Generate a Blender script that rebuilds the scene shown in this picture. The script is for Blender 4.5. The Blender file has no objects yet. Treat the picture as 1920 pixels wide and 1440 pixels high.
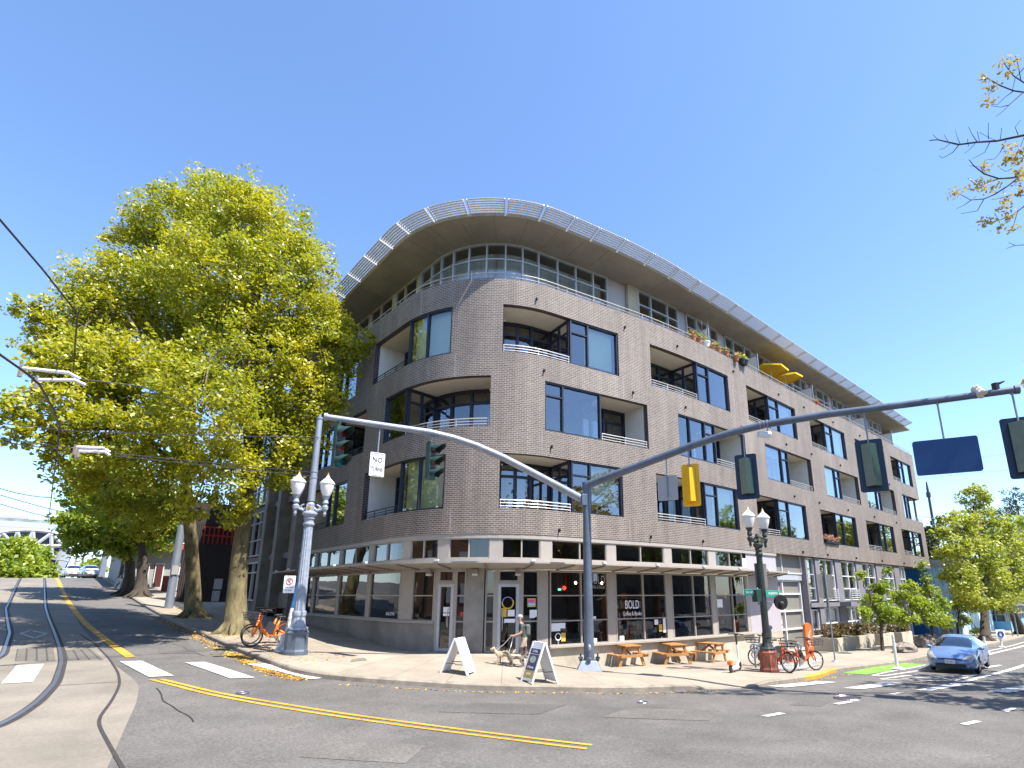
import bpy, math, random
import numpy as np
from mathutils import Vector, Matrix
R = math.radians
rng = random.Random(7)
nrng = np.random.default_rng(11)
S = bpy.context.scene
COL = S.collection
EMPTY_LIST = []

# ------------------------------------------------------------------ camera
CF, CPITCH, CYAW, CCX, CCY = 1035.0, 0.2437, -0.7424, 1030.5, 854.6      # fitted to a 1920 x 1440 frame
cam_d = bpy.data.cameras.new('camera')
cam = bpy.data.objects.new('camera', cam_d)
COL.objects.link(cam)
cam_d.sensor_fit = 'HORIZONTAL'
cam_d.sensor_width = 36.0
cam_d.lens = CF * 36.0 / 1920.0
cam_d.shift_x = (960.0 - CCX) / 1920.0
cam_d.shift_y = (CCY - 720.0) / 1920.0
cam_d.clip_end = 4000.0
cam_d.clip_start = 0.1
cam.location = (0, 0, 0)
cam.rotation_euler = (math.pi / 2 + CPITCH, 0, CYAW)
S.camera = cam
# ------------------------------------------------------------------ sky and sun
SUN_EL, SUN_AZ = R(60.0), math.atan2(0.29, -0.957)        # azimuth measured clockwise from +Y
w = bpy.data.worlds.new('World')
S.world = w
w.use_nodes = True
wn, wl = w.node_tree.nodes, w.node_tree.links
wn.clear()
sky = wn.new('ShaderNodeTexSky')
sky.sky_type = 'NISHITA'
sky.sun_disc = False
sky.sun_elevation = SUN_EL
sky.sun_rotation = SUN_AZ
sky.altitude = 0.0
sky.air_density = 0.9
sky.dust_density = 0.3
sky.ozone_density = 6.0
bg = wn.new('ShaderNodeBackground')
bg.inputs['Strength'].default_value = 0.148
wo = wn.new('ShaderNodeOutputWorld')
wl.new(sky.outputs[0], bg.inputs['Color'])
wl.new(bg.outputs[0], wo.inputs['Surface'])
sun_d = bpy.data.lights.new('sun', 'SUN')
sun_d.energy = 4.8
sun_d.angle = R(0.55)
sun_d.color = (1.0, 0.94, 0.86)
sun = bpy.data.objects.new('sun', sun_d)
COL.objects.link(sun)
SUNV = Vector((math.sin(SUN_AZ) * math.cos(SUN_EL), math.cos(SUN_AZ) * math.cos(SUN_EL), math.sin(SUN_EL)))
sun.rotation_euler = SUNV.to_track_quat('Z', 'Y').to_euler()
sun.location = SUNV * 60
S.view_settings.view_transform = 'Standard'
S.view_settings.look = 'None'
S.view_settings.gamma = 1.0
S.view_settings.use_curve_mapping = False
S.view_settings.exposure = 1.32
S.cycles.max_bounces = 8
S.cycles.transparent_max_bounces = 24
S.cycles.use_denoising = True

# ------------------------------------------------------------------ helpers
def tag(o, label=None, cat=None, group=None, kind=None):
    if label: o['label'] = label
    if cat: o['category'] = cat
    if group: o['group'] = group
    if kind: o['kind'] = kind
    return o

def thing(name, label, cat, loc=(0, 0, 0), rz=0.0, group=None):
    o = bpy.data.objects.new(name, None)
    o.empty_display_size = 0.3
    COL.objects.link(o)
    o.location = loc
    o.rotation_euler = (0, 0, rz)
    return tag(o, label, cat, group)

def copy_tree(o, parent=None):
    c = o.copy()
    COL.objects.link(c)
    if parent: c.parent = parent
    for ch in o.children:
        copy_tree(ch, c)
    return c

def link_mesh(name, V, F, mats, parent=None, midx=None, uv=None, smooth=False):
    me = bpy.data.meshes.new(name)
    me.from_pydata([tuple(map(float, v)) for v in V], [], F)
    if not isinstance(mats, (list, tuple)): mats = [mats]
    for m in mats: me.materials.append(m)
    if midx is not None and len(mats) > 1: me.polygons.foreach_set('material_index', midx)
    if uv is not None:
        l = me.uv_layers.new(name='UVMap')
        l.data.foreach_set('uv', np.asarray(uv, dtype=np.float32).ravel())
    if smooth: me.polygons.foreach_set('use_smooth', [True] * len(me.polygons))
    me.update()
    o = bpy.data.objects.new(name, me)
    COL.objects.link(o)
    if parent: o.parent = parent
    return o

class MB:
    def __init__(s):
        s.V, s.F, s.M, s.UV, s.m = [], [], [], [], 0
        s.T = None
    def v(s, p):
        if s.T is not None: p = s.T @ Vector(p)
        s.V.append((p[0], p[1], p[2])); return len(s.V) - 1
    def f(s, ids, uv=None):
        s.F.append(tuple(ids)); s.M.append(s.m)
        s.UV.extend(uv if uv else [(0.0, 0.0)] * len(ids))
    def quad(s, a, b, c, d, uv=None): s.f([s.v(a), s.v(b), s.v(c), s.v(d)], uv)
    def poly(s, pts, uv=None): s.f([s.v(p) for p in pts], uv)
    def box(s, c, size, rz=0.0, M=None, taper=1.0):
        hx, hy, hz = size[0] / 2, size[1] / 2, size[2] / 2
        cr, sr = math.cos(rz), math.sin(rz)
        ids = []
        for z in (-hz, hz):
            t = taper if z > 0 else 1.0
            for x, y in ((-hx, -hy), (hx, -hy), (hx, hy), (-hx, hy)):
                p = Vector((x * t, y * t, z))
                p = (M @ p) if M is not None else Vector((p.x * cr - p.y * sr, p.x * sr + p.y * cr, p.z))
                ids.append(s.v((p[0] + c[0], p[1] + c[1], p[2] + c[2])))
        for q in ((3, 2, 1, 0), (4, 5, 6, 7), (0, 1, 5, 4), (1, 2, 6, 5), (2, 3, 7, 6), (3, 0, 4, 7)):
            s.f([ids[i] for i in q])
    def beam(s, a, b, wd, ht=None, up=(0, 0, 1)):
        ht = wd if ht is None else ht
        a, b = Vector(a), Vector(b); d = b - a; L = d.length
        if L < 1e-6: return
        d.normalize(); u = Vector(up)
        if abs(d.dot(u)) > 0.98: u = Vector((1, 0, 0))
        x = d.cross(u).normalized(); z = x.cross(d)
        M = Matrix((x, d, z)).transposed()
        s.box((a + b) / 2, (wd, L, ht), M=M)
    def tube(s, pts, r, n=8, cap=True):
        pts = [Vector(p) for p in pts]
        rs = r if isinstance(r, (list, tuple)) else [r] * len(pts)
        rings = []; prevx = None
        for i, p in enumerate(pts):
            d = (pts[min(i + 1, len(pts) - 1)] - pts[max(i - 1, 0)])
            if d.length < 1e-9: d = Vector((0, 0, 1))
            d.normalize()
            if prevx is None:
                u = Vector((0, 0, 1)) if abs(d.z) < 0.9 else Vector((1, 0, 0))
                x = d.cross(u).normalized()
            else:
                x = (prevx - d * prevx.dot(d))
                x = x.normalized() if x.length > 1e-6 else d.orthogonal().normalized()
            prevx = x; y = d.cross(x)
            rings.append([s.v(p + (x * math.cos(2 * math.pi * k / n) + y * math.sin(2 * math.pi * k / n)) * rs[i]) for k in range(n)])
        for a, b in zip(rings, rings[1:]):
            for k in range(n): s.f((a[k], a[(k + 1) % n], b[(k + 1) % n], b[k]))
        if cap:
            s.f(rings[0][::-1]); s.f(rings[-1])
    def lathe(s, prof, c=(0, 0, 0), n=16, flute=0):
        rings = []
        for r, z in prof:
            rings.append([s.v((c[0] + r * (1 - (flute * (k % 2))) * math.cos(2 * math.pi * k / n), c[1] + r * (1 - (flute * (k % 2))) * math.sin(2 * math.pi * k / n), c[2] + z)) for k in range(n)])
        for a, b in zip(rings, rings[1:]):
            for k in range(n): s.f((a[k], a[(k + 1) % n], b[(k + 1) % n], b[k]))
        s.f(rings[0][::-1]); s.f(rings[-1])
    def prism(s, poly, o, ux, uy, th):
        o, ux, uy = Vector(o), Vector(ux), Vector(uy); nrm = ux.cross(uy).normalized() * th
        A = [s.v(o + ux * p[0] + uy * p[1]) for p in poly]
        B = [s.v(o + ux * p[0] + uy * p[1] + nrm) for p in poly]
        n = len(poly)
        s.f(A[::-1]); s.f(B)
        for k in range(n): s.f((A[k], A[(k + 1) % n], B[(k + 1) % n], B[k]))
    def torus(s, c, ax, R0, r, n=24, m=8, a0=0.0, a1=2 * math.pi):
        ax = Vector(ax).normalized(); x = ax.orthogonal().normalized()
        if abs(ax.z) < 0.9: x = (Vector((0, 0, 1)) - ax * ax.z).normalized()
        y = ax.cross(x); c = Vector(c)
        full = abs(a1 - a0 - 2 * math.pi) < 1e-6
        pts = [c + (x * math.cos(a0 + (a1 - a0) * k / n) + y * math.sin(a0 + (a1 - a0) * k / n)) * R0 for k in range(n + (0 if full else 1))]
        if full:
            rings = []
            for k, p in enumerate(pts):
                rad = (p - c).normalized()
                rings.append([s.v(p + (rad * math.cos(2 * math.pi * j / m) + ax * math.sin(2 * math.pi * j / m)) * r) for j in range(m)])
            for k in range(n):
                a, b = rings[k], rings[(k + 1) % n]
                for j in range(m): s.f((a[j], a[(j + 1) % m], b[(j + 1) % m], b[j]))
        else: s.tube(pts, r, m)
    def disc(s, c, ax, r, th, n=20):
        ax = Vector(ax).normalized(); x = ax.orthogonal().normalized(); y = ax.cross(x); c = Vector(c)
        A = [s.v(c - ax * th / 2 + (x * math.cos(2 * math.pi * k / n) + y * math.sin(2 * math.pi * k / n)) * r) for k in range(n)]
        B = [s.v(c + ax * th / 2 + (x * math.cos(2 * math.pi * k / n) + y * math.sin(2 * math.pi * k / n)) * r) for k in range(n)]
        s.f(A[::-1]); s.f(B)
        for k in range(n): s.f((A[k], A[(k + 1) % n], B[(k + 1) % n], B[k]))
    def ell(s, c, r, n=12, m=8, M=None):
        c = Vector(c); rings = []
        for i in range(m + 1):
            t = math.pi * i / m
            row = []
            for k in range(n):
                p = Vector((r[0] * math.sin(t) * math.cos(2 * math.pi * k / n), r[1] * math.sin(t) * math.sin(2 * math.pi * k / n), r[2] * math.cos(t)))
                if M is not None: p = M @ p
                row.append(s.v(c + p))
            rings.append(row)
        for a, b in zip(rings, rings[1:]):
            for k in range(n): s.f((a[k], b[k], b[(k + 1) % n], a[(k + 1) % n]))
    def build(s, name, mats, parent=None, smooth=False):
        return link_mesh(name, s.V, s.F, mats, parent, s.M, s.UV, smooth)

def bevel(o, wd=0.01, seg=2):
    m = o.modifiers.new('bevel', 'BEVEL'); m.width = wd; m.segments = seg; m.limit_method = 'ANGLE'; m.angle_limit = R(40)
    return o

def smooth_by_angle(o, ang=40):
    me = o.data
    me.polygons.foreach_set('use_smooth', [True] * len(me.polygons))
    try: me.set_sharp_from_angle(angle=R(ang))
    except Exception: pass
    return o

def text_part(name, body, size, mat, parent, M, depth=0.006, align='CENTER', width=1.0):
    cu = bpy.data.curves.new(name, 'FONT')
    cu.body = body; cu.size = size; cu.align_x = align; cu.align_y = 'CENTER'; cu.extrude = depth
    cu.resolution_u = 3
    t = bpy.data.objects.new(name, cu)
    COL.objects.link(t)
    dg = bpy.context.evaluated_depsgraph_get()
    me = bpy.data.meshes.new_from_object(t.evaluated_get(dg))
    bpy.data.objects.remove(t); bpy.data.curves.remove(cu)
    me.transform(M @ Matrix.Diagonal((width, 1, 1, 1)))
    me.materials.clear(); me.materials.append(mat)
    o = bpy.data.objects.new(name, me)
    COL.objects.link(o)
    if parent: o.parent = parent
    return o

def frame(o, ux, uy):                                    # matrix whose x is ux and y is uy
    ux, uy = Vector(ux).normalized(), Vector(uy).normalized(); uz = ux.cross(uy)
    M = Matrix((ux, uy, uz)).transposed().to_4x4(); M.translation = Vector(o); return M

# ------------------------------------------------------------------ materials
def mat(name, col, rough=0.6, metal=0.0, var=0.0, vscale=4.0, bump=0.0, bscale=40.0, spec=0.5, emit=None, estr=1.0, coat=0.0, coord='Object', detail=6.0, stretch=None):
    m = bpy.data.materials.new(name); m.use_nodes = True
    nt = m.node_tree; N, L = nt.nodes, nt.links
    b = N['Principled BSDF']
    b.inputs['Base Color'].default_value = (*col, 1); b.inputs['Roughness'].default_value = rough
    b.inputs['Metallic'].default_value = metal; b.inputs['Specular IOR Level'].default_value = spec
    b.inputs['Coat Weight'].default_value = coat
    if emit: b.inputs['Emission Color'].default_value = (*emit, 1); b.inputs['Emission Strength'].default_value = estr
    tc = N.new('ShaderNodeTexCoord'); src = tc.outputs[coord]
    if stretch:
        mp = N.new('ShaderNodeMapping'); mp.inputs['Scale'].default_value = stretch; L.new(src, mp.inputs[0]); src = mp.outputs[0]
    if var > 0:
        n = N.new('ShaderNodeTexNoise'); n.inputs['Scale'].default_value = vscale; n.inputs['Detail'].default_value = detail; n.inputs['Roughness'].default_value = 0.62
        L.new(src, n.inputs['Vector'])
        r = N.new('ShaderNodeValToRGB'); e = r.color_ramp.elements
        e[0].position, e[1].position = 0.3, 0.72
        e[0].color = (*[max(0, c * (1 - var)) for c in col], 1); e[1].color = (*[min(1, c * (1 + var)) for c in col], 1)
        L.new(n.outputs[0], r.inputs[0]); L.new(r.outputs[0], b.inputs['Base Color'])
    if bump > 0:
        n2 = N.new('ShaderNodeTexNoise'); n2.inputs['Scale'].default_value = bscale; n2.inputs['Detail'].default_value = 4
        L.new(src, n2.inputs['Vector'])
        bp = N.new('ShaderNodeBump'); bp.inputs['Strength'].default_value = bump; bp.inputs['Distance'].default_value = 0.02
        L.new(n2.outputs[0], bp.inputs['Height']); L.new(bp.outputs[0], b.inputs['Normal'])
    return m

def glass_mat(name, tint=(0.62, 0.68, 0.66), refl=1.6, base=0.06, rough=0.01):
    m = bpy.data.materials.new(name); m.use_nodes = True
    N, L = m.node_tree.nodes, m.node_tree.links; N.clear()
    out = N.new('ShaderNodeOutputMaterial'); mix = N.new('ShaderNodeMixShader')
    tr = N.new('ShaderNodeBsdfTransparent'); tr.inputs[0].default_value = (*tint, 1)
    gl = N.new('ShaderNodeBsdfGlossy'); gl.inputs['Roughness'].default_value = rough; gl.inputs['Color'].default_value = (0.95, 0.97, 1, 1)
    fr = N.new('ShaderNodeFresnel'); fr.inputs['IOR'].default_value = 1.5
    ma = N.new('ShaderNodeMath'); ma.operation = 'MULTIPLY_ADD'; ma.inputs[1].default_value = refl; ma.inputs[2].default_value = base; ma.use_clamp = True
    # the panes of a real facade are never perfectly flat
    no = N.new('ShaderNodeTexNoise'); no.inputs['Scale'].default_value = 0.55; tc = N.new('ShaderNodeTexCoord'); L.new(tc.outputs['Object'], no.inputs['Vector'])
    bp = N.new('ShaderNodeBump'); bp.inputs['Strength'].default_value = 0.12; bp.inputs['Distance'].default_value = 0.05
    L.new(no.outputs[0], bp.inputs['Height']); L.new(bp.outputs[0], gl.inputs['Normal'])
    L.new(fr.outputs[0], ma.inputs[0]); L.new(ma.outputs[0], mix.inputs[0]); L.new(tr.outputs[0], mix.inputs[1]); L.new(gl.outputs[0], mix.inputs[2]); L.new(mix.outputs[0], out.inputs[0])
    return m

def brick_mat(name, c1, c2, mortar, bw=0.213, rh=0.0813, ms=0.0095, stain=0.22):
    m = bpy.data.materials.new(name); m.use_nodes = True
    N, L = m.node_tree.nodes, m.node_tree.links; b = N['Principled BSDF']
    uv = N.new('ShaderNodeUVMap'); uv.uv_map = 'UVMap'
    br = N.new('ShaderNodeTexBrick'); br.offset = 0.5
    br.inputs['Color1'].default_value = (*c1, 1); br.inputs['Color2'].default_value = (*c2, 1); br.inputs['Mortar'].default_value = (*mortar, 1)
    br.inputs['Scale'].default_value = 1.0; br.inputs['Mortar Size'].default_value = ms; br.inputs['Mortar Smooth'].default_value = 0.2
    br.inputs['Brick Width'].default_value = bw; br.inputs['Row Height'].default_value = rh
    L.new(uv.outputs[0], br.inputs['Vector'])
    n = N.new('ShaderNodeTexNoise'); n.inputs['Scale'].default_value = 0.35; n.inputs['Detail'].default_value = 8; n.inputs['Roughness'].default_value = 0.65
    mp = N.new('ShaderNodeMapping'); mp.inputs['Scale'].default_value = (1.0, 0.45, 1); L.new(uv.outputs[0], mp.inputs[0]); L.new(mp.outputs[0], n.inputs['Vector'])
    n3 = N.new('ShaderNodeTexNoise'); n3.inputs['Scale'].default_value = 9.0; n3.inputs['Detail'].default_value = 3; L.new(uv.outputs[0], n3.inputs['Vector'])
    r = N.new('ShaderNodeMapRange'); r.inputs[1].default_value = 0.3; r.inputs[2].default_value = 0.75; r.inputs[3].default_value = 1 - stain; r.inputs[4].default_value = 1 + stain
    L.new(n.outputs[0], r.inputs[0])
    r3 = N.new('ShaderNodeMapRange'); r3.inputs[3].default_value = 0.8; r3.inputs[4].default_value = 1.2; L.new(n3.outputs[0], r3.inputs[0])
    mu = N.new('ShaderNodeMath'); mu.operation = 'MULTIPLY'; L.new(r.outputs[0], mu.inputs[0]); L.new(r3.outputs[0], mu.inputs[1])
    st = N.new('ShaderNodeTexNoise'); st.inputs['Scale'].default_value = 1.0; st.inputs['Detail'].default_value = 6; mp2 = N.new('ShaderNodeMapping'); mp2.inputs['Scale'].default_value = (2.6, .16, 1); L.new(uv.outputs[0], mp2.inputs[0]); L.new(mp2.outputs[0], st.inputs['Vector'])
    rs = N.new('ShaderNodeMapRange'); rs.inputs[1].default_value = .35; rs.inputs[2].default_value = .72; rs.inputs[3].default_value = .90; rs.inputs[4].default_value = 1.22; L.new(st.outputs[0], rs.inputs[0])
    mu2 = N.new('ShaderNodeMath'); mu2.operation = 'MULTIPLY'; L.new(mu.outputs[0], mu2.inputs[0]); L.new(rs.outputs[0], mu2.inputs[1]); mu = mu2
    mx = N.new('ShaderNodeVectorMath'); mx.operation = 'SCALE'; L.new(br.outputs['Color'], mx.inputs[0]); L.new(mu.outputs[0], mx.inputs['Scale'])
    L.new(mx.outputs[0], b.inputs['Base Color']); b.inputs['Roughness'].default_value = 0.75
    bp = N.new('ShaderNodeBump'); bp.inputs['Strength'].default_value = 0.5; bp.inputs['Distance'].default_value = 0.008; bp.invert = True
    L.new(br.outputs['Fac'], bp.inputs['Height']); L.new(bp.outputs[0], b.inputs['Normal'])
    return m

def leaf_mat(name, c1, c2, trans=0.45):
    m = bpy.data.materials.new(name); m.use_nodes = True
    N, L = m.node_tree.nodes, m.node_tree.links; N.clear()
    out = N.new('ShaderNodeOutputMaterial'); ge = N.new('ShaderNodeNewGeometry')
    tc = N.new('ShaderNodeTexCoord'); no = N.new('ShaderNodeTexNoise'); no.inputs['Scale'].default_value = 0.45; no.inputs['Detail'].default_value = 3
    L.new(tc.outputs['Object'], no.inputs['Vector'])
    ad = N.new('ShaderNodeMath'); ad.operation = 'MULTIPLY_ADD'; ad.inputs[1].default_value = 0.55; L.new(ge.outputs['Random Per Island'], ad.inputs[0])
    sb = N.new('ShaderNodeMath'); sb.operation = 'MULTIPLY_ADD'; sb.inputs[1].default_value = 1.5; sb.inputs[2].default_value = -0.52; L.new(no.outputs[0], sb.inputs[0]); L.new(sb.outputs[0], ad.inputs[2])
    r = N.new('ShaderNodeValToRGB'); e = r.color_ramp.elements; e[0].position = 0.05; e[1].position = 0.85; e[0].color = (*c1, 1); e[1].color = (*c2, 1)
    L.new(ad.outputs[0], r.inputs[0])
    d = N.new('ShaderNodeBsdfDiffuse'); t = N.new('ShaderNodeBsdfTranslucent'); g = N.new('ShaderNodeBsdfGlossy'); g.inputs['Roughness'].default_value = 0.45
    L.new(r.outputs[0], d.inputs[0]); L.new(r.outputs[0], t.inputs[0])
    mx = N.new('ShaderNodeMixShader'); mx.inputs[0].default_value = trans; L.new(d.outputs[0], mx.inputs[1]); L.new(t.outputs[0], mx.inputs[2])
    m2 = N.new('ShaderNodeMixShader'); m2.inputs[0].default_value = 0.05; L.new(mx.outputs[0], m2.inputs[1]); L.new(g.outputs[0], m2.inputs[2])
    L.new(m2.outputs[0], out.inputs[0])
    return m

def worn_paint(name, col, wear):
    m = mat(name, col, 0.75); N, L = m.node_tree.nodes, m.node_tree.links; b = N['Principled BSDF']; tc = N.new('ShaderNodeTexCoord')
    n = N.new('ShaderNodeTexNoise'); n.inputs['Scale'].default_value = 7; n.inputs['Detail'].default_value = 12; n.inputs['Roughness'].default_value = .72; L.new(tc.outputs['Object'], n.inputs['Vector'])
    n2 = N.new('ShaderNodeTexNoise'); n2.inputs['Scale'].default_value = 1.1; n2.inputs['Detail'].default_value = 5; L.new(tc.outputs['Object'], n2.inputs['Vector'])
    r = N.new('ShaderNodeValToRGB'); e = r.color_ramp.elements; e[0].position, e[1].position = wear, wear + .13; e[0].color = (*[.09 + .25 * c for c in col], 1); e[1].color = (*col, 1); L.new(n.outputs[0], r.inputs[0])
    mr = N.new('ShaderNodeMapRange'); mr.inputs[1].default_value = .3; mr.inputs[2].default_value = .7; mr.inputs[3].default_value = .74; mr.inputs[4].default_value = 1.12; L.new(n2.outputs[0], mr.inputs[0])
    sc = N.new('ShaderNodeVectorMath'); sc.operation = 'SCALE'; L.new(r.outputs[0], sc.inputs[0]); L.new(mr.outputs[0], sc.inputs['Scale']); L.new(sc.outputs[0], b.inputs['Base Color']); return m

M = {}
M['brick'] = brick_mat('grey brown brick', (0.142, 0.112, 0.094), (0.095, 0.076, 0.065), (0.37, 0.32, 0.275))
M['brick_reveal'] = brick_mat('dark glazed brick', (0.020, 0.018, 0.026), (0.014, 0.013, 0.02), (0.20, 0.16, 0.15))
M['concrete'] = mat('board marked concrete', (0.40, 0.36, 0.285), 0.85, var=0.28, vscale=0.9, bump=0.25, bscale=14, detail=10)
M['concrete_dark'] = mat('weathered concrete', (0.22, 0.205, 0.18), 0.85, var=0.35, vscale=0.8, bump=0.25, bscale=12, detail=10)
M['soffit'] = mat('soffit concrete', (0.29, 0.262, 0.215), 0.9, var=0.22, vscale=0.5, bump=0.1, bscale=10, detail=10)
M['taupe'] = mat('taupe painted metal', (0.33, 0.30, 0.265), 0.5, var=0.06, vscale=3)
M['taupe_dark'] = mat('dark taupe metal', (0.20, 0.17, 0.145), 0.5, var=0.1, vscale=3)
M['silver'] = mat('silver aluminium', (0.44, 0.46, 0.49), 0.4, metal=0.3, var=0.05)
M['white_metal'] = mat('white powder coated metal', (0.58, 0.58, 0.59), 0.4, var=0.05)
M['navy'] = mat('dark navy frame', (0.012, 0.016, 0.035), 0.45)
M['black'] = mat('black', (0.012, 0.012, 0.013), 0.5)
M['white_wall'] = mat('white stucco', (0.66, 0.65, 0.60), 0.9, var=0.05, vscale=2, bump=0.05)
M['cream'] = mat('cream plaster ceiling', (0.62, 0.56, 0.45), 0.9, var=0.05, vscale=2)
M['lilac'] = mat('pale grey panel', (0.37, 0.345, 0.375), 0.6, var=0.05, vscale=2)
M['purple_grey'] = mat('slate grey render', (0.175, 0.165, 0.185), 0.75, var=0.1, vscale=2)
M['blind'] = mat('pale roller blind', (0.72, 0.80, 0.64), 0.9, var=0.04, vscale=1.0)
M['curtain'] = mat('white curtain', (0.55, 0.56, 0.58), 0.9, var=0.25, vscale=1.0, stretch=(9, 9, 0.15))
M['interior'] = mat('interior wall', (0.20, 0.165, 0.115), 0.9, var=0.2, vscale=0.6)
M['floor_slab'] = mat('floor slab', (0.25, 0.23, 0.2), 0.9, var=0.1)
M['glass'] = glass_mat('window glass', (0.76, 0.82, 0.80), 2.2, 0.09)
M['glass_shop'] = glass_mat('shop glass', (0.66, 0.69, 0.68), 1.4, 0.035)
M['glass_green'] = glass_mat('green tinted glass', (0.42, 0.62, 0.56), 2.0, 0.07)
M['rail'] = mat('galvanised rail', (0.52, 0.50, 0.47), 0.4, metal=0.4, var=0.05)
M['galv'] = mat('galvanised steel pole', (0.25, 0.28, 0.33), 0.45, metal=0.35, var=0.16, vscale=2.5, stretch=(1, 1, 0.4))
M['pole_navy'] = mat('blue grey painted steel', (0.10, 0.125, 0.165), 0.4, metal=0.2, var=0.25, vscale=2.0)
M['lamp_grey'] = mat('chipped pale blue grey paint', (0.25, 0.285, 0.345), 0.55, var=0.25, vscale=7, bump=0.1, bscale=30)
M['lamp_green'] = mat('dark green cast iron', (0.03, 0.040, 0.036), 0.42, var=0.4, vscale=6)
M['rust'] = mat('rust and red oxide', (0.26, 0.085, 0.05), 0.7, var=0.55, vscale=5)
M['globe'] = mat('frosted lamp glass', (0.72, 0.71, 0.70), 0.35, var=0.04)
M['gold'] = mat('gold finial', (0.55, 0.28, 0.03), 0.35, metal=0.4)
M['sig_green'] = mat('dark signal green', (0.022, 0.05, 0.042), 0.45, var=0.15)
M['sig_olive'] = mat('olive signal facet', (0.155, 0.19, 0.145), 0.5, var=0.1)  # paler tone for one rear facet of the dark green housings
M['sig_navy'] = mat('signal back plate', (0.006, 0.022, 0.055), 0.5, var=0.15)
M['sig_yellow'] = mat('signal yellow', (0.80, 0.42, 0.002), 0.45, var=0.06)
M['sign_white'] = mat('white sign face', (0.78, 0.78, 0.80), 0.45, var=0.03)
M['sign_back'] = mat('bare aluminium sign back', (0.36, 0.345, 0.33), 0.5, metal=0.2, var=0.08)
M['sign_shade'] = mat('shaded grey sign back', (0.17, 0.158, 0.148), 0.6, var=0.12)  # darker copy of the bare sign back, with shade put into its colour
M['sign_blue'] = mat('dark blue sign', (0.003, 0.045, 0.16), 0.45, var=0.05)
M['sign_green'] = mat('street sign green', (0.02, 0.27, 0.20), 0.5)
M['ink'] = mat('black ink', (0.02, 0.02, 0.022), 0.6)
M['white_ink'] = mat('white vinyl', (0.82, 0.82, 0.82), 0.6)
M['red'] = mat('red', (0.45, 0.02, 0.015), 0.5)
M['orange'] = mat('orange bicycle paint', (0.82, 0.17, 0.008), 0.32, coat=0.4)
M['orange_red'] = mat('faded orange bicycle paint', (0.58, 0.10, 0.02), 0.38, coat=0.3)
M['tyre'] = mat('tyre rubber', (0.018, 0.018, 0.018), 0.85, var=0.2)
M['chrome'] = mat('bright metal', (0.62, 0.62, 0.62), 0.25, metal=0.8)
M['dkplastic'] = mat('dark plastic', (0.03, 0.03, 0.035), 0.5)
M['wood'] = mat('stained timber', (0.36, 0.17, 0.055), 0.6, var=0.3, vscale=3, stretch=(2, 2, 14))
M['red_bench'] = mat('red bench slats', (0.20, 0.03, 0.012), 0.5, var=0.2)
M['pillar'] = mat('burnt orange pillar', (0.50, 0.14, 0.03), 0.5, var=0.06)
M['yellow_paint'] = worn_paint('yellow road paint', (0.55, 0.30, 0.02), .36)
M['yellow_umb'] = mat('yellow canvas', (0.80, 0.50, 0.01), 0.8, var=0.06)
M['white_paint'] = worn_paint('white road paint', (0.56, 0.55, 0.52), .33)
M['green_paint'] = worn_paint('green lane paint', (0.16, 0.42, 0.05), .30)
M['terracotta'] = mat('terracotta', (0.40, 0.16, 0.07), 0.8, var=0.15)
M['rock'] = mat('grey rock', (0.20, 0.17, 0.145), 0.9, var=0.4, vscale=3, bump=0.8, bscale=5)
M['bark'] = mat('mossy bark', (0.135, 0.112, 0.055), 0.95, var=0.6, vscale=2.2, bump=0.9, bscale=9, stretch=(2.2, 2.2, 0.7))
M['bark_dark'] = mat('dark bark', (0.06, 0.048, 0.036), 0.95, var=0.4, vscale=4, bump=0.6, bscale=12, stretch=(2, 2, 0.6))
M['leaf'] = leaf_mat('spring maple leaf', (0.20, 0.26, 0.010), (0.50, 0.46, 0.012), 0.5)
M['leaf_mid'] = leaf_mat('mid green leaf', (0.13, 0.225, 0.014), (0.36, 0.42, 0.025), 0.5)
M['leaf_pale'] = leaf_mat('pale spring leaf', (0.22, 0.28, 0.03), (0.48, 0.50, 0.06), 0.5)
M['leaf_dark'] = leaf_mat('dark evergreen leaf', (0.02, 0.035, 0.012), (0.06, 0.08, 0.02), 0.2)
M['leaf_red'] = leaf_mat('reddish shrub leaf', (0.10, 0.035, 0.018), (0.17, 0.15, 0.04), 0.25)
M['leaf_bud'] = leaf_mat('yellow bud leaf', (0.35, 0.26, 0.04), (0.50, 0.42, 0.10), 0.4)
M['litter'] = leaf_mat('fallen yellow leaf', (0.45, 0.22, 0.03), (0.62, 0.36, 0.06), 0.1)

# ------------------------------------------------------------------ picture ray <-> place
_cp, _sp, _cy, _sy = math.cos(CPITCH), math.sin(CPITCH), math.cos(CYAW), math.sin(CYAW)
def ray(px, py):
    a = (px - CCX) / CF; b = (CCY - py) / CF
    d = (a, _cp - b * _sp, _sp + b * _cp)
    return np.array([d[0] * _cy - d[1] * _sy, d[0] * _sy + d[1] * _cy, d[2]])
def proj(P):
    P = np.asarray(P, float)
    x = P[..., 0] * _cy + P[..., 1] * _sy; y = -P[..., 0] * _sy + P[..., 1] * _cy; z = P[..., 2]
    d = y * _cp + z * _sp; h = -y * _sp + z * _cp
    return np.stack([CCX + CF * x / d, CCY - CF * h / d], -1)
def at_depth(px, py, Y):
    r = ray(px, py); return Vector(r * (Y / r[1]))
def at_x(px, py, X):
    r = ray(px, py); return Vector(r * (X / r[0]))
def height_at(X, Y, py):
    lo, hi = -6.0, 60.0
    for _ in range(40):
        m = (lo + hi) / 2
        if proj((X, Y, m))[1] > py: lo = m
        else: hi = m
    return lo

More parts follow.
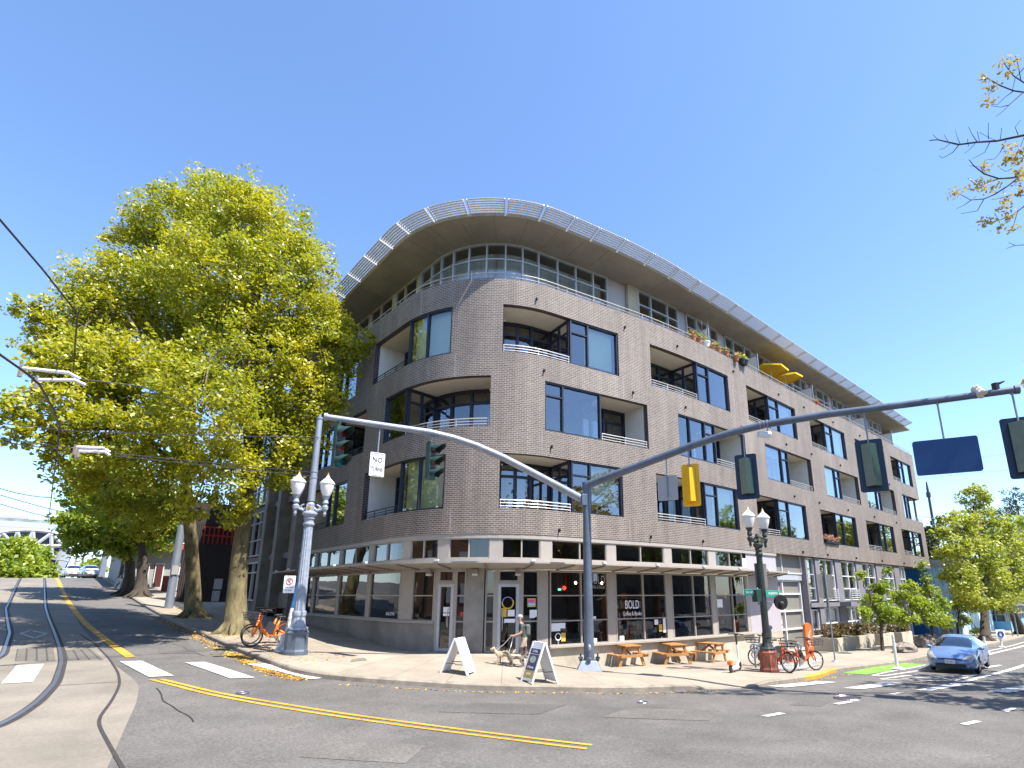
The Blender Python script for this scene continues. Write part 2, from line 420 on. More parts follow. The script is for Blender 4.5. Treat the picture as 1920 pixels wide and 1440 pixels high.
# ------------------------------------------------------------------ terrain surveyed from the photograph
CP = np.array([(0,0,-1.9),(0,8,-2.2),(6,6,-2.4),(10,10,-2.5),(12,12,-2.52),(6.2,15.9,-2.12),(9,13,-2.42),(12.8,10.5,-2.62),(16,12,-2.66),(15.8,16.5,-2.75),(13.5,15,-2.42),(15,15,-2.62),(20,15.5,-2.92),(24,15.2,-3.06),(28,15,-3.2),(36,15,-3.3),(53,15,-3.55),(53,10,-3.5),(36,10,-3.05),(21,8.3,-2.80),(24,6,-2.80),(30,5,-2.95),(50,3,-3.35),(110,0,-4.2),(110,20,-4.2),(110,60,-4.2),(40,40,-3),
(14.2,17.6,-2.2),(12.4,18.8,-2.15),(11,20.7,-2.16),(11,22.9,-1.97),(11,26,-1.8),(11,30.8,-1.51),(6.6,19.2,-1.97),(6.8,27.6,-1.63),(6.8,35.9,-1.27),(11,36,-1.2),(0,20,-1.95),(0,30,-1.5),(-8,30,-1.5),(0,50,-.4),(9,50,-.4),(0,75,1.5),(10,75,1.5),(-20,75,1.5),(-20,40,-.8),(-20,15,-1.95),(-20,-10,-1.8),(0,-15,-1.8),(20,-10,-2.4),(50,-15,-3.2),(0,92,1.9),(15,92,1.9),(-20,92,1.9),(0,140,1.2),(-30,140,1.2),(30,140,1.2),(110,140,-3)], float)
def _U(r2): return np.where(r2 > 0, r2 * np.log(np.maximum(r2, 1e-12)), 0)
def _tps():
    n = len(CP); d = CP[:, None, :2] - CP[None, :, :2]; K = _U((d ** 2).sum(-1)) + 2.0 * np.eye(n)
    P = np.c_[np.ones(n), CP[:, :2]]; A = np.block([[K, P], [P.T, np.zeros((3, 3))]])
    return np.linalg.solve(A, np.r_[CP[:, 2], 0, 0, 0])
_W = _tps()
def g(X, Y):
    X = np.clip(np.asarray(X, float), -30, 110); Y = np.clip(np.asarray(Y, float), -15, 140)
    d2 = (X[..., None] - CP[:, 0]) ** 2 + (Y[..., None] - CP[:, 1]) ** 2
    return _U(d2) @ _W[:-3] + _W[-3] + _W[-2] * X + _W[-1] * Y
KERB = 0.14
def gz(x, y, off=0.0): return float(g(x, y)) + off
def gp(px, py, off=0.0):
    r = ray(px, py); t = np.concatenate([np.arange(3, 60, .25), np.arange(60, 200, 1.)]) / math.hypot(r[0], r[1])
    P = r[None] * t[:, None]; f = P[:, 2] - g(P[:, 0], P[:, 1]) - off
    i = int(np.argmax(f < 0))
    a, b = t[i - 1], t[i]
    for _ in range(26):
        m = (a + b) / 2; Q = r * m
        if Q[2] - float(g(Q[0], Q[1])) - off < 0: b = m
        else: a = m
    return Vector(r * b)

# ------------------------------------------------------------------ facade line: s runs left to right round the corner, d outwards
_kn = np.array([0, 1.5, 3, 4.5, 6, 7.5, 9, 12, 16, 21.])
_th = np.array([-math.pi / 2, -1.3117, -1.0473, -0.7829, -0.49, -0.1688, -0.1725, -0.1758, -0.0677, 0.])
_s = np.linspace(0, 74, 3701)
_tt = np.interp(_s - (36 - 21.8557), _kn, _th)
_ds = _s[1] - _s[0]; _tm = (_tt[1:] + _tt[:-1]) / 2
_fx = 10.8776 + np.r_[0, np.cumsum(np.cos(_tm) * _ds)]; _fy = 36 + np.r_[0, np.cumsum(np.sin(_tm) * _ds)]
def TH(s): return float(np.interp(s, _s, _tt))
def F(s, d=0.0):
    if s < 0: return (float(_fx[0]) - d, 36.0 - s)
    t = TH(s); return (float(np.interp(s, _s, _fx)) + math.sin(t) * d, float(np.interp(s, _s, _fy)) - math.cos(t) * d)
def FP(s, z, d=0.0): x, y = F(s, d); return Vector((x, y, z))
def TAN(s): t = TH(s); return Vector((math.cos(t), math.sin(t), 0))
def NRM(s): t = TH(s); return Vector((math.sin(t), -math.cos(t), 0))
S_END = 69.68
def srange(s0, s1, step=0.45):
    n = max(1, int(math.ceil((s1 - s0) / step)))
    if s0 >= 36: n = 1
    return [s0 + (s1 - s0) * k / n for k in range(n + 1)]
# ================================================================== the curved apartment building
class FPath:
    def __init__(s, d): s.d = d
    def P(s, t): return F(t, s.d)
    def tan(s, t): return TAN(t)
    def nrm(s, t): return NRM(t)
    def ts(s, a, b): return srange(a, b)
class LPath:
    def __init__(s, A, B): s.A, s.B = Vector((A[0], A[1], 0)), Vector((B[0], B[1], 0)); s.L = (s.B - s.A).length; s.t = (s.B - s.A).normalized(); s.n = Vector((s.t.y, -s.t.x, 0))
    def P(s, t): q = s.A + s.t * t; return (q.x, q.y)
    def tan(s, t): return s.t
    def nrm(s, t): return s.n
    def ts(s, a, b): return [a, b]

def bar_h(mb, path, a, b, z0, z1, dp, off=0.0):
    rows = []
    for t in path.ts(a, b):
        x, y = path.P(t); n = path.nrm(t)
        rows.append([mb.v((x + n.x * (off + q * dp / 2), y + n.y * (off + q * dp / 2), z)) for q, z in ((1, z0), (1, z1), (-1, z1), (-1, z0))])
    for r0, r1 in zip(rows, rows[1:]):
        for k in range(4): mb.f((r0[k], r1[k], r1[(k + 1) % 4], r0[(k + 1) % 4]))
    mb.f(rows[0][::-1]); mb.f(rows[-1])
def bar_v(mb, path, t, z0, z1, wd, dp, off=0.0):
    x, y = path.P(t); n = path.nrm(t); u = path.tan(t)
    Mx = Matrix((u, n, Vector((0, 0, 1)))).transposed()
    mb.box((x + n.x * off, y + n.y * off, (z0 + z1) / 2), (wd, dp, z1 - z0), M=Mx)
def sheet(mb, path, a, b, z0, z1, off=0.0, uvo=0.0):
    ts = path.ts(a, b); pr = None
    for t in ts:
        x, y = path.P(t); n = path.nrm(t)
        c = (t, mb.v((x + n.x * off, y + n.y * off, z0)), mb.v((x + n.x * off, y + n.y * off, z1)))
        if pr: mb.f((pr[1], c[1], c[2], pr[2]), [(pr[0], z0), (c[0], z0), (c[0], z1), (pr[0], z1)])
        pr = c
def glazing(name, parent, path, a, b, z0, z1, vs=(), hs=(), fw=0.07, fd=0.12, fm=None, gm=None, goff=-0.02, ends=True, pane='pane'):
    mb = MB()
    bar_h(mb, path, a, b, z0, z0 + fw, fd); bar_h(mb, path, a, b, z1 - fw, z1, fd)
    for h in hs:
        if isinstance(h, (tuple, list)): bar_h(mb, path, h[0], h[1], h[2] - fw * .4, h[2] + fw * .4, fd - 0.01)
        else: bar_h(mb, path, a, b, h - fw * .4, h + fw * .4, fd - 0.01)
    for t in ([a + fw / 2, b - fw / 2] if ends else []) : bar_v(mb, path, t, z0 - .002, z1 + .002, fw, fd + .006)
    for v in vs: bar_v(mb, path, v, z0 - .001, z1 + .001, fw, fd + .012)
    fo = mb.build(name, fm or M['navy'], parent)
    gb = MB(); sheet(gb, path, a + fw * .5, b - fw * .5, z0 + fw * .5, z1 - fw * .5, goff)
    po = gb.build(pane, gm or M['glass'], fo)
    return fo

bld = thing('apartment_building', 'five storey grey brick apartment building with rounded corner, recessed balconies and curved concrete roof', 'building', (15, 20, -2.5))
BO = bld.matrix_basis.copy(); bld.location = (0, 0, 0)
zbr, zCb, zCt, zBb, zBt, zAb, zAt, zpar = 2.25, 3.26, 5.515, 6.64, 8.85, 9.945, 12.16, 13.4
# openings: row, s0, s1, split, loggia side
OP = []
for lo, mid, hi in ((3.95, 6.7, 9.17), (11.17, 14.6, 17.17), (19.43, 22.7, 25.48), (27.55, 31.24, 34.28), (36.37, 39.14, 42.95), (45.2, 47.87, 51.62), (53.77, 56.9, 60.28), (62.44, 64.85, 68.36)):
    OP.append(('A', lo, hi, mid, 'L')); OP.append(('C', lo, hi, mid, 'L'))
for lo, mid, hi in ((4.6, 7.4, 10.76), (12.81, 14.69, 18.98), (21.34, 24.38, 27.18), (29.38, 32.6, 35.64), (38.08, 41.21, 44.6), (46.84, 49.75, 53.3), (54.95, 58.43, 61.99), (64.25, 66.32, S_END)):
    OP.append(('B', lo, hi, mid, 'R'))
ZR = {'A': (zAb, zAt), 'B': (zBb, zBt), 'C': (zCb, zCt)}
S0 = 3.5
wall = MB()
def wall_cells():
    rows = [(zbr, zCb, None), (zCb, zCt, 'C'), (zCt, zBb, None), (zBb, zBt, 'B'), (zBt, zAb, None), (zAb, zAt, 'A'), (zAt, zpar, None)]
    cuts = sorted(set([S0, S_END] + [o[1] for o in OP] + [o[2] for o in OP]))
    ss = [S0]
    for a, b in zip(cuts, cuts[1:]):
        if b - a < 1e-6: continue
        st = 0.3 if a < 36 else 3.0
        n = max(1, int(math.ceil((b - a) / st))); ss += [a + (b - a) * k / n for k in range(1, n + 1)]
    for z0, z1, r in rows:
        hol = [(o[1], o[2]) for o in OP if o[0] == r] if r else []
        for a, b in zip(ss, ss[1:]):
            m = (a + b) / 2
            if any(h0 < m < h1 for h0, h1 in hol): continue
            wall.quad(FP(a, z0), FP(b, z0), FP(b, z1), FP(a, z1), [(a, z0), (b, z0), (b, z1), (a, z1)])
wall_cells()
RV = 0.27
for r, a, b, mid, side in OP:                                   # reveals
    z0, z1 = ZR[r]
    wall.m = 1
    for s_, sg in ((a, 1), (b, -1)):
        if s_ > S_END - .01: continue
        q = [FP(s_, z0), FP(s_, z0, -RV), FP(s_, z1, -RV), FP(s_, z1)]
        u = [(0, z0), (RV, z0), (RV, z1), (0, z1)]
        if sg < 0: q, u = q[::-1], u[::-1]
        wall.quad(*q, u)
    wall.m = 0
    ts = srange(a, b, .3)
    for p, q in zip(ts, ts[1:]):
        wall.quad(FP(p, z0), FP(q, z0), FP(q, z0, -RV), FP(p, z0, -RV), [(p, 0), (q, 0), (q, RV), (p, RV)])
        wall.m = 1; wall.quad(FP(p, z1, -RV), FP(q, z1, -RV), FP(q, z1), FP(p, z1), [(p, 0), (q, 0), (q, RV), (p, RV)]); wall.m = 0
for p, q in zip(srange(S0, S_END, .3), srange(S0, S_END, .3)[1:]):      # under side, coping, back of parapet
    wall.quad(FP(p, zbr, -.6), FP(q, zbr, -.6), FP(q, zbr), FP(p, zbr), [(p, 0), (q, 0), (q, .6), (p, .6)])
    wall.quad(FP(p, zpar), FP(q, zpar), FP(q, zpar, -.3), FP(p, zpar, -.3), [(p, 0), (q, 0), (q, .3), (p, .3)])
    wall.quad(FP(q, 12.5, -.3), FP(p, 12.5, -.3), FP(p, zpar, -.3), FP(q, zpar, -.3), [(q, 0), (p, 0), (p, .9), (q, .9)])
for z0, z1, d0 in ((zbr, zBb, 0), (zBt, zpar, 0), (zBb, zBt, -4.0)):
    wall.quad(FP(S_END, z0, d0), FP(S_END, z0, -14), FP(S_END, z1, -14), FP(S_END, z1, d0), [(d0, z0), (14, z0), (14, z1), (d0, z1)])
wall.quad(FP(S_END, zBt, -4), FP(S_END - 3.36, zBt, -4), FP(S_END - 3.36, zBt, 0), FP(S_END, zBt, 0), [(0, 0), (3, 0), (3, 4), (0, 4)])
wall.quad(FP(S_END, zBb, 0), FP(S_END - 3.36, zBb, 0), FP(S_END - 3.36, zBb, -4), FP(S_END, zBb, -4), [(0, 0), (3, 0), (3, 4), (0, 4)])
wall.quad(FP(S0, zbr, -3), FP(S0, zbr), FP(S0, zpar), FP(S0, zpar, -3), [(-3, zbr), (0, zbr), (0, zpar), (-3, zpar)])
wall.build('brick_wall', [M['brick'], M['brick_reveal']], bld)

# movement joints in the brickwork and little black brackets
jb = MB()
for s_, z0, z1 in ((15.4, zAt + .02, zpar - .02), (17.4, zBt + .02, zAb - .02), (17.5, zbr + .05, zCb - .02), (21.2, zCt + .02, zBb - .02), (25.7, zBt + .02, zAb - .02), (25.8, zbr + .1, zCb - .1), (34.6, zBt + .02, zAb - .02), (43.3, zCt + .05, zBb - .05), (44.9, zAt + .05, zpar - .05), (52.4, zCt + .05, zBb - .05), (52.0, zbr + .05, zCb - .05)):
    bar_v(jb, FPath(0), s_, z0, z1, .018, .01)
jb.build('expansion_joint', M['lilac'], bld)
bk = MB()
for zz, row in ((zAt + .42, 0), (zBt + .42, 1), (zCt + .42, 2), (zbr + .22, 3)):
    for s_ in (20.9, 25.9, 29.6, 34.9, 40.6, 44.4, 49.5, 55, 60.5):
        bk.box(FP(s_ + row * .37, zz, .05), (.05, .10, .13))
bk.build('bracket', M['black'], bld)

# interior shells: floors, back wall, cross walls
sl = MB()
for z0, z1 in ((2.27, 2.5), (5.56, 5.84), (8.92, 9.18), (12.2, 12.48)):
    ts = srange(S0, S_END, .8)
    for p, q in zip(ts, ts[1:]):
        sl.quad(FP(p, z0, -4), FP(q, z0, -4), FP(q, z0, -.28), FP(p, z0, -.28)); sl.quad(FP(p, z1, -.28), FP(q, z1, -.28), FP(q, z1, -4), FP(p, z1, -4))
        sl.quad(FP(p, z0, -.28), FP(q, z0, -.28), FP(q, z1, -.28), FP(p, z1, -.28))
sl.build('floor_slab', M['floor_slab'], bld)
iw = MB()
sheet(iw, FPath(-4.0), S0, S_END, 2.4, 12.3)
for s_ in (10.2, 18.2, 26.6, 35.4, 44.0, 52.6, 61.3): iw.quad(FP(s_, 2.4, -1.9), FP(s_, 2.4, -4), FP(s_, 12.3, -4), FP(s_, 12.3, -1.9))
iw.build('partition', M['interior'], bld)

# balconies and windows
blinds = {('A', 1): .92, ('A', 2): .85, ('C', 1): 1.0, ('C', 2): .78, ('C', 3): .80, ('B', 4): .25, ('A', 5): .8, ('B', 5): .95, ('A', 4): .5, ('C', 6): .95, ('A', 6): .9, ('A', 7): .7, ('B', 6): .4, ('C', 0): 0.0}
idx = {'A': 0, 'B': 0, 'C': 0}
for r, a, b, mid, side in OP:
    z0, z1 = ZR[r]; k = idx[r]; idx[r] += 1
    la, lb = (a, mid) if side == 'L' else (mid, b)
    wa, wb = (mid, b) if side == 'L' else (a, mid)
    last = b > S_END - .01
    DP = -1.75
    # recess: ceiling, floor, white side wall
    lg = MB(); lg.m = 0
    ts = srange(la, lb, .4)
    for p, q in zip(ts, ts[1:]):
        lg.quad(FP(p, z1 + .01, DP), FP(q, z1 + .01, DP), FP(q, z1 + .01, -RV), FP(p, z1 + .01, -RV))
    lg.m = 2
    for p, q in zip(ts, ts[1:]):
        lg.quad(FP(p, z0 - .62, -RV), FP(q, z0 - .62, -RV), FP(q, z0 - .62, DP), FP(p, z0 - .62, DP))
        lg.quad(FP(q, z0 - .62, -RV), FP(p, z0 - .62, -RV), FP(p, z0, -RV), FP(q, z0, -RV))
    lg.m = 1
    sw = la if side == 'L' else lb
    if not last:
        lg.quad(FP(sw, z0 - .62, -RV), FP(sw, z0 - .62, DP), FP(sw, z1 + .01, DP), FP(sw, z1 + .01, -RV))
        lg.m = 0; e = .1; lg.ell(FP(sw + (.12 if side == 'L' else -.12), z1 - .28, -.95), (.05, .05, .05), 6, 5)
    lg.build('balcony_recess', [M['cream'], M['white_wall'], M['floor_slab']], bld)
    # doors at the back of the recess
    n = 3 if lb - la > 3 else 2
    vs = [la + (lb - la) * j / n for j in range(1, n)]
    glazing('balcony_door', bld, FPath(DP + .06), la, lb, z0 - .6, z1, vs, [z1 - .62], fw=.13, fd=.12)
    # bay side
    A_, B_ = F(mid, -.12), F(mid, DP + .1)
    if side == 'R': A_, B_ = A_, B_
    lp = LPath(A_, B_) if side == 'L' else LPath(B_, A_)
    glazing('bay_side', bld, lp, 0, lp.L, z0 - .6, z1, [lp.L * .52], [z1 - .62], fw=.14, fd=.1)
    # bay window flush with the brick
    wv, wh = [], []
    if r in 'AC':
        if k == 0: wv = [wa + .9]
        elif k == 1: wv = [wa + 1.25]
        else: wv = [wa + (wb - wa) * .36]; wh = [(wa, wa + (wb - wa) * .36, z1 - .62)]
    else:
        if k == 3: wv = [wa + .95, wa + 2.25]; wh = [(wa + 2.25, wb, z1 - .62)]
        elif k == 2: wv = [wa + .95]; wh = [(wa, wa + .95, z1 - .62)]
        elif k > 3: wv = [wb - .95]; wh = [(wb - .95, wb, z1 - .62)]
        elif k == 0: wv = [wa + 1.0]
    glazing('window', bld, FPath(-.12), wa, wb, z0, z1, wv, wh, fw=.075, fd=.14)
    fr = blinds.get((r, k), 0.0)
    bb = MB()
    if fr > 0:
        ba = wa + (wb - wa) * .38 if (r in 'AC' and k > 1) else wa + .05
        sheet(bb, FPath(-.42), ba, wb - .1, z1 - (z1 - z0) * fr, z1)
        bb.build('blind', M['curtain'] if (r, k) in (('A', 3), ('B', 4), ('A', 4)) else M['blind'], bld)
    # rail
    rb = MB(); zz = z0
    rm = M['rail'] if (la > 17.5 or (r == 'B' and k == 1)) else M['black']
    for j, hz in enumerate((.10, .22, .345)):
        pts = [FP(s_, zz + hz, -.09) for s_ in srange(la + .03, lb - .03, .3)]
        rb.tube(pts, .019 if j < 2 else .024, 6)
    nn = max(2, int((lb - la) / 1.1))
    for j in range(nn + 1):
        s_ = la + .06 + (lb - la - .12) * j / nn
        rb.tube([FP(s_, zz - .01, -.09), FP(s_, zz + .345, -.09)], .018, 6)
    rb.build('balcony_railing', rm, bld)
# corner post of the open corner balcony at the far end
cp = MB(); cp.box(FP(S_END - .3, (zBb + zBt) / 2, -.4), (.16, .16, zBt - zBb)); cp.box(FP(S_END + .1, zBb + .3, -.3), (.8, .06, .06)); cp.build('corner_post', M['taupe_dark'], bld)

# penthouse glazing behind the parapet
PH = FPath(-1.55)
zs, zgt = 12.5, 16.2
pg = [(4.0, 6.6), (6.85, 9.6), (9.85, 12.3)]
sil = M['silver']
for a, b in pg: glazing('penthouse_window', bld, PH, a, b, 13.3, zgt, [a + (b - a) * .45], [], fw=.09, fd=.12, fm=M['concrete'], gm=M['glass_green'])
glazing('penthouse_window', bld, PH, 12.6, 26.15, 13.0, zgt, [13.7, 14.75, 15.9, 17.1, 18.3, 19.55, 20.75, 21.9, 23.0, 24.1, 25.2], [15.35], fw=.075, fd=.14, fm=sil, gm=M['glass'])
segs = []
s_ = 28.4
while s_ < 67:
    e = min(s_ + 3.5, S_END - .1); segs.append((s_, e)); s_ += 4.32
for k, (a, b) in enumerate(segs):
    glazing('penthouse_window', bld, PH, a, b, 13.0, zgt, [a + (b - a) * .3, a + (b - a) * .72], [15.35], fw=.075, fd=.14, fm=sil, gm=M['glass'])
pw = MB()
sheet(pw, FPath(-1.6), S0, 4.0, zs, zgt); sheet(pw, FPath(-1.6), 26.15, 27.5, zs, zgt)
pw.m = 1
for a in (6.6, 9.6, 12.3): sheet(pw, FPath(-1.5), a, a + .25, zs, zgt)
bar_v(pw, FPath(-1.55), 27.95, zs, zgt, .8, .3)
pw.m = 0
for (a, b), (c, d) in zip(segs, segs[1:]): sheet(pw, FPath(-1.58), b, c, zs, zgt)
sheet(pw, FPath(-1.62), S0, 26.1, zs, 13.05); sheet(pw, FPath(-1.62), 28.3, S_END, zs, 13.03)
pw.m = 2; sheet(pw, FPath(-4.0), S0, S_END, zs, zgt)
for s_ in (18.9, 27.9, 36.5, 45.2, 53.8, 62.4): pw.quad(FP(s_, zs, -1.65), FP(s_, zs, -4), FP(s_, zgt, -4), FP(s_, zgt, -1.65))
pw.m = 1; pw.quad(FP(S_END - .05, zs, -1.55), FP(S_END - .05, zs, -10), FP(S_END - .05, zgt, -10), FP(S_END - .05, zgt, -1.55))
pw.build('penthouse_wall', [M['lilac'], M['concrete'], M['interior']], bld)
cb = MB(); sheet(cb, FPath(-1.95), 13.0, 26.0, 13.0, 15.9); cb.build('curtain', M['curtain'], bld)
for s_ in (32.9, 38.6, 46.9, 57.5, 64.6):
    q = MB(); A_, B_ = F(s_, -1.45), F(s_, -.2)
    lp = LPath(A_, B_); sheet(q, lp, 0.05, lp.L, 13.05, 14.75, .03); sheet(q, lp, 0.05, lp.L, 13.05, 14.75, -.03); q.m = 1
    bar_v(q, lp, lp.L, 13.0, 15.0, .06, .08); bar_h(q, lp, 0, lp.L, 14.75, 14.8, .06)
    q.build('privacy_screen', [M['white_wall'], M['galv']], bld)
pr = MB()
for hz, rr in ((.16, .014), (.33, .026)):
    pr.tube([FP(s_, zpar + hz, -.12) for s_ in srange(S0, S_END, .5) + ([] if True else [])], rr, 6)
for s_ in np.arange(4, 69.5, 1.55): pr.tube([FP(s_, zpar - .01, -.12), FP(s_, zpar + .33, -.12)], .014, 5)
pr.build('parapet_rail', M['rail'], bld)

# roof: concrete soffit sweeping out over the corner, thin edge, sun louvres
def RO(s): return float(np.interp(s, [0, 5, 11, 14, 25, 31, 45, 70], [.15, .2, .42, .48, .48, .1, .0, -.05]))
rf = MB(); ts = [-6, -3] + srange(0, S_END + .9, .5); ts = [t for t in ts if t < 36] + list(np.arange(36, S_END + .9, 3)) + [S_END + .9]
def RP(s, z, d): return FP(min(s, S_END), z, d) + Vector((max(0, s - S_END), 0, 0))
for p, q in zip(ts, ts[1:]):
    a, b = RO(p), RO(q)
    uv = lambda *c: list(c)
    rf.quad(RP(p, 16.2, -4.4), RP(q, 16.2, -4.4), RP(q, 16.2, b), RP(p, 16.2, a), [(p, 0), (q, 0), (q, 4.4 + b), (p, 4.4 + a)])
    rf.quad(RP(p, 16.2, a), RP(q, 16.2, b), RP(q, 16.33, b + .02), RP(p, 16.33, a + .02))
    rf.quad(RP(p, 16.33, a + .02), RP(q, 16.33, b + .02), RP(q, 16.95, -4.4), RP(p, 16.95, -4.4))
rf.quad(RP(ts[-1], 16.2, -4.4), RP(ts[-1], 16.95, -4.4), RP(ts[-1], 16.33, RO(70)), RP(ts[-1], 16.2, RO(70)))
rf.build('roof', M['soffit'], bld)
# joints of the soffit panels
sj = MB()
for s_ in list(np.arange(14.6, 26, 1.45)) + list(np.arange(29, 69, 4.3)) + [5, 9]:
    A_ = FP(s_, 16.195, -1.5); B_ = FP(s_, 16.195, RO(s_) - .02); sj.beam(A_, B_, .022, .008)
sj.build('soffit_joint', M['taupe_dark'], bld)
rt = MB(); rt.poly([FP(s_, 16.95, -4.4) for s_ in srange(0, 36, 2)] + [RP(S_END + .9, 16.95, -4.4), RP(S_END + .9, 16.95, -16), Vector((30, 34, 16.95)), Vector((25, 42, 16.95)), Vector((15.2, 42, 16.95))]); rt.build('roof_deck', M['concrete_dark'], bld)
edges = [-1.8, .6, 2.9, 5.1, 7.3, 9.5, 11.6, 13.4, 14.9, 16.4, 17.95, 19.45, 20.85, 22.2, 23.6] + list(np.arange(25.2, 70.5, 1.9))
for a, b in zip(edges, edges[1:]):
    lv = MB(); b_ = b - .04; a_ = a + .04
    ss = srange(a_, b_, .35) if a_ < 36 else [a_, b_]
    for j in range(7):
        f_ = .04 + j * .105
        pts = [RP(s_, 16.30 + f_ * .36, RO(s_) + f_ * .98) for s_ in ss]
        for p, q in zip(pts, pts[1:]): lv.beam(p, q, .088, .018, up=(0, 0, 1))
    for s_ in (a_ + .03, b_ - .03):
        lv.beam(RP(s_, 16.27, RO(s_) - .12), RP(s_, 16.52, RO(s_) + .72), .035, .09)
    lv.build('sunshade_panel', M['white_metal'], bld)

# ------------------------------------------------------------------ street level: transom band, canopy, shop windows
tp, tpd = M['taupe'], M['taupe_dark']
hb = MB(); bar_h(hb, FPath(-.12), S0, 38.2, 2.08, 2.245, .2); bar_h(hb, FPath(-.11), S0, 34.7, 1.12, 1.31, .24); hb.build('frieze', tp, bld)
tr = [(3.6, 5.7), (5.88, 8.86), (9.2, 12.14), (12.56, 15.1), (15.57, 17.0), (17.45, 19.11), (19.58, 21.19), (21.7, 24.53), (25.0, 27.91), (28.39, 31.22), (31.8, 34.38)]
for a, b in tr: glazing('transom_window', bld, FPath(-.13), a, b, 1.3, 2.09, [(a + b) / 2], [], fw=.05, fd=.09, fm=tp, gm=M['glass_shop'])
for (a, b), (c, d) in zip(tr, tr[1:]):
    po = MB(); bar_v(po, FPath(-.13), (b + c) / 2, 1.12, 2.09, c - b + .02, .13); po.build('mullion_post', tp, bld)
def CO(s): return float(np.interp(s, [.4, 1.5, 6, 30, 37, 38.3], [.1, .9, 1.4, 1.3, 1.1, .5]))
cn = MB(); ts = [.4, 1.2, 2.2] + srange(3, 38.3, .5)
def CP3(s, d, z): return FP(s, z, d)
for p, q in zip(ts, ts[1:]):
    a, b = CO(p), CO(q); zi, zo = .92, 1.06
    cn.m = 0
    cn.quad(FP(p, zi, 0), FP(q, zi, 0), FP(q, zo, b), FP(p, zo, a))
    cn.quad(FP(p, zo, a), FP(q, zo, b), FP(q, zo + .06, b), FP(p, zo + .06, a))
    cn.quad(FP(p, zo + .06, a), FP(q, zo + .06, b), FP(q, zi + .16, 0), FP(p, zi + .16, 0))
cn.m = 1
for s_ in np.arange(2, 38, 1.42):
    cn.beam(FP(s_, .90, .02), FP(s_, 1.035, CO(s_) - .04), .05, .07)
cn.m = 2
for s_ in np.arange(3.4, 38, 2.84): cn.box(FP(s_, 1.16, CO(s_) + .0), (.16, .1, .07), rz=TH(s_))
cn.build('canopy', [M['taupe'], M['taupe_dark'], M['white_metal']], bld)
# left shop front
lw = [(3.6, 5.66), (5.86, 8.84), (9.06, 12.16), (12.44, 15.08)]
for a, b in lw: glazing('shop_window', bld, FPath(-.14), a, b, -1.06, .86, [], [-.1], fw=.055, fd=.1, fm=tp, gm=M['glass_shop'])
glazing('shop_window', bld, FPath(-.14), 15.78, 16.9, -1.06, .86, [], [-.1], fw=.055, fd=.1, fm=tp, gm=M['glass_shop'])
po = MB()
for a, b in ((5.66, 5.86), (8.84, 9.06), (12.16, 12.44), (15.08, 15.78)): sheet(po, FPath(-.1), a - .01, b + .01, -1.06, .92)
sheet(po, FPath(-.1), S0, 17.0, .85, .93)
bar_h(po, FPath(-.1), S0, 16.95, -1.13, -1.05, .2); po.build('shop_frame', tp, bld)
def conc(name, s0, s1, top, off=-.08):
    c = MB(); ts = srange(s0, s1, .5) if s1 < 36.5 else srange(s0, min(35.9, s1), .5) + [s1]
    for p, q in zip(ts, ts[1:]):
        z0, z1 = min(gz(*F(p, .1)), gz(*F(q, .1))) - .3, min(gz(*F(p, .1)), gz(*F(q, .1))) - .3
        c.quad(FP(p, z0, off), FP(q, z1, off), FP(q, top, off), FP(p, top, off), [(p, z0), (q, z1), (q, top), (p, top)])
        c.quad(FP(p, top, off), FP(q, top, off), FP(q, top, off - .35), FP(p, top, off - .35))
    for s_ in (s0, s1): c.quad(FP(s_, top, off), FP(s_, top, off - .5), FP(s_, -3.6, off - .5), FP(s_, -3.6, off))
    return c.build(name, M['concrete_dark'] if s1 < 20 else M['concrete'], bld)
conc('plinth', S0, 16.96, -1.13); conc('plinth', 21.58, 38.2, -2.06)
# formwork joints on the plinth
fj = MB()
for s_ in (4.6, 6.2, 7.8, 9.6, 11.2, 12.4, 13.4, 14.6, 15.45): bar_v(fj, FPath(-.078), s_, -2.2, -1.14, .012, .006)
bar_h(fj, FPath(-.078), 15.6, 16.9, -1.62, -1.605, .006); bar_h(fj, FPath(-.078), 12.4, 15.2, -1.79, -1.78, .006)
fj.build('formwork_joint', M['taupe_dark'], bld)
# entrance: two doors, side lights, concrete column
def door(s0, s1, hinge):
    z0 = gz(*F((s0 + s1) / 2)) + .02
    d = glazing('entrance_door', bld, FPath(-.14), s0, s1, z0, .34, [], [], fw=.11, fd=.09, fm=M['silver'], gm=M['glass_shop'])
    h = MB(); sx = s1 - .17 if hinge else s0 + .17
    pts = [FP(sx, z0 + .85, -.08), FP(sx, z0 + .9, .0), FP(sx, z0 + 1.2, .02), FP(sx, z0 + 1.5, .0), FP(sx, z0 + 1.55, -.08)]
    h.tube(pts, .018, 6); h.build('handle', M['chrome'], d)
    glazing('fanlight', bld, FPath(-.14), s0, s1, .42, .86, [], [], fw=.06, fd=.09, fm=tp, gm=M['glass_shop'])
    return d, z0
d1, zd1 = door(17.06, 17.72, True); d2, zd2 = door(19.48, 20.3, False)
for a, b in ((17.8, 18.22), (18.98, 19.36), (20.42, 21.14)):
    z0 = gz(*F((a + b) / 2)) + .02
    glazing('side_light', bld, FPath(-.14), a, b, z0, .86, [], [-.1, -1.05], fw=.06, fd=.1, fm=tp, gm=M['glass_shop'])
po = MB()
for a, b in ((16.9, 17.06), (17.72, 17.8), (19.36, 19.48), (20.3, 20.42), (21.14, 21.56)): sheet(po, FPath(-.1), a, b, -2.6, .93)
sheet(po, FPath(-.1), 17.0, 18.25, .85, .93); sheet(po, FPath(-.1), 18.95, 34.7, .85, .93); bar_h(po, FPath(-.11), 17.06, 17.72, .33, .43, .11); bar_h(po, FPath(-.11), 19.48, 20.3, .33, .43, .11)
po.build('entrance_frame', tp, bld)
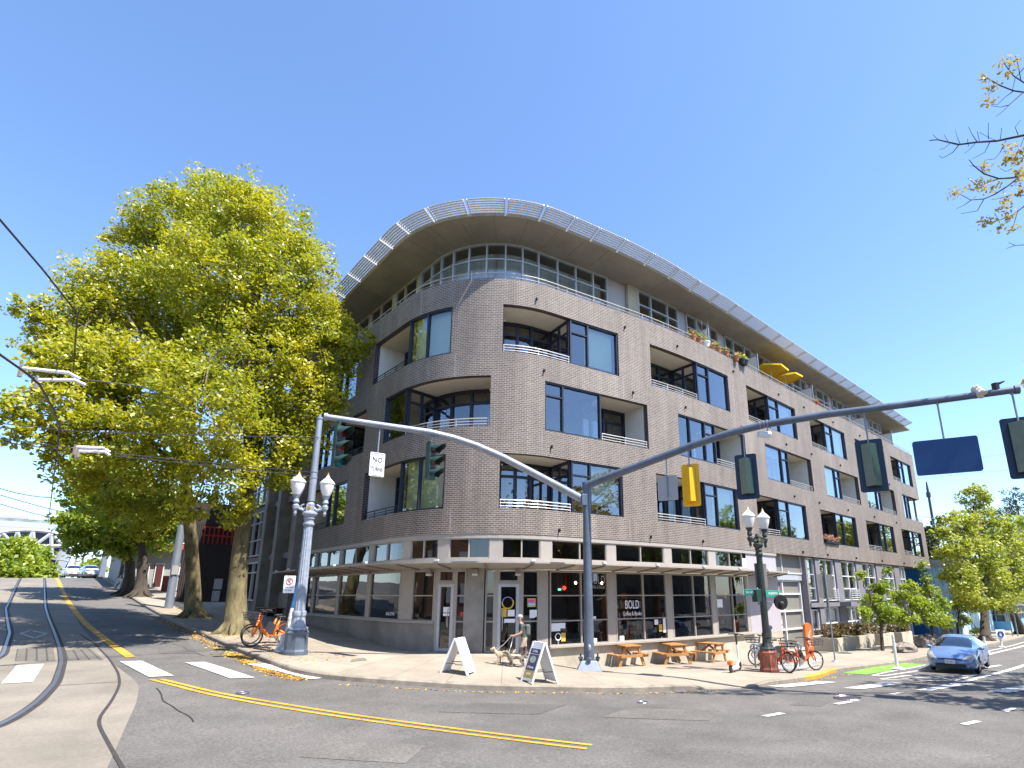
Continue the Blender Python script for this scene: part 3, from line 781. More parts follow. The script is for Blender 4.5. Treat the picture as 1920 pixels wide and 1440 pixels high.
cc = MB(); sheet(cc, FPath(.06), 18.24, 18.94, -2.7, 1.0); cc.quad(FP(18.24, -2.7, -.3), FP(18.24, -2.7, .06), FP(18.24, 1, .06), FP(18.24, 1, -.3)); cc.quad(FP(18.94, -2.7, .06), FP(18.94, -2.7, -.3), FP(18.94, 1, -.3), FP(18.94, 1, .06))
cc.build('column', M['concrete_dark'], bld)
for s_ in (16.75, 18.6, 20.2):
    lb_ = MB(); lb_.m = 0; lb_.box(FP(s_, .80, .12), (.2, .16, .16), rz=TH(s_)); lb_.m = 1; lb_.box(FP(s_, .68, .12), (.2, .15, .07), rz=TH(s_)); lb_.build('sconce', [tpd, M['white_metal']], bld)
# right shop front
rw = [(21.64, 24.57), (24.97, 27.98), (28.33, 31.3), (31.65, 34.5)]
for a, b in rw: glazing('shop_window', bld, FPath(-.14), a, b, -2.0, .86, [a + (b - a) * .52], [-.1, -1.07], fw=.055, fd=.1, fm=tp, gm=M['glass_shop'], pane='pane')
po = MB()
for a, b in ((24.57, 24.97), (27.98, 28.33), (31.3, 31.65), (34.5, 34.75)): sheet(po, FPath(-.1), a - .01, b + .01, -2.06, .93)
po.m = 1; sheet(po, FPath(-.09), 34.75, 38.2, -2.06, 2.09); po.m = 2; bar_h(po, FPath(-.08), 34.75, 38.2, -.12, -.1, .01)
po.m = 3; bar_h(po, FPath(-.02), 21.56, 35.0, -2.06, -1.99, .22)
po.build('shop_frame', [tp, M['lilac'], M['taupe_dark'], tp], bld)
# inside the shop: floor, back wall, shelving
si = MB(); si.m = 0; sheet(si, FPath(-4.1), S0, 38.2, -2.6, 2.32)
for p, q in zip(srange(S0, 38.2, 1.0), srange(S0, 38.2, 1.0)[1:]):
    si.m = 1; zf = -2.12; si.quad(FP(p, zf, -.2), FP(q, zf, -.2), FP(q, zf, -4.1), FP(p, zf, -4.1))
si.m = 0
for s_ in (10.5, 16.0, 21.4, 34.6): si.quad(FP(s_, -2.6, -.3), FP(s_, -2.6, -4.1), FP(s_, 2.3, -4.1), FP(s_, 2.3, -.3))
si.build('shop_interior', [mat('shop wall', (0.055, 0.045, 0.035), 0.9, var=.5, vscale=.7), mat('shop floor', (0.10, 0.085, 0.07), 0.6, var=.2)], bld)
bcols = [mat('book spine %s' % n, c, 0.7) for n, c in (('red', (.35, .04, .03)), ('blue', (.04, .1, .3)), ('cream', (.6, .55, .42)), ('teal', (.05, .25, .25)), ('white', (.7, .7, .7)), ('orange', (.6, .25, .05)))]
for s0, s1 in ((25.3, 27.6), (28.6, 29.6), (32.2, 34.2)):
    sh = thing('bookshelf', {25.3: 'timber shelf of books and jars inside the window lettered with the cafe name', 28.6: 'timber bookshelf inside the third shop window from the entrance', 32.2: 'timber bookshelf inside the last shop window before the garage'}[s0], 'bookshelf', group='shelves inside the shop windows')
    fr_ = MB()
    for z in (-2.05, -1.6, -1.15, -.7, -.25): bar_h(fr_, FPath(-1.3), s0, s1, z, z + .04, .34)
    for s_ in (s0, (s0 + s1) / 2, s1): bar_v(fr_, FPath(-1.3), s_, -2.1, .0, .05, .36)
    fr_.build('shelf_frame', M['wood'], sh)
    bo = MB()
    for z in (-2.01, -1.56, -1.11, -.66):
        s_ = s0 + .08
        while s_ < s1 - .1:
            w_ = rng.uniform(.03, .09); h_ = rng.uniform(.16, .34); bo.m = rng.randrange(6)
            if rng.random() < .75: bar_v(bo, FPath(-1.24), s_, z, z + h_, w_, .2)
            s_ += w_ + .012
    bo.build('books', bcols, sh)
# garage door
GD = FPath(-.55)
gd = MB(); gz0 = gz(*F(40, 0)) - .05
gd.m = 0; sheet(gd, GD, 38.45, 42.0, gz0, .72, -.06)
gd.m = 1
for z in (gz0 + .02, -2.12, -1.09, -.1, .66): bar_h(gd, GD, 38.4, 42.05, z, z + .1, .1)
for s_ in (38.45, 39.6, 42.0): bar_v(gd, GD, s_, gz0, .76, .11, .12)
gd.m = 2; sheet(gd, FPath(-.4), 38.2, 42.2, .76, 1.16); 
gd.m = 0; sheet(gd, FPath(-.42), 38.2, 42.2, 1.16, 2.24)
gd.m = 1
for s_ in (38.25, 39.5, 42.15): bar_v(gd, FPath(-.4), s_, 1.16, 2.24, .08, .08)
bar_h(gd, FPath(-.4), 38.2, 42.2, 1.13, 1.2, .09)
gd.m = 3; bar_v(gd, GD, 39.0, -1.75, -1.5, .34, .02, .02); bar_v(gd, GD, 39.0, -2.1, -1.85, .34, .02, .02)
gd.m = 2; gd.quad(FP(38.2, -3.6, -.09), FP(38.2, -3.6, -.6), FP(38.2, 2.24, -.6), FP(38.2, 2.24, -.09))
gd.build('garage_door', [mat('perforated garage panel', (.19, .18, .16), .6, var=.06), M['white_metal'], M['silver'], M['sign_white']], bld)
# town house fronts
th = MB()
def pier(a, b, d=-.12): th.m = 0; sheet(th, FPath(d), a, b, -4.0, 2.24); th.quad(FP(b, -4, d), FP(b, -4, -1), FP(b, 2.24, -1), FP(b, 2.24, d)); th.quad(FP(a, -4, -1), FP(a, -4, d), FP(a, 2.24, d), FP(a, 2.24, -1))
for a, b in ((42.2, 42.42), (43.7, 44.35), (46.95, 48.0), (50.8, 52.05), (55.0, 56.45), (59.3, 60.6)): pier(a, b)
th.m = 0; sheet(th, FPath(-.9), 42.2, 62, -4.0, 2.24)
for a, b in ((46.8, 48.3), (50.7, 52.3), (54.9, 56.7)): th.m = 0; bar_h(th, FPath(.25), a, b, -.86, -.56, .8)
th.m = 0; bar_h(th, FPath(-.2), 42.3, 62, -.86, -.6, .3)
th.build('townhouse_wall', M['purple_grey'], bld)
glazing('townhouse_window', bld, FPath(-.3), 42.45, 43.68, -.5, 2.2, [], [1.15, .3], fw=.08, fd=.12, fm=sil, gm=M['glass'])
glazing('townhouse_window', bld, FPath(-.3), 42.45, 43.68, -3.2, -1.0, [], [-2.2], fw=.08, fd=.12, fm=M['white_metal'], gm=M['glass'])
for a, b in ((44.4, 46.9), (48.05, 50.75), (52.1, 54.95), (56.5, 59.25), (60.65, 62.4)):
    glazing('townhouse_window', bld, FPath(-.3), a, b, -.5, 2.2, [(a + b) / 2], [1.15, .3], fw=.09, fd=.14, fm=M['white_metal'], gm=M['glass'])
    glazing('townhouse_door', bld, FPath(-.3), a, b, -3.5, -.9, [a + (b - a) * .38], [-1.9, -2.5], fw=.1, fd=.14, fm=M['white_metal'], gm=M['glass'])
    bl = MB(); sheet(bl, FPath(-.6), a + .1, b - .1, .2, 1.0); sheet(bl, FPath(-.62), a + (b - a) * .4, b - .1, -2.3, -1.0); bl.build('blind', M['blind'], bld)
    rb = MB()
    for z in np.arange(-.45, .32, .13): rb.tube([FP(a + (b - a) * .45, z, -.1), FP(b, z, -.1)], .02, 5)
    for s_ in (a + (b - a) * .45, b): rb.tube([FP(s_, -.5, -.1), FP(s_, .34, -.1)], .024, 5)
    rb.build('juliet_railing', M['white_metal'], bld)
ei = MB(); ei.quad(FP(S_END - 5, -4.2, -1), FP(S_END - 5, -4.2, -14), FP(S_END - 5, 2.3, -14), FP(S_END - 5, 2.3, -1)); ei.quad(FP(62, -4.2, -.95), FP(S_END - 5, -4.2, -.95), FP(S_END - 5, 2.3, -.95), FP(62, 2.3, -.95)); ei.build('end_wall', mat('dark brown end sheet', (.06, .05, .045), .7, var=.2), bld)  # plain dark brown sheets closing the open end under the brick

# concrete and glass wing on the left street
wg = MB(); wg.m = 0
for s_, wd in ((3.1, .75), (0.0, .55), (-2.6, .6), (-7.6, .8)): bar_v(wg, FPath(-.05), s_, -2.0, 13.2, wd, .9)
wg.m = 1
for z in (2.0, 5.4, 8.7, 12.0): bar_h(wg, FPath(-.35), -8, 3.0, z, z + .34, .7)
wg.m = 0; bar_h(wg, FPath(-.3), -2.4, 2.9, -2.2, .06, .5); bar_h(wg, FPath(-.3), -7.4, -2.9, -2.2, -.55, .5)
wg.m = 2; sheet(wg, FPath(-3.6), -8, 3.3, -2, 13); wg.quad(FP(-8, -2, -.4), FP(-8, 13.2, -.4), FP(-8, 13.2, -12), FP(-8, -2, -12)); wg.m = 1; wg.quad(FP(-8, 13.2, 0), FP(3.5, 13.2, 0), FP(3.5, 13.2, -12), FP(-8, 13.2, -12))
wg.build('concrete_frame', [M['concrete_dark'], M['purple_grey'], M['interior']], bld)
for a, b, d in ((-7.2, -2.95, .15), (-2.3, -.3, -.4), (.3, 2.7, -.4)):
    glazing('wing_window', bld, FPath(d), a, b, .06 if a > -3 else -.5, 1.98, [a + (b - a) * .6], [1.3], fw=.09, fd=.12, fm=sil, gm=M['glass_green'])
    for z in (2.36, 5.76, 9.06): glazing('wing_window', bld, FPath(d), a, b, z, z + 2.95, [a + (b - a) * .35, a + (b - a) * .68], [z + 1.05, z + 2.2], fw=.08, fd=.12, fm=sil, gm=M['glass_green'])
# ================================================================== ground, road, pavement, markings
def ground_mat(name, col, var, vs, bump, bs, speck=0.0):
    m = bpy.data.materials.new(name); m.use_nodes = True
    N, L = m.node_tree.nodes, m.node_tree.links; b = N['Principled BSDF']; b.inputs['Roughness'].default_value = 0.88
    tc = N.new('ShaderNodeTexCoord')
    n1 = N.new('ShaderNodeTexNoise'); n1.inputs['Scale'].default_value = vs; n1.inputs['Detail'].default_value = 12; n1.inputs['Roughness'].default_value = .6; L.new(tc.outputs['Object'], n1.inputs['Vector'])
    n2 = N.new('ShaderNodeTexNoise'); n2.inputs['Scale'].default_value = bs; n2.inputs['Detail'].default_value = 3; L.new(tc.outputs['Object'], n2.inputs['Vector'])
    n3 = N.new('ShaderNodeTexNoise'); n3.inputs['Scale'].default_value = .12; n3.inputs['Detail'].default_value = 4; L.new(tc.outputs['Object'], n3.inputs['Vector'])
    def rng_(src, lo, hi, a=.3, c=.7):
        r = N.new('ShaderNodeMapRange'); r.inputs[1].default_value = a; r.inputs[2].default_value = c; r.inputs[3].default_value = lo; r.inputs[4].default_value = hi; L.new(src, r.inputs[0]); return r.outputs[0]
    a = N.new('ShaderNodeMath'); a.operation = 'MULTIPLY'; L.new(rng_(n1.outputs[0], 1 - var, 1 + var), a.inputs[0]); L.new(rng_(n2.outputs[0], 1 - speck, 1 + speck), a.inputs[1])
    a2 = N.new('ShaderNodeMath'); a2.operation = 'MULTIPLY'; L.new(a.outputs[0], a2.inputs[0]); L.new(rng_(n3.outputs[0], .86, 1.14), a2.inputs[1])
    sc = N.new('ShaderNodeVectorMath'); sc.operation = 'SCALE'; sc.inputs[0].default_value = col; L.new(a2.outputs[0], sc.inputs['Scale']); L.new(sc.outputs[0], b.inputs['Base Color'])
    bp = N.new('ShaderNodeBump'); bp.inputs['Strength'].default_value = bump; bp.inputs['Distance'].default_value = .01; L.new(n2.outputs[0], bp.inputs['Height']); L.new(bp.outputs[0], b.inputs['Normal'])
    return m
M['asphalt'] = ground_mat('worn asphalt', (0.105, 0.098, 0.090), .24, .7, .35, 22, .30)
M['slab'] = ground_mat('track slab concrete', (0.185, 0.163, 0.132), .18, .8, .2, 18, .12)
def paving(name, col, bw, rh, mort, ms=.012):
    m = ground_mat(name, col, .13, 1.1, .15, 24, .10)
    N, L = m.node_tree.nodes, m.node_tree.links; b = N['Principled BSDF']
    src = b.inputs['Base Color'].links[0].from_socket
    uv = N.new('ShaderNodeUVMap'); uv.uv_map = 'UVMap'
    br = N.new('ShaderNodeTexBrick'); br.offset = 0.0; br.inputs['Scale'].default_value = 1; br.inputs['Mortar Size'].default_value = ms; br.inputs['Brick Width'].default_value = bw; br.inputs['Row Height'].default_value = rh
    br.inputs['Color1'].default_value = (1, 1, 1, 1); br.inputs['Color2'].default_value = (.86, .86, .86, 1); br.inputs['Mortar'].default_value = (mort, mort, mort, 1)
    L.new(uv.outputs[0], br.inputs['Vector'])
    mx = N.new('ShaderNodeVectorMath'); mx.operation = 'MULTIPLY'; L.new(src, mx.inputs[0]); L.new(br.outputs['Color'], mx.inputs[1]); L.new(mx.outputs[0], b.inputs['Base Color'])
    return m
M['paving'] = paving('pavement concrete', (0.285, 0.245, 0.19), 1.52, 1.52, .5)
M['kerb'] = mat('kerb concrete', (0.23, 0.20, 0.16), .9, var=.3, vscale=3, bump=.3, bscale=30)
M['cobble'] = paving('granite setts', (0.16, 0.145, 0.125), .28, .16, .35, .03)
M['steel_rail'] = mat('worn rail steel', (0.20, 0.20, 0.24), .35, metal=.7, var=.1)
M['groove'] = mat('rail groove', (0.035, 0.03, 0.028), .9, var=.3)

xs = np.r_[-900, -400, -150, -60, np.arange(-30, 76, 1.0), 90, 110, 160, 300, 600, 1200]
ys = np.r_[-900, -400, -120, -40, np.arange(-15, 96, 1.0), 105, 120, 140, 200, 400, 900, 1500]
XX, YY = np.meshgrid(xs, ys)
ZZ = g(XX, YY) - KERB
V = np.stack([XX, YY, ZZ], -1).reshape(-1, 3); nx, ny = len(xs), len(ys)
Fq = [(j * nx + i, j * nx + i + 1, (j + 1) * nx + i + 1, (j + 1) * nx + i) for j in range(ny - 1) for i in range(nx - 1)]
tag(link_mesh('road', V, Fq, M['asphalt'], smooth=True), kind='structure')

def resample(pts, n):
    P = np.array(pts, float); d = np.r_[0, np.cumsum(np.hypot(*np.diff(P[:, :2], axis=0).T))]
    t = np.linspace(0, d[-1], n); return np.stack([np.interp(t, d, P[:, k]) for k in range(P.shape[1])], 1)
KO = [(5.6, 84), (5.68, 60), (5.7, 45), (5.72, 35.3), (5.72, 26.3), (5.75, 21.7), (5.81, 17.15), (6.12, 15.95), (6.6, 15.4), (7.31, 14.95), (8.28, 14.15), (9.34, 13.28), (10.41, 12.45), (11.61, 11.7), (12.3, 11.36), (13.93, 10.62), (14.98, 10.15), (15.9, 9.62), (17.38, 9.2), (20.29, 9.05), (21.5, 9.02), (22.6, 9.25), (24.38, 9.68), (26.0, 9.55), (30.6, 8.95), (33.3, 8.8), (51.7, 9.15), (66.9, 9.55), (112, 11)]
KI = [(13, 84), (13, 60), (13, 45), (13, 35.3), (13, 27), (12, 23.2), (11.6, 21.5), (11.8, 20.5), (12.1, 19.8), (12.5, 19.2), (12.9, 18.6), (13.4, 18.0), (14.1, 17.4), (14.9, 17.1), (15.7, 16.9), (17, 16.7), (18.2, 16.5), (19.5, 16.3), (20.5, 16.1), (22.5, 15.9), (23.4, 15.8), (24.5, 15.8), (26.4, 15.7), (28, 15.7), (31.5, 15.6), (34.5, 15.6), (52, 16), (67, 16.3), (112, 17)]
# densify segment by segment so that the two lines stay matched
o2, i2 = [], []
for k in range(len(KO) - 1):
    n = max(1, int(math.hypot(KO[k + 1][0] - KO[k][0], KO[k + 1][1] - KO[k][1]) / .5))
    n = min(n, 30)
    for j in range(n):
        f_ = j / n
        o2.append((KO[k][0] + (KO[k + 1][0] - KO[k][0]) * f_, KO[k][1] + (KO[k + 1][1] - KO[k][1]) * f_)); i2.append((KI[k][0] + (KI[k + 1][0] - KI[k][0]) * f_, KI[k][1] + (KI[k + 1][1] - KI[k][1]) * f_))
o2.append(KO[-1]); i2.append(KI[-1])
o2, i2 = np.array(o2), np.array(i2)
for _ in range(3):
    o2[1:-1] = .25 * o2[:-2] + .5 * o2[1:-1] + .25 * o2[2:]
def drop(x, y):
    return float(np.interp(x, [15.0, 15.6, 17.0, 17.8], [0, 1, 1, 0])) * (1 if y < 12 else 0)
nc = 15; V, UVc = [], []; arc = np.r_[0, np.cumsum(np.hypot(*np.diff(o2, axis=0).T))]
for k in range(len(o2)):
    a, b = o2[k], i2[k]; W_ = math.hypot(*(b - a)); dr = drop(*a)
    ed = a + (b - a) * (.16 / W_)
    for j in range(nc):
        f_ = (j / (nc - 1)) ** 1.15; p = ed + (b - ed) * f_
        z = gz(*p) - (KERB - .012) * dr * max(0, 1 - f_ * W_ / 1.5)
        V.append((p[0], p[1], z)); UVc.append((arc[k], f_ * W_))
Fs, uvs = [], []
for k in range(len(o2) - 1):
    for j in range(nc - 1):
        q = (k * nc + j, (k + 1) * nc + j, (k + 1) * nc + j + 1, k * nc + j + 1); Fs.append(q); uvs += [UVc[i] for i in q]
tag(link_mesh('pavement', V, Fs, M['paving'], uv=uvs, smooth=True), kind='structure')
kb = MB(); pr_ = None
for k in range(len(o2)):
    a, b = o2[k], i2[k]; W_ = math.hypot(*(b - a)); u = (b - a) / W_; dr = drop(*a); z = gz(*a) - (KERB - .012) * dr
    e = a + u * .17
    row = [(a[0] - u[0] * .015, a[1] - u[1] * .015, z - .5), (a[0] - u[0] * .015, a[1] - u[1] * .015, z - .03), (a[0] + u[0] * .02, a[1] + u[1] * .02, z + .003), (e[0], e[1], gz(*e) - (KERB - .012) * dr + .003)]
    row = [kb.v(p) for p in row]
    if pr_:
        yel = 20.6 < a[0] < 24.6 and a[1] < 12
        kb.m = 1 if yel else 0
        for j in range(3): kb.f((pr_[j], row[j], row[j + 1], pr_[j + 1]))
    pr_ = row
tag(kb.build('kerb', [M['kerb'], M['yellow_paint']]), kind='structure')

def ribbon(mb, pts, wd, off, step=.4, uv=True):
    P = np.array([(p[0], p[1]) for p in pts], float); d = np.r_[0, np.cumsum(np.hypot(*np.diff(P, axis=0).T))]
    n = max(2, int(d[-1] / step) + 1); t = np.linspace(0, d[-1], n)
    # smooth interpolation (Catmull-Rom through numpy gradient)
    Q = np.stack([np.interp(t, d, P[:, 0]), np.interp(t, d, P[:, 1])], 1)
    if len(P) > 2:
        for _ in range(3): Q[1:-1] = .25 * Q[:-2] + .5 * Q[1:-1] + .25 * Q[2:]
    T = np.gradient(Q, axis=0); T /= np.maximum(1e-9, np.hypot(T[:, 0], T[:, 1]))[:, None]
    Nn = np.stack([-T[:, 1], T[:, 0]], 1); pv = None
    for k in range(n):
        l, r = Q[k] + Nn[k] * wd / 2, Q[k] - Nn[k] * wd / 2
        c = (mb.v((l[0], l[1], gz(*l) + off)), mb.v((r[0], r[1], gz(*r) + off)))
        if pv: mb.f((pv[1], c[1], c[0], pv[0]), [(t[k - 1], 0), (t[k], 0), (t[k], wd), (t[k - 1], wd)])
        pv = c
def patch(mb, corners, off, n=6):
    A, B, C_, D = [np.array(c[:2], float) for c in corners]
    ids = []
    for j in range(n + 1):
        for i in range(n + 1):
            u, v = i / n, j / n; p = (A * (1 - u) + B * u) * (1 - v) + (D * (1 - u) + C_ * u) * v
            ids.append(mb.v((p[0], p[1], gz(*p) + off)))
    l1, l2 = math.hypot(*(B - A)), math.hypot(*(D - A))
    for j in range(n):
        for i in range(n):
            q = (j * (n + 1) + i, j * (n + 1) + i + 1, (j + 1) * (n + 1) + i + 1, (j + 1) * (n + 1) + i)
            mb.f([ids[k] for k in q], [((k % (n + 1)) / n * l1, (k // (n + 1)) / n * l2) for k in q])
RZ = -KERB
def px(*l): return [gp(a, b, RZ) for a, b in l]
def mark(name, m, fn):
    b = MB(); fn(b); return tag(b.build(name, m), kind='structure')
# track slab: two edges matched point by point
LE = [(-2.6, 84), (-2.6, 60), (-2.6, 45), (-2.5, 35), (-2.4, 28), (-2.4, 22), (-2.8, 16), (-3.6, 11), (-5, 7), (-8, 2), (-12, -2)]
RE = [(2.1, 84), (2.1, 60), (2.1, 45), (2.05, 35), (2.1, 29)] + [tuple(p[:2]) for p in px((205, 1240), (262, 1282), (256, 1318), (236, 1361))] + [(.6, 7.0), (-3, 1.0)]
def slabf(b):
    L_, R_ = np.array(LE, float), np.array(RE, float); n = 90
    def rs(P):
        t = np.linspace(0, len(P) - 1, n); Q = np.stack([np.interp(t, range(len(P)), P[:, k]) for k in (0, 1)], 1)
        for _ in range(6): Q[1:-1] = .25 * Q[:-2] + .5 * Q[1:-1] + .25 * Q[2:]
        return Q
    A, B = rs(L_), rs(R_); m = 8; rows = []
    for k in range(n): rows.append([b.v((*(A[k] + (B[k] - A[k]) * j / m), gz(*(A[k] + (B[k] - A[k]) * j / m)) + RZ + .006)) for j in range(m + 1)])
    for r0, r1 in zip(rows, rows[1:]):
        for j in range(m): b.f((r0[j], r1[j], r1[j + 1], r0[j + 1]))
mark('track_slab', M['slab'], slabf)
rr = [tuple(p[:2]) for p in px((76, 1103), (87, 1140), (101, 1180), (114, 1216), (118, 1241), (106, 1281), (72, 1318), (7, 1361))]
rl = [tuple(p[:2]) for p in px((38, 1103), (31, 1147), (20, 1187), (7, 1230))]
rr = [(1.0, 78)] + [(.95, 60), (.95, 45)] + rr[2:] + [(rr[-1][0] - 1.6, rr[-1][1] - 2.6), (rr[-1][0] - 4.5, rr[-1][1] - 6)]
rl = [(-.75, 78), (-.75, 60), (-.75, 45)] + rl[2:] + [(rl[-1][0] - .75, rl[-1][1] - 3.5), (rl[-1][0] - 2.6, rl[-1][1] - 8), (rl[-1][0] - 5, rl[-1][1] - 12)]
for r_ in (rl, rr):
    mark('rail_groove', M['groove'], lambda b: ribbon(b, r_, .21, RZ + .012))
    mark('tram_rail', M['steel_rail'], lambda b: ribbon(b, [(p[0] - .03, p[1]) for p in r_], .085, RZ + .018))
jn = [tuple(p[:2]) for p in px((150, 1190), (178, 1208), (205, 1236), (222, 1262), (225, 1285), (208, 1318), (180, 1352))] + [(1.4, 9)]
mark('slab_joint', M['groove'], lambda b: ribbon(b, jn, .06, RZ + .012))
mark('slab_joint', M['groove'], lambda b: ribbon(b, px((110, 1286), (225, 1279)), .03, RZ + .012))
mark('setts', M['cobble'], lambda b: patch(b, px((28, 1240), (104, 1240), (100, 1215), (32, 1217)), RZ + .012))
mark('setts', M['cobble'], lambda b: patch(b, px((127, 1239), (196, 1238), (170, 1217), (122, 1219)), RZ + .012))
def dia(b):
    q = px((38, 1188), (58, 1183), (87, 1188), (65, 1197))
    for a, c in zip(q, q[1:] + q[:1]): ribbon(b, [a, c], .09, RZ + .014)
mark('diamond_mark', M['white_paint'], dia)
yl = [(1.9, 80), (1.95, 62)] + [tuple(p[:2]) for p in px((126, 1125), (144, 1151), (170, 1178), (202, 1203), (231, 1223), (245, 1233))]
mark('lane_line', M['yellow_paint'], lambda b: ribbon(b, yl, .26, RZ + .014))
ya = px((282, 1274.5), (325, 1285), (375, 1299), (425, 1309), (480, 1319), (560, 1333), (650, 1346), (755, 1361), (900, 1380), (1100, 1405))
yb = px((301, 1274), (340, 1283), (390, 1296), (440, 1306), (490, 1314), (570, 1327), (660, 1341), (765, 1355), (910, 1374), (1110, 1398))
for q in (ya, yb): mark('lane_line', M['yellow_paint'], lambda b: ribbon(b, q, .11, RZ + .012))
for q in ([(224, 1241), (266, 1240), (326, 1268), (279, 1270.5)], [(346, 1243), (384, 1242), (477.5, 1271.7), (431, 1273)], [(462.5, 1246), (497, 1245), (613, 1271.7), (582, 1274.5)], [(31, 1249), (82, 1246), (61, 1279.5), (2, 1283)],
          [(1439, 1287), (1472, 1290), (1569, 1280), (1537, 1278)], [(1581, 1291), (1618, 1293), (1701, 1282), (1663, 1279)], [(1717, 1295), (1747, 1296), (1828, 1283), (1787, 1282)], [(1852, 1297), (1890, 1300), (1945, 1292), (1930, 1284)]):
    mark('crosswalk_stripe', M['white_paint'], lambda b: patch(b, px(*q), RZ + .018))
for q in ([(1427, 1343), (1440, 1345), (1473, 1339), (1460, 1337)], [(1562, 1320), (1573, 1322), (1602, 1317), (1590, 1315)], [(1665, 1302), (1678, 1303), (1697, 1300), (1683, 1299)], [(1800, 1358), (1813, 1361), (1841, 1354), (1827, 1352)], [(1877, 1333), (1890, 1336), (1907, 1329), (1897, 1327)]):
    mark('lane_dash', M['white_paint'], lambda b: patch(b, px(*q), RZ + .014, 3))
for pts, wd in (([(1808, 1279), (1854, 1266), (1920, 1248), (1990, 1231)], .22), ([(1743, 1266), (1789, 1277)], .12), ([(1789, 1277), (1829, 1266)], .12), ([(1829, 1266), (1857, 1268)], .12), ([(1651, 1274), (1729, 1264)], .14), ([(1655, 1275), (1765, 1277)], .12), ([(1690, 1273), (1818, 1267)], .1), ([(1735, 1247), (1660, 1261), (1637, 1267)], .14), ([(1637, 1267.5), (1650, 1269), (1735, 1256)], .14), ([(1849, 1252), (1876, 1247.5)], .2), ([(1846, 1230), (1920, 1211), (1990, 1197)], .2), ([(1850, 1222), (1920, 1204)], .12)):
    mark('lane_line', M['white_paint'], lambda b: ribbon(b, px(*pts), wd, RZ + .013))
mark('bike_lane_paint', M['green_paint'], lambda b: patch(b, px((1580, 1262), (1624, 1265), (1732, 1246), (1676, 1242)), RZ + .010))
mh = MB(); c_ = gp(1590, 1310, RZ)
mh.m = 0; mh.disc((c_.x, c_.y, c_.z + .008), (0, 0, 1), .34, .012, 24); mh.m = 1; mh.torus((c_.x, c_.y, c_.z + .012), (0, 0, 1), .34, .03, 24, 4)
tag(mh.build('manhole_cover', [M['groove'], M['steel_rail']]), 'round iron manhole cover in the asphalt near the dashed lane line', 'manhole cover')
mark('utility_lid', M['taupe_dark'], lambda b: patch(b, [gp(657, 1241), gp(689, 1238), gp(683, 1234), gp(660, 1236)], .012, 2))
# yellow flakes of old kerb paint and blossom litter in the gutter
tar = mat('tar seal', (0.028, 0.027, 0.026), .6, var=.3)
for k in range(2):
    x, y = rng.uniform(5.5, 24), rng.uniform(1.5, 8.5)
    if k < 3: x, y = rng.uniform(2.6, 5), rng.uniform(9, 30)
    a = rng.uniform(-.5, .3) if k >= 3 else rng.uniform(1.2, 1.9); P_ = [(x, y)]
    for j in range(rng.randrange(5, 11)): a += rng.uniform(-.45, .45); P_.append((P_[-1][0] + math.cos(a) * .55, P_[-1][1] + math.sin(a) * .55))
    P_ = [p for p in P_ if not (p[0] > 5.2 and p[1] > 8.6)]
    if len(P_) > 2: mark('tar_seam', tar, lambda b: ribbon(b, P_, rng.uniform(.02, .045), RZ + .008, .2))
pa = ground_mat('newer asphalt patch', (0.090, 0.085, 0.079), .2, .9, .3, 24, .3); pb = ground_mat('older asphalt patch', (0.117, 0.108, 0.098), .2, .9, .3, 20, .3)
for q, m_ in (([(820, 1335), (1010, 1340), (1060, 1322), (890, 1318)], pa), ([(1130, 1345), (1330, 1352), (1350, 1332), (1180, 1328)], pb), ([(300, 1225), (372, 1226), (350, 1200), (295, 1199)], pa), ([(560, 1420), (760, 1432), (800, 1398), (620, 1390)], pb), ([(1480, 1322), (1540, 1325), (1560, 1314), (1505, 1311)], pa)):
    mark('asphalt_patch', m_, lambda b: patch(b, px(*q), RZ + .007))
for a, c in ((1205, 1318), (455, 1300)):
    c_ = gp(a, c, RZ); vb = MB(); vb.m = 0; vb.disc((c_.x, c_.y, c_.z + .008), (0, 0, 1), .13, .012, 16); vb.m = 1; vb.torus((c_.x, c_.y, c_.z + .012), (0, 0, 1), .13, .018, 16, 4)
    tag(vb.build('valve_cover', [M['groove'], M['steel_rail']]), 'small round iron valve cover in the road, %s' % ('right of the double yellow line' if a > 1000 else 'just below the middle crosswalk stripe'), 'valve cover')
def scatter_flat(name, m, pts, size, kind='stuff', label=None, cat=None):
    V_, F_ = [], []
    for (x, y, z) in pts:
        a = rng.uniform(0, 6.28); s_ = size * rng.uniform(.6, 1.3); t1, t2 = rng.uniform(-.3, .3), rng.uniform(-.3, .3)
        i = len(V_); c, sn = math.cos(a), math.sin(a)
        for u, v in ((-1, 0), (0, -.6), (1, 0), (0, .6)):
            dx, dy = (u * c - v * sn) * s_, (u * sn + v * c) * s_; V_.append((x + dx, y + dy, z + .012 + (dx * t1 + dy * t2)))
        F_.append((i, i + 1, i + 2, i + 3))
    return tag(link_mesh(name, V_, F_, m), label, cat, kind=kind)
lp_ = []
def along(pts, n, spread, z):
    P = resample(pts, n)
    for p in P:
        x, y = p[0] + rng.gauss(0, spread), p[1] + rng.gauss(0, spread * .6); lp_.append((x, y, gz(x, y) + z))
along([(5.45, 38), (5.4, 26), (5.4, 17.5)], 700, .16, RZ)
along([(5.4, 22), (5.4, 17.2), (5.75, 16)], 800, .12, RZ)
along([(6.2, 15.2), (9.1, 13.0), (12, 11.2), (15.4, 9.5)], 130, .06, RZ)
along([(17.5, 8.9), (22, 8.8), (27, 9.0), (34, 8.5)], 160, .08, RZ)
for _ in range(900): x, y = rng.uniform(5.9, 8.3), rng.uniform(18, 42); lp_.append((x, y, gz(x, y)))
for _ in range(500): x, y = rng.gauss(6.9, .7), rng.gauss(27.2, 1.0); lp_.append((x, y, gz(x, y)))
scatter_flat('fallen_leaves', M['litter'], lp_, .05, label='yellow fallen blossom and leaves lying along the kerb', cat='leaves')
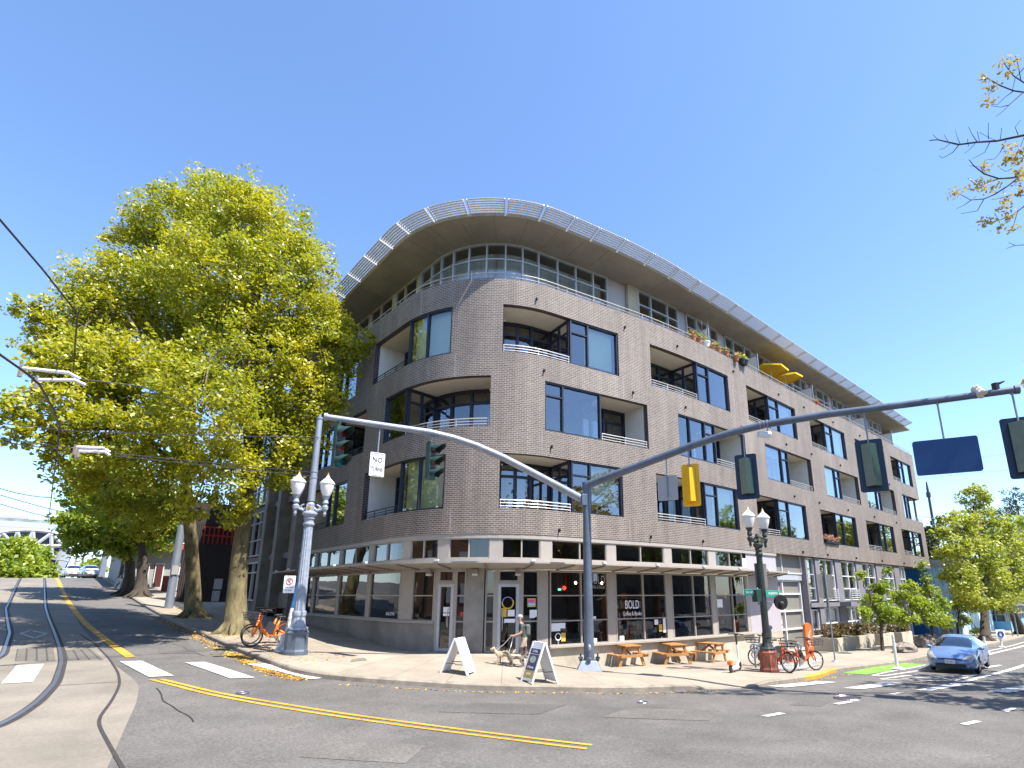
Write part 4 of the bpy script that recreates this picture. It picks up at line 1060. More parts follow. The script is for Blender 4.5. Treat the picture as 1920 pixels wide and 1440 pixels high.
# ================================================================== traffic signal pole with two mast arms
PB = gp(1105, 1257)
A20 = R(20)
DR = Vector((math.sin(A20), -math.cos(A20), 0)); DL = Vector((-math.cos(A20), math.sin(A20), 0))
ARM_R = [(0, 3.92), (.5, 4.06), (2.19, 4.5), (4.02, 4.98), (5.3, 5.25), (6.43, 5.40), (8.34, 5.47), (9.49, 5.46), (11.06, 5.46), (13.03, 5.47)]
ARM_L = [(.1, 3.36), (.32, 3.45), (1.3, 3.87), (2.3, 4.29), (3.3, 4.70), (4.29, 5.03), (5.1, 5.22), (5.96, 5.34), (7.53, 5.40), (9.25, 5.48)]
def arm_z(a, d): return float(np.interp(d, [p[0] for p in a], [p[1] for p in a]))
def armpt(a, px_, py_):                       # point of the arm's vertical plane seen at this pixel
    dr = DR if a is ARM_R else DL
    r = ray(px_, py_); n = np.array([-dr.y, dr.x, 0.]); t = (n @ np.array(PB)) / (n @ r); P = Vector(r * t)
    return P, (P - PB).dot(dr), t
def mpp(P): q = proj(np.array([P, P + Vector((0, 0, .5))])); return .5 / abs(q[0][1] - q[1][1])
sp = thing('traffic_signal_pole', 'tall blue grey signal pole with two long curved mast arms standing on the corner pavement', 'signal pole', PB)
def loc(o, base=None):                        # parts are modelled in world space
    o.matrix_parent_inverse = o.parent.matrix_world.inverted() if False else Matrix.Translation(-Vector(o.parent.location)) if o.parent.rotation_euler.z == 0 else (Matrix.Translation(o.parent.location) @ Matrix.Rotation(o.parent.rotation_euler.z, 4, 'Z')).inverted()
    return o
b = MB(); b.tube([PB + Vector((0, 0, .25)), PB + Vector((0, 0, 3)), Vector((PB.x, PB.y, 4.0))], [.185, .16, .14], 16); b.tube([Vector((PB.x, PB.y, 3.9)), Vector((PB.x, PB.y, 4.04))], .16, 16)
loc(smooth_by_angle(b.build('post', M['pole_navy'], sp)))
b = MB()
for i in range(8):
    pass
b.lathe([(.62, -.05), (.60, .02), (.40, .3), (.36, .34)], PB, 4); loc(b.build('base_plinth', M['galv'], sp))
for i in range(4):
    b = MB(); a = R(45 + 90 * i); b.lathe([(.05, .3), (.05, .38), (.085, .38), (.085, .44), (.03, .46), (.03, .56)], PB + Vector((.3 * math.cos(a), .3 * math.sin(a), 0)), 6); loc(b.build('anchor_bolt', M['pole_navy'], sp))
for a, dr in ((ARM_R, DR), (ARM_L, DL)):
    b = MB(); L_ = a[-1][0]
    pts = [Vector((PB.x, PB.y, 0)) + dr * d + Vector((0, 0, z)) for d, z in a]
    b.tube(pts, [.15 - .055 * d / L_ for d, z in a], 14)
    e = pts[-1]; b.tube([e - dr * .05, e + dr * .06], .125, 14)
    for d in np.arange(1.6, L_, 2.1): q = Vector((PB.x, PB.y, arm_z(a, d))) + dr * d; b.tube([q - dr * .012, q + dr * .012], .152 - .05 * d / L_, 14)
    loc(smooth_by_angle(b.build('mast_arm', M['pole_navy'] if a is ARM_R else M['galv'], sp)))
b = MB(); b.box(Vector((PB.x, PB.y, 3.35)) + DL * .17, (.22, .4, .42), rz=-A20); loc(bevel(b.build('arm_bracket', M['pole_navy'], sp)))
b = MB(); bp_ = Vector((PB.x, PB.y, .55)) + Vector((.2, -.1, 0)); b.box(bp_, (.2, .2, .26)); loc(bevel(b.build('junction_box', M['sign_back'], sp)))
b = MB(); b.ell(PB + Vector((-.12, -.13, .75)), (.07, .07, .13), 8, 6); loc(b.build('hand_hole_cover', M['galv'], sp))

def hang_rod(par, top, bot, m, r=.025):
    b = MB(); b.tube([top, bot], r, 8); b.tube([top + Vector((0, 0, -.02)), top + Vector((0, 0, .1))], r * 1.9, 8); loc(b.build('hanger', m, par))

def signal_head(name, label, P, nrm, H, body_m, face_m, plate_m, rod_top, plate=True, back=True, scale=1.0):
    n = Vector(nrm).normalized(); u = Vector((0, 0, 1)).cross(n); up = Vector((0, 0, 1))
    t = thing(name, label, 'traffic light', P, group='signal heads on the mast arms')
    Mx = Matrix((u, n, up)).transposed()
    def W(x, y, z): return P + u * x + n * y + up * z
    hw = .19 * scale; hh = H / 2
    b = MB()
    b.m = 0; b.poly([W(-hw, .08, -hh), W(-hw, .08, hh), W(-hw, -.04, hh), W(-hw, -.04, -hh)]); b.poly([W(hw, -.04, -hh), W(hw, -.04, hh), W(hw, .08, hh), W(hw, .08, -hh)])
    b.poly([W(-hw, -.04, -hh), W(-hw, -.04, hh), W(-.02, -.2 * scale, hh), W(-.02, -.2 * scale, -hh)]); b.m = 1; b.poly([W(-.02, -.2 * scale, -hh), W(-.02, -.2 * scale, hh), W(hw, -.04, hh), W(hw, -.04, -hh)]); b.m = 0
    for z in (-hh, hh): b.poly([W(-hw, .08, z), W(-hw, -.04, z), W(-.02, -.2 * scale, z), W(hw, -.04, z), W(hw, .08, z)])
    b.poly([W(-hw, .081, -hh), W(hw, .081, -hh), W(hw, .081, hh), W(-hw, .081, hh)])
    loc(b.build('housing', [body_m, face_m], t))
    if plate:
        b = MB(); pw_, ph_ = hw + .14 * scale, hh + .16; r_ = .07
        poly = []
        for cx, cz, a0 in ((pw_ - r_, ph_ - r_, 0), (-pw_ + r_, ph_ - r_, 90), (-pw_ + r_, -ph_ + r_, 180), (pw_ - r_, -ph_ + r_, 270)):
            for k in range(4): a = R(a0 + 30 * k); poly.append((cx + r_ * math.cos(a), cz + r_ * math.sin(a)))
        b.prism(poly, W(0, .05, 0), u, up, .012); loc(b.build('backplate', plate_m, t))
    for k, cm in enumerate(('lens_red', 'lens_amber', 'lens_green')):
        z = hh - H / 6 - k * H / 3; rr_ = H / 6 * .82
        b = MB(); c = W(0, .09, z); b.disc(W(0, .088, z), n, rr_ * .95, .02, 18); loc(b.build('lens', M[cm], t))
        b = MB(); nseg = 14; pv = None
        for j in range(nseg + 1):
            a = R(-35 + 250 * j / nseg); d = u * math.cos(a) + up * math.sin(a)
            L_ = .12 + .26 * max(0, math.sin(a)) ** .6 if math.sin(a) > 0 else .1
            q = (b.v(W(0, .08, z) + d * rr_), b.v(W(0, .08, z) + d * rr_ + n * (L_ + .08) - up * .05))
            if pv: b.f((pv[0], q[0], q[1], pv[1]))
            pv = q
        loc(b.build('visor', body_m, t))
    hang_rod(t, rod_top, W(0, -.02, hh), M['galv'])
    return t
M['lens_red'] = mat('unlit red lens', (.16, .012, .01), .25); M['lens_amber'] = mat('amber lens', (.30, .05, .01), .25); M['lens_green'] = mat('teal lens', (.01, .17, .16), .25)
NR = (math.cos(A20), math.sin(A20), 0)
for px_, py_, h_, sc, ms, lab in ((1295, 909, 62, .92, ('sig_yellow', 'sig_yellow', 'sig_yellow'), 'bright yellow traffic light seen from behind hanging from the long mast arm'),
                                 (1400, 893, 66, 1.05, ('sig_green', 'sig_olive', 'sig_navy'), 'dark green traffic light seen from behind beside the yellow one on the long arm'),
                                 (1634, 872, 78, 1.1, ('sig_green', 'sig_olive', 'sig_navy'), 'large dark green traffic light seen from behind left of the dark blue hanging sign'),
                                 (1919, 838, 92, 1.2, ('sig_green', 'sig_olive', 'sig_navy'), 'dark traffic light hanging from the tip of the long mast arm')):
    P, d, _ = armpt(ARM_R, px_, py_); d = min(d, 12.95)
    tp_ = Vector((PB.x, PB.y, arm_z(ARM_R, d) - .1)) + DR * d; P = Vector((tp_.x, tp_.y, P.z))
    signal_head('traffic_light', lab, P, NR, h_ * mpp(P), M[ms[0]], M[ms[1]], M[ms[2]], tp_, scale=sc)
for px_, py_, h_, lab in ((634, 837, 78, 'three lens traffic light near the tip of the left mast arm above the twin lamp'), (808, 864, 68, 'three lens traffic light right of the no turns sign on the left mast arm')):
    P, d, _ = armpt(ARM_L, px_, py_); tp_ = Vector((PB.x, PB.y, arm_z(ARM_L, d) - .1)) + DL * d; P = Vector((tp_.x, tp_.y, P.z))
    signal_head('traffic_light', lab, P, (.42, -.91, 0), h_ * mpp(P), M['sig_green'], M['sig_olive'], M['sig_navy'], tp_, plate=False, scale=1.05)
    b = MB()
# sign backs and signs on the arms
def hang_sign(name, label, cat, a, px_, py_, wpx, hpx, nrm, fm, bm, th_=.02):
    P, d, _ = armpt(a, px_, py_); dr = DR if a is ARM_R else DL
    tp_ = Vector((PB.x, PB.y, arm_z(a, d) - .1)) + dr * d; P = Vector((tp_.x, tp_.y, P.z)); k = mpp(P)
    n = Vector(nrm).normalized(); u = Vector((0, 0, 1)).cross(n); up = Vector((0, 0, 1))
    t = thing(name, label, cat, P); w_, h_ = wpx * k / 2, hpx * k / 2; r_ = min(w_, h_) * .12
    poly = []
    for cx, cz, a0 in ((w_ - r_, h_ - r_, 0), (-w_ + r_, h_ - r_, 90), (-w_ + r_, -h_ + r_, 180), (w_ - r_, -h_ + r_, 270)):
        for q in range(4): an = R(a0 + 30 * q); poly.append((cx + r_ * math.cos(an), cz + r_ * math.sin(an)))
    b = MB(); b.prism(poly, P - n * th_ / 2, u, up, th_); loc(b.build('sign_panel', fm, t))
    hang_rod(t, tp_, P + up * (h_ - .02) - n * .03, M['galv'] if a is ARM_L else M['sign_back'])
    return t, P, u, n, k, w_, h_
t, P, u, n, k, w_, h_ = hang_sign('traffic_sign', 'white no turns sign hanging from the left mast arm', 'sign', ARM_L, 707, 871, 27, 44, (-.10, -.99, 0), M['sign_white'], None)
loc(text_part('lettering', 'NO', h_ * .58, M['ink'], t, frame(P + n * .022 + Vector((0, 0, h_ * .38)), u, (0, 0, 1)), .002, width=.95)); loc(text_part('lettering', 'TURNS', h_ * .50, M['ink'], t, frame(P + n * .022 - Vector((0, 0, h_ * .40)), u, (0, 0, 1)), .002, width=.62))
b = MB()
for z in (h_ - .03, -h_ + .03): b.beam(P + n * .012 - u * (w_ - .06) + Vector((0, 0, z)), P + n * .012 + u * (w_ - .06) + Vector((0, 0, z)), .012, .012)
for x in (w_ - .03, -w_ + .03): b.beam(P + n * .012 + u * x - Vector((0, 0, h_ - .06)), P + n * .012 + u * x + Vector((0, 0, h_ - .06)), .012, .012)
loc(b.build('border', M['ink'], t))
t, P, u, n, k, w_, h_ = hang_sign('traffic_sign', 'plain grey back of a sign hanging left of the yellow traffic light', 'sign', ARM_R, 1252, 915, 37, 46, NR, M['sign_back'], None)
b = MB(); b.beam(P - n * .03 + Vector((0, 0, h_ * .9)), P - n * .03 - Vector((0, 0, h_ * .75)), .05, .03); loc(b.build('stiffener', M['galv'], t))
t, P, u, n, k, w_, h_ = hang_sign('traffic_sign', 'large dark blue rectangular sign back hanging from the long mast arm', 'sign', ARM_R, 1775, 855, 98, 64, NR, M['sign_blue'], None, .10)
# cameras
P, d, _ = armpt(ARM_R, 1440, 805); tp_ = Vector((PB.x, PB.y, arm_z(ARM_R, d) - .12)) + DR * d
t = thing('traffic_camera', 'small white camera strapped under the long mast arm', 'camera', tp_)
b = MB(); q = P + Vector((.1, .2, -.12)); b.tube([q - Vector((.16, -.12, 0)), q + Vector((.16, -.12, 0))], [.10, .12], 10); loc(b.build('camera_body', M['sign_white'], t))
b = MB(); b.tube([tp_, tp_ + Vector((.1, .1, -.15)), q], .022, 6)
for s_ in (-.22, -.1, 0): b.tube([Vector((PB.x, PB.y, arm_z(ARM_R, d + s_))) + DR * (d + s_ - .012), Vector((PB.x, PB.y, arm_z(ARM_R, d + s_))) + DR * (d + s_ + .012)], .145, 14)
loc(b.build('strap', M['galv'], t))
P, d, _ = armpt(ARM_R, 1838, 735)
t = thing('detector', 'cream box detector clamped on top of the long mast arm near its tip', 'detector', P)
b = MB(); b.tube([P + Vector((-.1, -.05, -.12)), P + Vector((.06, .1, .14))], .13, 10); loc(b.build('detector_body', mat('cream plastic', (.62, .56, .42), .5), t))
P2, d, _ = armpt(ARM_R, 1866, 722); b = MB(); b.tube([P2 - Vector((0, 0, .16)), P2], .025, 6); loc(b.build('clamp', M['pole_navy'], t))
t = thing('emergency_beacon_sensor', 'little dark sensor with a pointed arm standing on the mast arm tip', 'sensor', P2)
b = MB(); b.tube([P2 - Vector((0, 0, .16)), P2 + Vector((0, 0, .05))], .09, 10); b.tube([P2, P2 + DR * .22 + Vector((0, 0, .08))], [.05, .02], 8); loc(b.build('sensor_body', M['black'], t))

# ================================================================== twin street lamps
def twin_lamp(label, P, Ht, rot, shaft_r, base_w, main, basem, mast=None):
    t = thing('street_lamp', label, 'street lamp', P); s_ = Ht / 7.15
    def L3(prof): return [(r, z * s_) for r, z in prof]
    b = MB(); b.T = Matrix.Rotation(rot, 4, 'Z') @ Matrix.Translation((0, 0, 0))
    bw = base_w / 2
    b.lathe(L3([(bw * 1.12, -.1), (bw * 1.12, .12), (bw * 1.04, .2), (bw, .75), (bw * 1.06, .82), (bw * .9, .92)]), n=8); bs = b.build('base', basem, t)
    b = MB(); r = shaft_r
    b.lathe(L3([(bw * .92, .92), (bw * .95, .99), (bw * .72, 1.04), (r * 1.35, 1.2), (r * 1.2, 1.42)]), n=24, flute=.05)
    b.lathe(L3([(r * 1.28, 1.42), (r * 1.34, 1.47), (r * 1.34, 1.58), (r * 1.28, 1.63)]), n=20)
    b.lathe(L3([(r * 1.08, 1.62), (r * .9, 5.05)]), n=28, flute=.09)
    b.lathe(L3([(r, 4.98), (r * 1.15, 5.03), (r * 1.15, 5.10), (r * .95, 5.13), (r * .95, 5.24), (r * 1.2, 5.28), (r * .95, 5.33), (r * 1.55, 5.46), (r * 1.5, 5.53), (r * .8, 5.6)]), n=20)
    b.build('shaft', main, t)
    b = MB(); b.T = Matrix.Rotation(rot, 4, 'Z'); b.box((0, 0, 5.72 * s_), (r * 1.55, r * 1.55, .3 * s_)); b.tube([(0, 0, 5.85 * s_), (0, 0, 6.0 * s_)], [r * .9, r * .5], 10); b.build('cross_block', main, t)
    b = MB(); b.disc((0, 0, 5.72 * s_), (math.sin(-.745), -math.cos(-.745), 0), .06, r * 1.9, 12); b.build('boss', M['gold'], t)
    for sg in (-1, 1):
        T_ = Matrix.Rotation(rot, 4, 'Z'); ax = .56 * s_
        b = MB(); b.T = T_
        pts = [(sg * .1, 0, 5.72 * s_), (sg * .22, 0, 5.62 * s_), (sg * .36, 0, 5.68 * s_), (sg * .44, 0, 5.85 * s_), (sg * .5, 0, 5.93 * s_), (sg * ax, 0, 5.97 * s_)]
        b.tube(pts, [.06, .055, .05, .045, .05, .05], 8); b.tube([(sg * .2, 0, 5.86 * s_), (sg * .32, 0, 5.79 * s_), (sg * .26, 0, 5.69 * s_)], .035, 6)
        ar = b.build('lamp_arm', main, t)
        b = MB(); b.T = T_ @ Matrix.Translation((sg * ax, 0, 0))
        b.lathe(L3([(.02, 5.38), (.055, 5.48), (.05, 5.6), (.10, 5.68), (.11, 5.8), (.06, 5.86), (.105, 5.95), (.075, 6.08), (.12, 6.2), (.14, 6.25)]), n=12); b.build('lamp_holder', main, ar)
        b = MB(); b.T = T_ @ Matrix.Translation((sg * ax, 0, 0))
        b.lathe(L3([(.12, 6.25), (.17, 6.38), (.215, 6.55), (.235, 6.7), (.24, 6.76)]), n=18); smooth_by_angle(b.build('globe', M['globe'], t))
        b = MB(); b.T = T_ @ Matrix.Translation((sg * ax, 0, 0))
        b.lathe(L3([(.26, 6.76), (.26, 6.80), (.17, 6.92), (.08, 7.02), (.04, 7.12)]), n=18); cpn = b.build('lamp_cap', M['globe'] if basem is not M['rust'] else M['globe'], t)
        b = MB(); b.T = T_ @ Matrix.Translation((sg * ax, 0, 0))
        b.lathe(L3([(.04, 7.11), (.045, 7.15), (.02, 7.19), (.008, 7.28)]), n=8); b.build('finial', M['gold'], t)
    if mast:
        b = MB(); b.tube([(0, 0, 6.0 * s_), (0, 0, mast)], [.125, .105], 14)
        for z in (7.0, 7.25): b.tube([(0, 0, z * s_ - .02), (0, 0, z * s_ + .02)], .135, 14)
        b.tube([(0, 0, mast), (0, 0, mast + .06)], .125, 14); b.tube([(0, 0, mast + .06), (0, 0, mast + .18)], .05, 8)
        smooth_by_angle(b.build('wire_mast', M['galv'], t))
    return t
LL = gp(553, 1227); LR = gp(1443, 1260)
twin_lamp('pale blue grey fluted twin lamp with a tall wire mast, beside the orange bicycles', LL, height_at(LL.x, LL.y, 884) - LL.z - .1, R(-22), .165, .70, M['lamp_grey'], M['pole_navy'], height_at(LL.x, LL.y, 786) - LL.z)
lampR = twin_lamp('dark green twin lamp with a rusty red base, beside the picnic tables', LR, height_at(LR.x, LR.y, 950) - LR.z - .1, R(-8), .125, .62, M['lamp_green'], M['rust'])
# things fixed to the right lamp
zL = lambda py_: height_at(LR.x, LR.y, py_)
rt_ = Vector((math.cos(CYAW), math.sin(CYAW), 0)); fw_ = Vector((-math.sin(CYAW), math.cos(CYAW), 0))
def strap_sign(name, label, cat, P, nrm, w_, h_, m, th_=.02):
    n = Vector(nrm).normalized(); u = Vector((0, 0, 1)).cross(n)
    t = thing(name, label, cat, P); b = MB(); b.box(P, (w_, th_, h_), M=Matrix((u, -n, Vector((0, 0, 1)))).transposed()); loc(bevel(b.build('sign_panel', m, t), .01)); return t, u, n
c = Vector((LR.x, LR.y, zL(1081))); k = mpp(c)
strap_sign('traffic_sign', 'tall grey sign backs strapped to the dark green lamp under its arms', 'sign', c + fw_ * .14 + rt_ * .06, -fw_ + rt_ * .3, 27 * k, 50 * k, M['sign_shade'])
c = Vector((LR.x, LR.y, zL(1111)))
t, u, n = strap_sign('street_name_sign', 'green street name blade pointing left from the dark green lamp', 'sign', c - rt_ * (19 * k), -fw_ - rt_ * .25, 30 * k, 12 * k, M['sign_green'])
loc(text_part('lettering', 'SW 18TH AVE', 6.0 * k, M['white_ink'], t, frame(c - rt_ * (19 * k) + n * .02, u, (0, 0, 1)), .001, width=.62))
t, u, n = strap_sign('street_name_sign', 'green street name blade pointing right from the dark green lamp', 'sign', c + rt_ * (19 * k) - Vector((0, 0, .04)), -fw_ + rt_ * .45, 34 * k, 12 * k, M['sign_green'])
loc(text_part('lettering', 'SW JEFFERSON', 6.0 * k, M['white_ink'], t, frame(c + rt_ * (19 * k) - Vector((0, 0, .04)) + n * .02, u, (0, 0, 1)), .001, width=.58))
c = Vector((LR.x, LR.y, zL(1117))) - rt_ * (10 * k)
t = thing('pedestrian_signal', 'dark pedestrian signal box on the side of the dark green lamp', 'signal', c)
b = MB(); b.box(c, (.3, .28, .46), rz=CYAW + .4); loc(bevel(b.build('housing', M['sig_green'], t)))
b = MB()
for z in (.27, -.30): b.tube([c + Vector((0, 0, z)), c + Vector((0, 0, z)) + rt_ * (12 * k)], .035, 6)
loc(b.build('bracket', M['galv'], t))
c = Vector((LR.x, LR.y, zL(1129))) + rt_ * (33 * k)
t = thing('round_signal_back', 'round black disc fixed out from the dark green lamp over the garage door', 'signal', c)
b = MB(); b.disc(c, -fw_ + rt_ * .3, .28, .1, 24); loc(b.build('disc', M['black'], t))
b = MB(); b.ell(c - fw_ * .05 + Vector((-.05, -.03, -.06)), (.1, .1, .1), 8, 6); b.tube([c, c - rt_ * (33 * k)], .02, 6); loc(b.build('hub', M['dkplastic'], t))
c = Vector((LR.x, LR.y, zL(1190))) + rt_ * (20 * k)
t = thing('jacket', 'dark jacket and bag hanging behind the dark green lamp', 'jacket', c); b = MB()
b.ell(c + fw_ * .9, (.16, .14, .34), 10, 8); b.ell(c + fw_ * .9 + Vector((.1, 0, .2)), (.22, .12, .1), 8, 6); loc(b.build('jacket_cloth', mat('dark cloth', (.025, .03, .05), .9, var=.3), t))

# push button post and no parking sign by the left lamp
PP = gp(529, 1222); k = mpp(PP)
t = thing('push_button_post', 'leaning blue and white stickered post with black pedestrian signal by the pale lamp', 'post', PP)
zt = height_at(PP.x, PP.y, 1075)
b = MB(); topP = Vector((PP.x + .28, PP.y - .1, zt)); b.m = 0; b.tube([PP + Vector((.02, 0, 0)), PP * .45 + topP * .55], [.075, .06], 8); b.m = 1; b.tube([PP * .45 + topP * .55, topP], .06, 8); loc(b.build('post', [mat('stickered white paint', (.52, .53, .54), .6, var=.5, vscale=9), mat('blue paint', (.02, .11, .30), .5, var=.3, vscale=6)], t))
b = MB(); b.m = 0; b.box(topP + Vector((.02, 0, .22)), (.3, .3, .5), rz=CYAW); b.m = 1; b.box(topP + Vector((.02, 0, .22)) - fw_ * .16, (.22, .02, .4), rz=CYAW); b.m = 2; b.ell(topP + Vector((0, 0, .62)), (.09, .09, .11), 10, 8); loc(b.build('signal_box', [M['sig_navy'], M['black'], M['lamp_grey']], t))
b = MB(); b.lathe([(.26, 0), (.24, .1), (.12, .3), (.1, .55)], PP, 8); loc(b.build('foot', mat('peeling white paint', (.5, .5, .5), .7, var=.5, vscale=8), t))
c = Vector((LL.x, LL.y, height_at(LL.x, LL.y, 1096))) - fw_ * .26 - rt_ * .32
t, u, n = strap_sign('traffic_sign', 'white no parking any time sign on the pale lamp column', 'sign', c, -fw_ + rt_ * .2, .36, .56, M['sign_white'])
b = MB(); b.torus(c + n * .016 + Vector((0, 0, .1)), n, .10, .012, 20, 5); b.beam(c + n * .018 + u * -.07 + Vector((0, 0, .17)), c + n * .018 + u * .07 + Vector((0, 0, .03)), .018, .006); loc(b.build('prohibition_ring', M['red'], t))
loc(text_part('lettering', 'P', .16, M['ink'], t, frame(c + n * .014 + Vector((0, 0, .1)), u, (0, 0, 1)), .001)); loc(text_part('lettering', 'THIS SIDE', .06, M['ink'], t, frame(c + n * .014 - Vector((0, 0, .1)), u, (0, 0, 1)), .001)); loc(text_part('lettering', 'OF SIGN', .06, M['ink'], t, frame(c + n * .014 - Vector((0, 0, .19)), u, (0, 0, 1)), .001))

# ================================================================== bicycles
def bicycle(label, P, rz, paint, s=1.08, group=None, tilt=0.0, cat='bicycle'):
    t = thing('bicycle', label, cat, P, rz, group); t.rotation_euler = (tilt, 0, rz); t.scale = (s, s, s)
    r = .335; wb = 1.08
    for x in (0, wb):
        b = MB(); b.torus((x, 0, r), (0, 1, 0), r - .02, .024, 28, 8); wh = b.build('wheel', M['tyre'], t, True)
        b = MB(); b.torus((x, 0, r), (0, 1, 0), r - .05, .012, 24, 6)
        b.tube([(x, -.05, r), (x, .05, r)], .03, 8)
        for k in range(14):
            a = 2 * math.pi * k / 14; b.tube([(x, .02 * (-1) ** k, r), (x + (r - .05) * math.cos(a), 0, r + (r - .05) * math.sin(a))], .0028, 4, False)
        b.build('rim', M['chrome'], wh)
    b = MB()
    hd = (wb - .2, 0, .93); bb_ = (.46, 0, .32); st = (.28, 0, .80)
    b.tube([(wb - .24, 0, 1.0), (wb - .17, 0, .68)], .035, 10)
    b.tube([(wb - .19, 0, .80), (.80, 0, .50), (.62, 0, .36), (.46, 0, .32)], [.052, .058, .056, .05], 10)
    b.tube([bb_, (.34, 0, .62), st], [.045, .04, .034], 10)
    b.tube([(.36, 0, .56), (.1, .06, .40), (0, .07, r)], [.03, .026, .02], 8); b.tube([(.36, 0, .56), (.1, -.06, .40), (0, -.07, r)], [.03, .026, .02], 8)
    b.tube([bb_, (.2, .07, .32), (0, .07, r)], .02, 8); b.tube([bb_, (.2, -.07, .32), (0, -.07, r)], .02, 8)
    for y in (.06, -.06): b.tube([(wb - .165, y * .6, .68), (wb - .13, y, .6), (wb, y, r)], [.026, .024, .018], 8)
    b.build('frame', paint, t, True)
    b = MB()
    for x, a0, a1 in ((0, R(20), R(190)), (wb, R(55), R(180))):
        pv = None
        for j in range(15):
            a = a0 + (a1 - a0) * j / 14; row = [b.v((x + (r + .045) * math.cos(a), y, r + (r + .045) * math.sin(a))) for y in (-.035, .035)]
            if pv: b.f((pv[0], row[0], row[1], pv[1]))
            pv = row
    b.build('mudguard', paint, t)
    b = MB()
    for y in (-.05, .05):
        c0 = b.v((0, y, r)); pv = None
        for j in range(13):
            a = R(25 + 140 * j / 12); q = b.v(((r + .03) * math.cos(a), y, r + (r + .03) * math.sin(a)))
            if pv is not None: b.f((c0, pv, q))
            pv = q
    b.build('wheel_skirt', M['dkplastic'], t)
    b = MB(); b.ell((.24, 0, .93), (.14, .085, .035), 12, 6); b.ell((.15, 0, .93), (.07, .1, .04), 10, 6); b.build('saddle', M['black'], t, True)
    b = MB(); b.tube([st, (.24, 0, .93)], .016, 8); b.build('seat_post', M['chrome'], t)
    b = MB(); b.tube([(wb - .24, 0, 1.0), (wb - .27, 0, 1.1)], .02, 8); b.tube([(wb - .45, -.30, 1.10), (wb - .33, -.27, 1.12), (wb - .25, -.1, 1.11), (wb - .25, .1, 1.11), (wb - .33, .27, 1.12), (wb - .45, .30, 1.10)], .015, 8)
    for y in (-.3, .3): b.tube([(wb - .5, y, 1.09), (wb - .38, y * .97, 1.115)], .022, 8)
    b.build('handlebar', M['dkplastic'], t)
    b = MB(); zb = .86; x0, x1 = wb - .12, wb + .24
    for z, e in ((zb, .0), (zb + .09, .02), (zb + .18, .04)):
        q = [(x0 - e, -.17 - e, z), (x1 + e, -.17 - e, z), (x1 + e, .17 + e, z), (x0 - e, .17 + e, z), (x0 - e, -.17 - e, z)]; b.tube(q, .012, 5)
    for j in range(6): y = -.15 + .06 * j; b.beam((x0, y, zb), (x1, y, zb), .02, .01)
    for x in (x0, (x0 + x1) / 2, x1):
        for y in (-.17, .17): b.beam((x, y, zb), (x, y * 1.2, zb + .18), .012)
    b.build('basket', M['dkplastic'], t)
    b = MB(); b.box((.5, .0, .53), (.14, .1, .36), M=Matrix.Rotation(R(-22), 3, 'Y')); b.build('battery', M['dkplastic'], t)
    b = MB(); b.disc((.46, -.07, .32), (0, 1, 0), .09, .02, 18)
    for sg in (-1, 1): b.beam((.46, sg * .09, .32), (.46 + sg * .12, sg * .09, .32 - sg * .12), .02); b.box((.46 + sg * .12, sg * .14, .32 - sg * .12), (.09, .09, .02))
    b.build('crank', M['chrome'], t)
    b = MB(); b.beam((.35, .1, .3), (.28, .2, .02), .018); b.build('kickstand', M['chrome'], t)
    return t
fw1, rw1 = gp(470, 1213), gp(536, 1211)
d_ = (fw1 - rw1).normalized(); rz1 = math.atan2(d_.y, d_.x)
bicycle('bright orange bicycle nearest the pale lamp, basket to the left', fw1 - Vector((math.cos(rz1), math.sin(rz1), 0)) * 1.17, rz1, M['orange'], group='orange bicycles on the pavement')
q_ = fw1 + Vector((.15, .75, .04)); bicycle('bright orange bicycle half hidden behind the first one by the tree', q_ - Vector((math.cos(rz1 + .12), math.sin(rz1 + .12), 0)) * 1.17, rz1 + .12, M['orange'], group='orange bicycles on the pavement')
f2 = gp(1531, 1257); rzz = R(-28); bicycle('faded orange bicycle turned right beside the burnt orange pillar', Vector((f2.x, f2.y, f2.z)) - Vector((math.cos(rzz), math.sin(rzz), 0)) * 1.17, rzz, M['orange_red'], group='orange bicycles on the pavement')
f3 = gp(1480, 1262); rzz = R(-112); bicycle('faded orange bicycle facing the road in front of the dark green lamp rack', Vector((f3.x, f3.y, f3.z)) - Vector((math.cos(rzz), math.sin(rzz), 0)) * 1.17, rzz, M['orange_red'], group='orange bicycles on the pavement')
f4 = gp(1424, 1250); rzz = R(150); bicycle('dark grey bicycle parked behind the dark green lamp', Vector((f4.x + .3, f4.y + .3, f4.z)) - Vector((math.cos(rzz), math.sin(rzz), 0)) * 1.17, rzz, M['pole_navy'])
# rack plate and hoops
c = gp(1466, 1254); t = thing('bicycle_rack', 'steel bicycle rack with flat plate and looped stands under the bicycles', 'bicycle rack', c)
b = MB(); b.poly([Vector((p.x, p.y, p.z + .02)) for p in (gp(1410, 1256), gp(1478, 1262), gp(1538, 1247), gp(1478, 1245))]); loc(b.build('plate', M['sign_back'], t))
for px_, py_ in ((1417, 1252), (1430, 1250), (1500, 1250)):
    q = gp(px_, py_); b = MB(); b.beam(q, q + Vector((0, 0, .9)), .07, .02); b.torus(q + Vector((0, 0, .78)), fw_, .14, .035, 18, 6); b.torus(q + Vector((0, 0, .5)), fw_, .12, .03, 18, 6); loc(b.build('hoop', M['galv'], t))
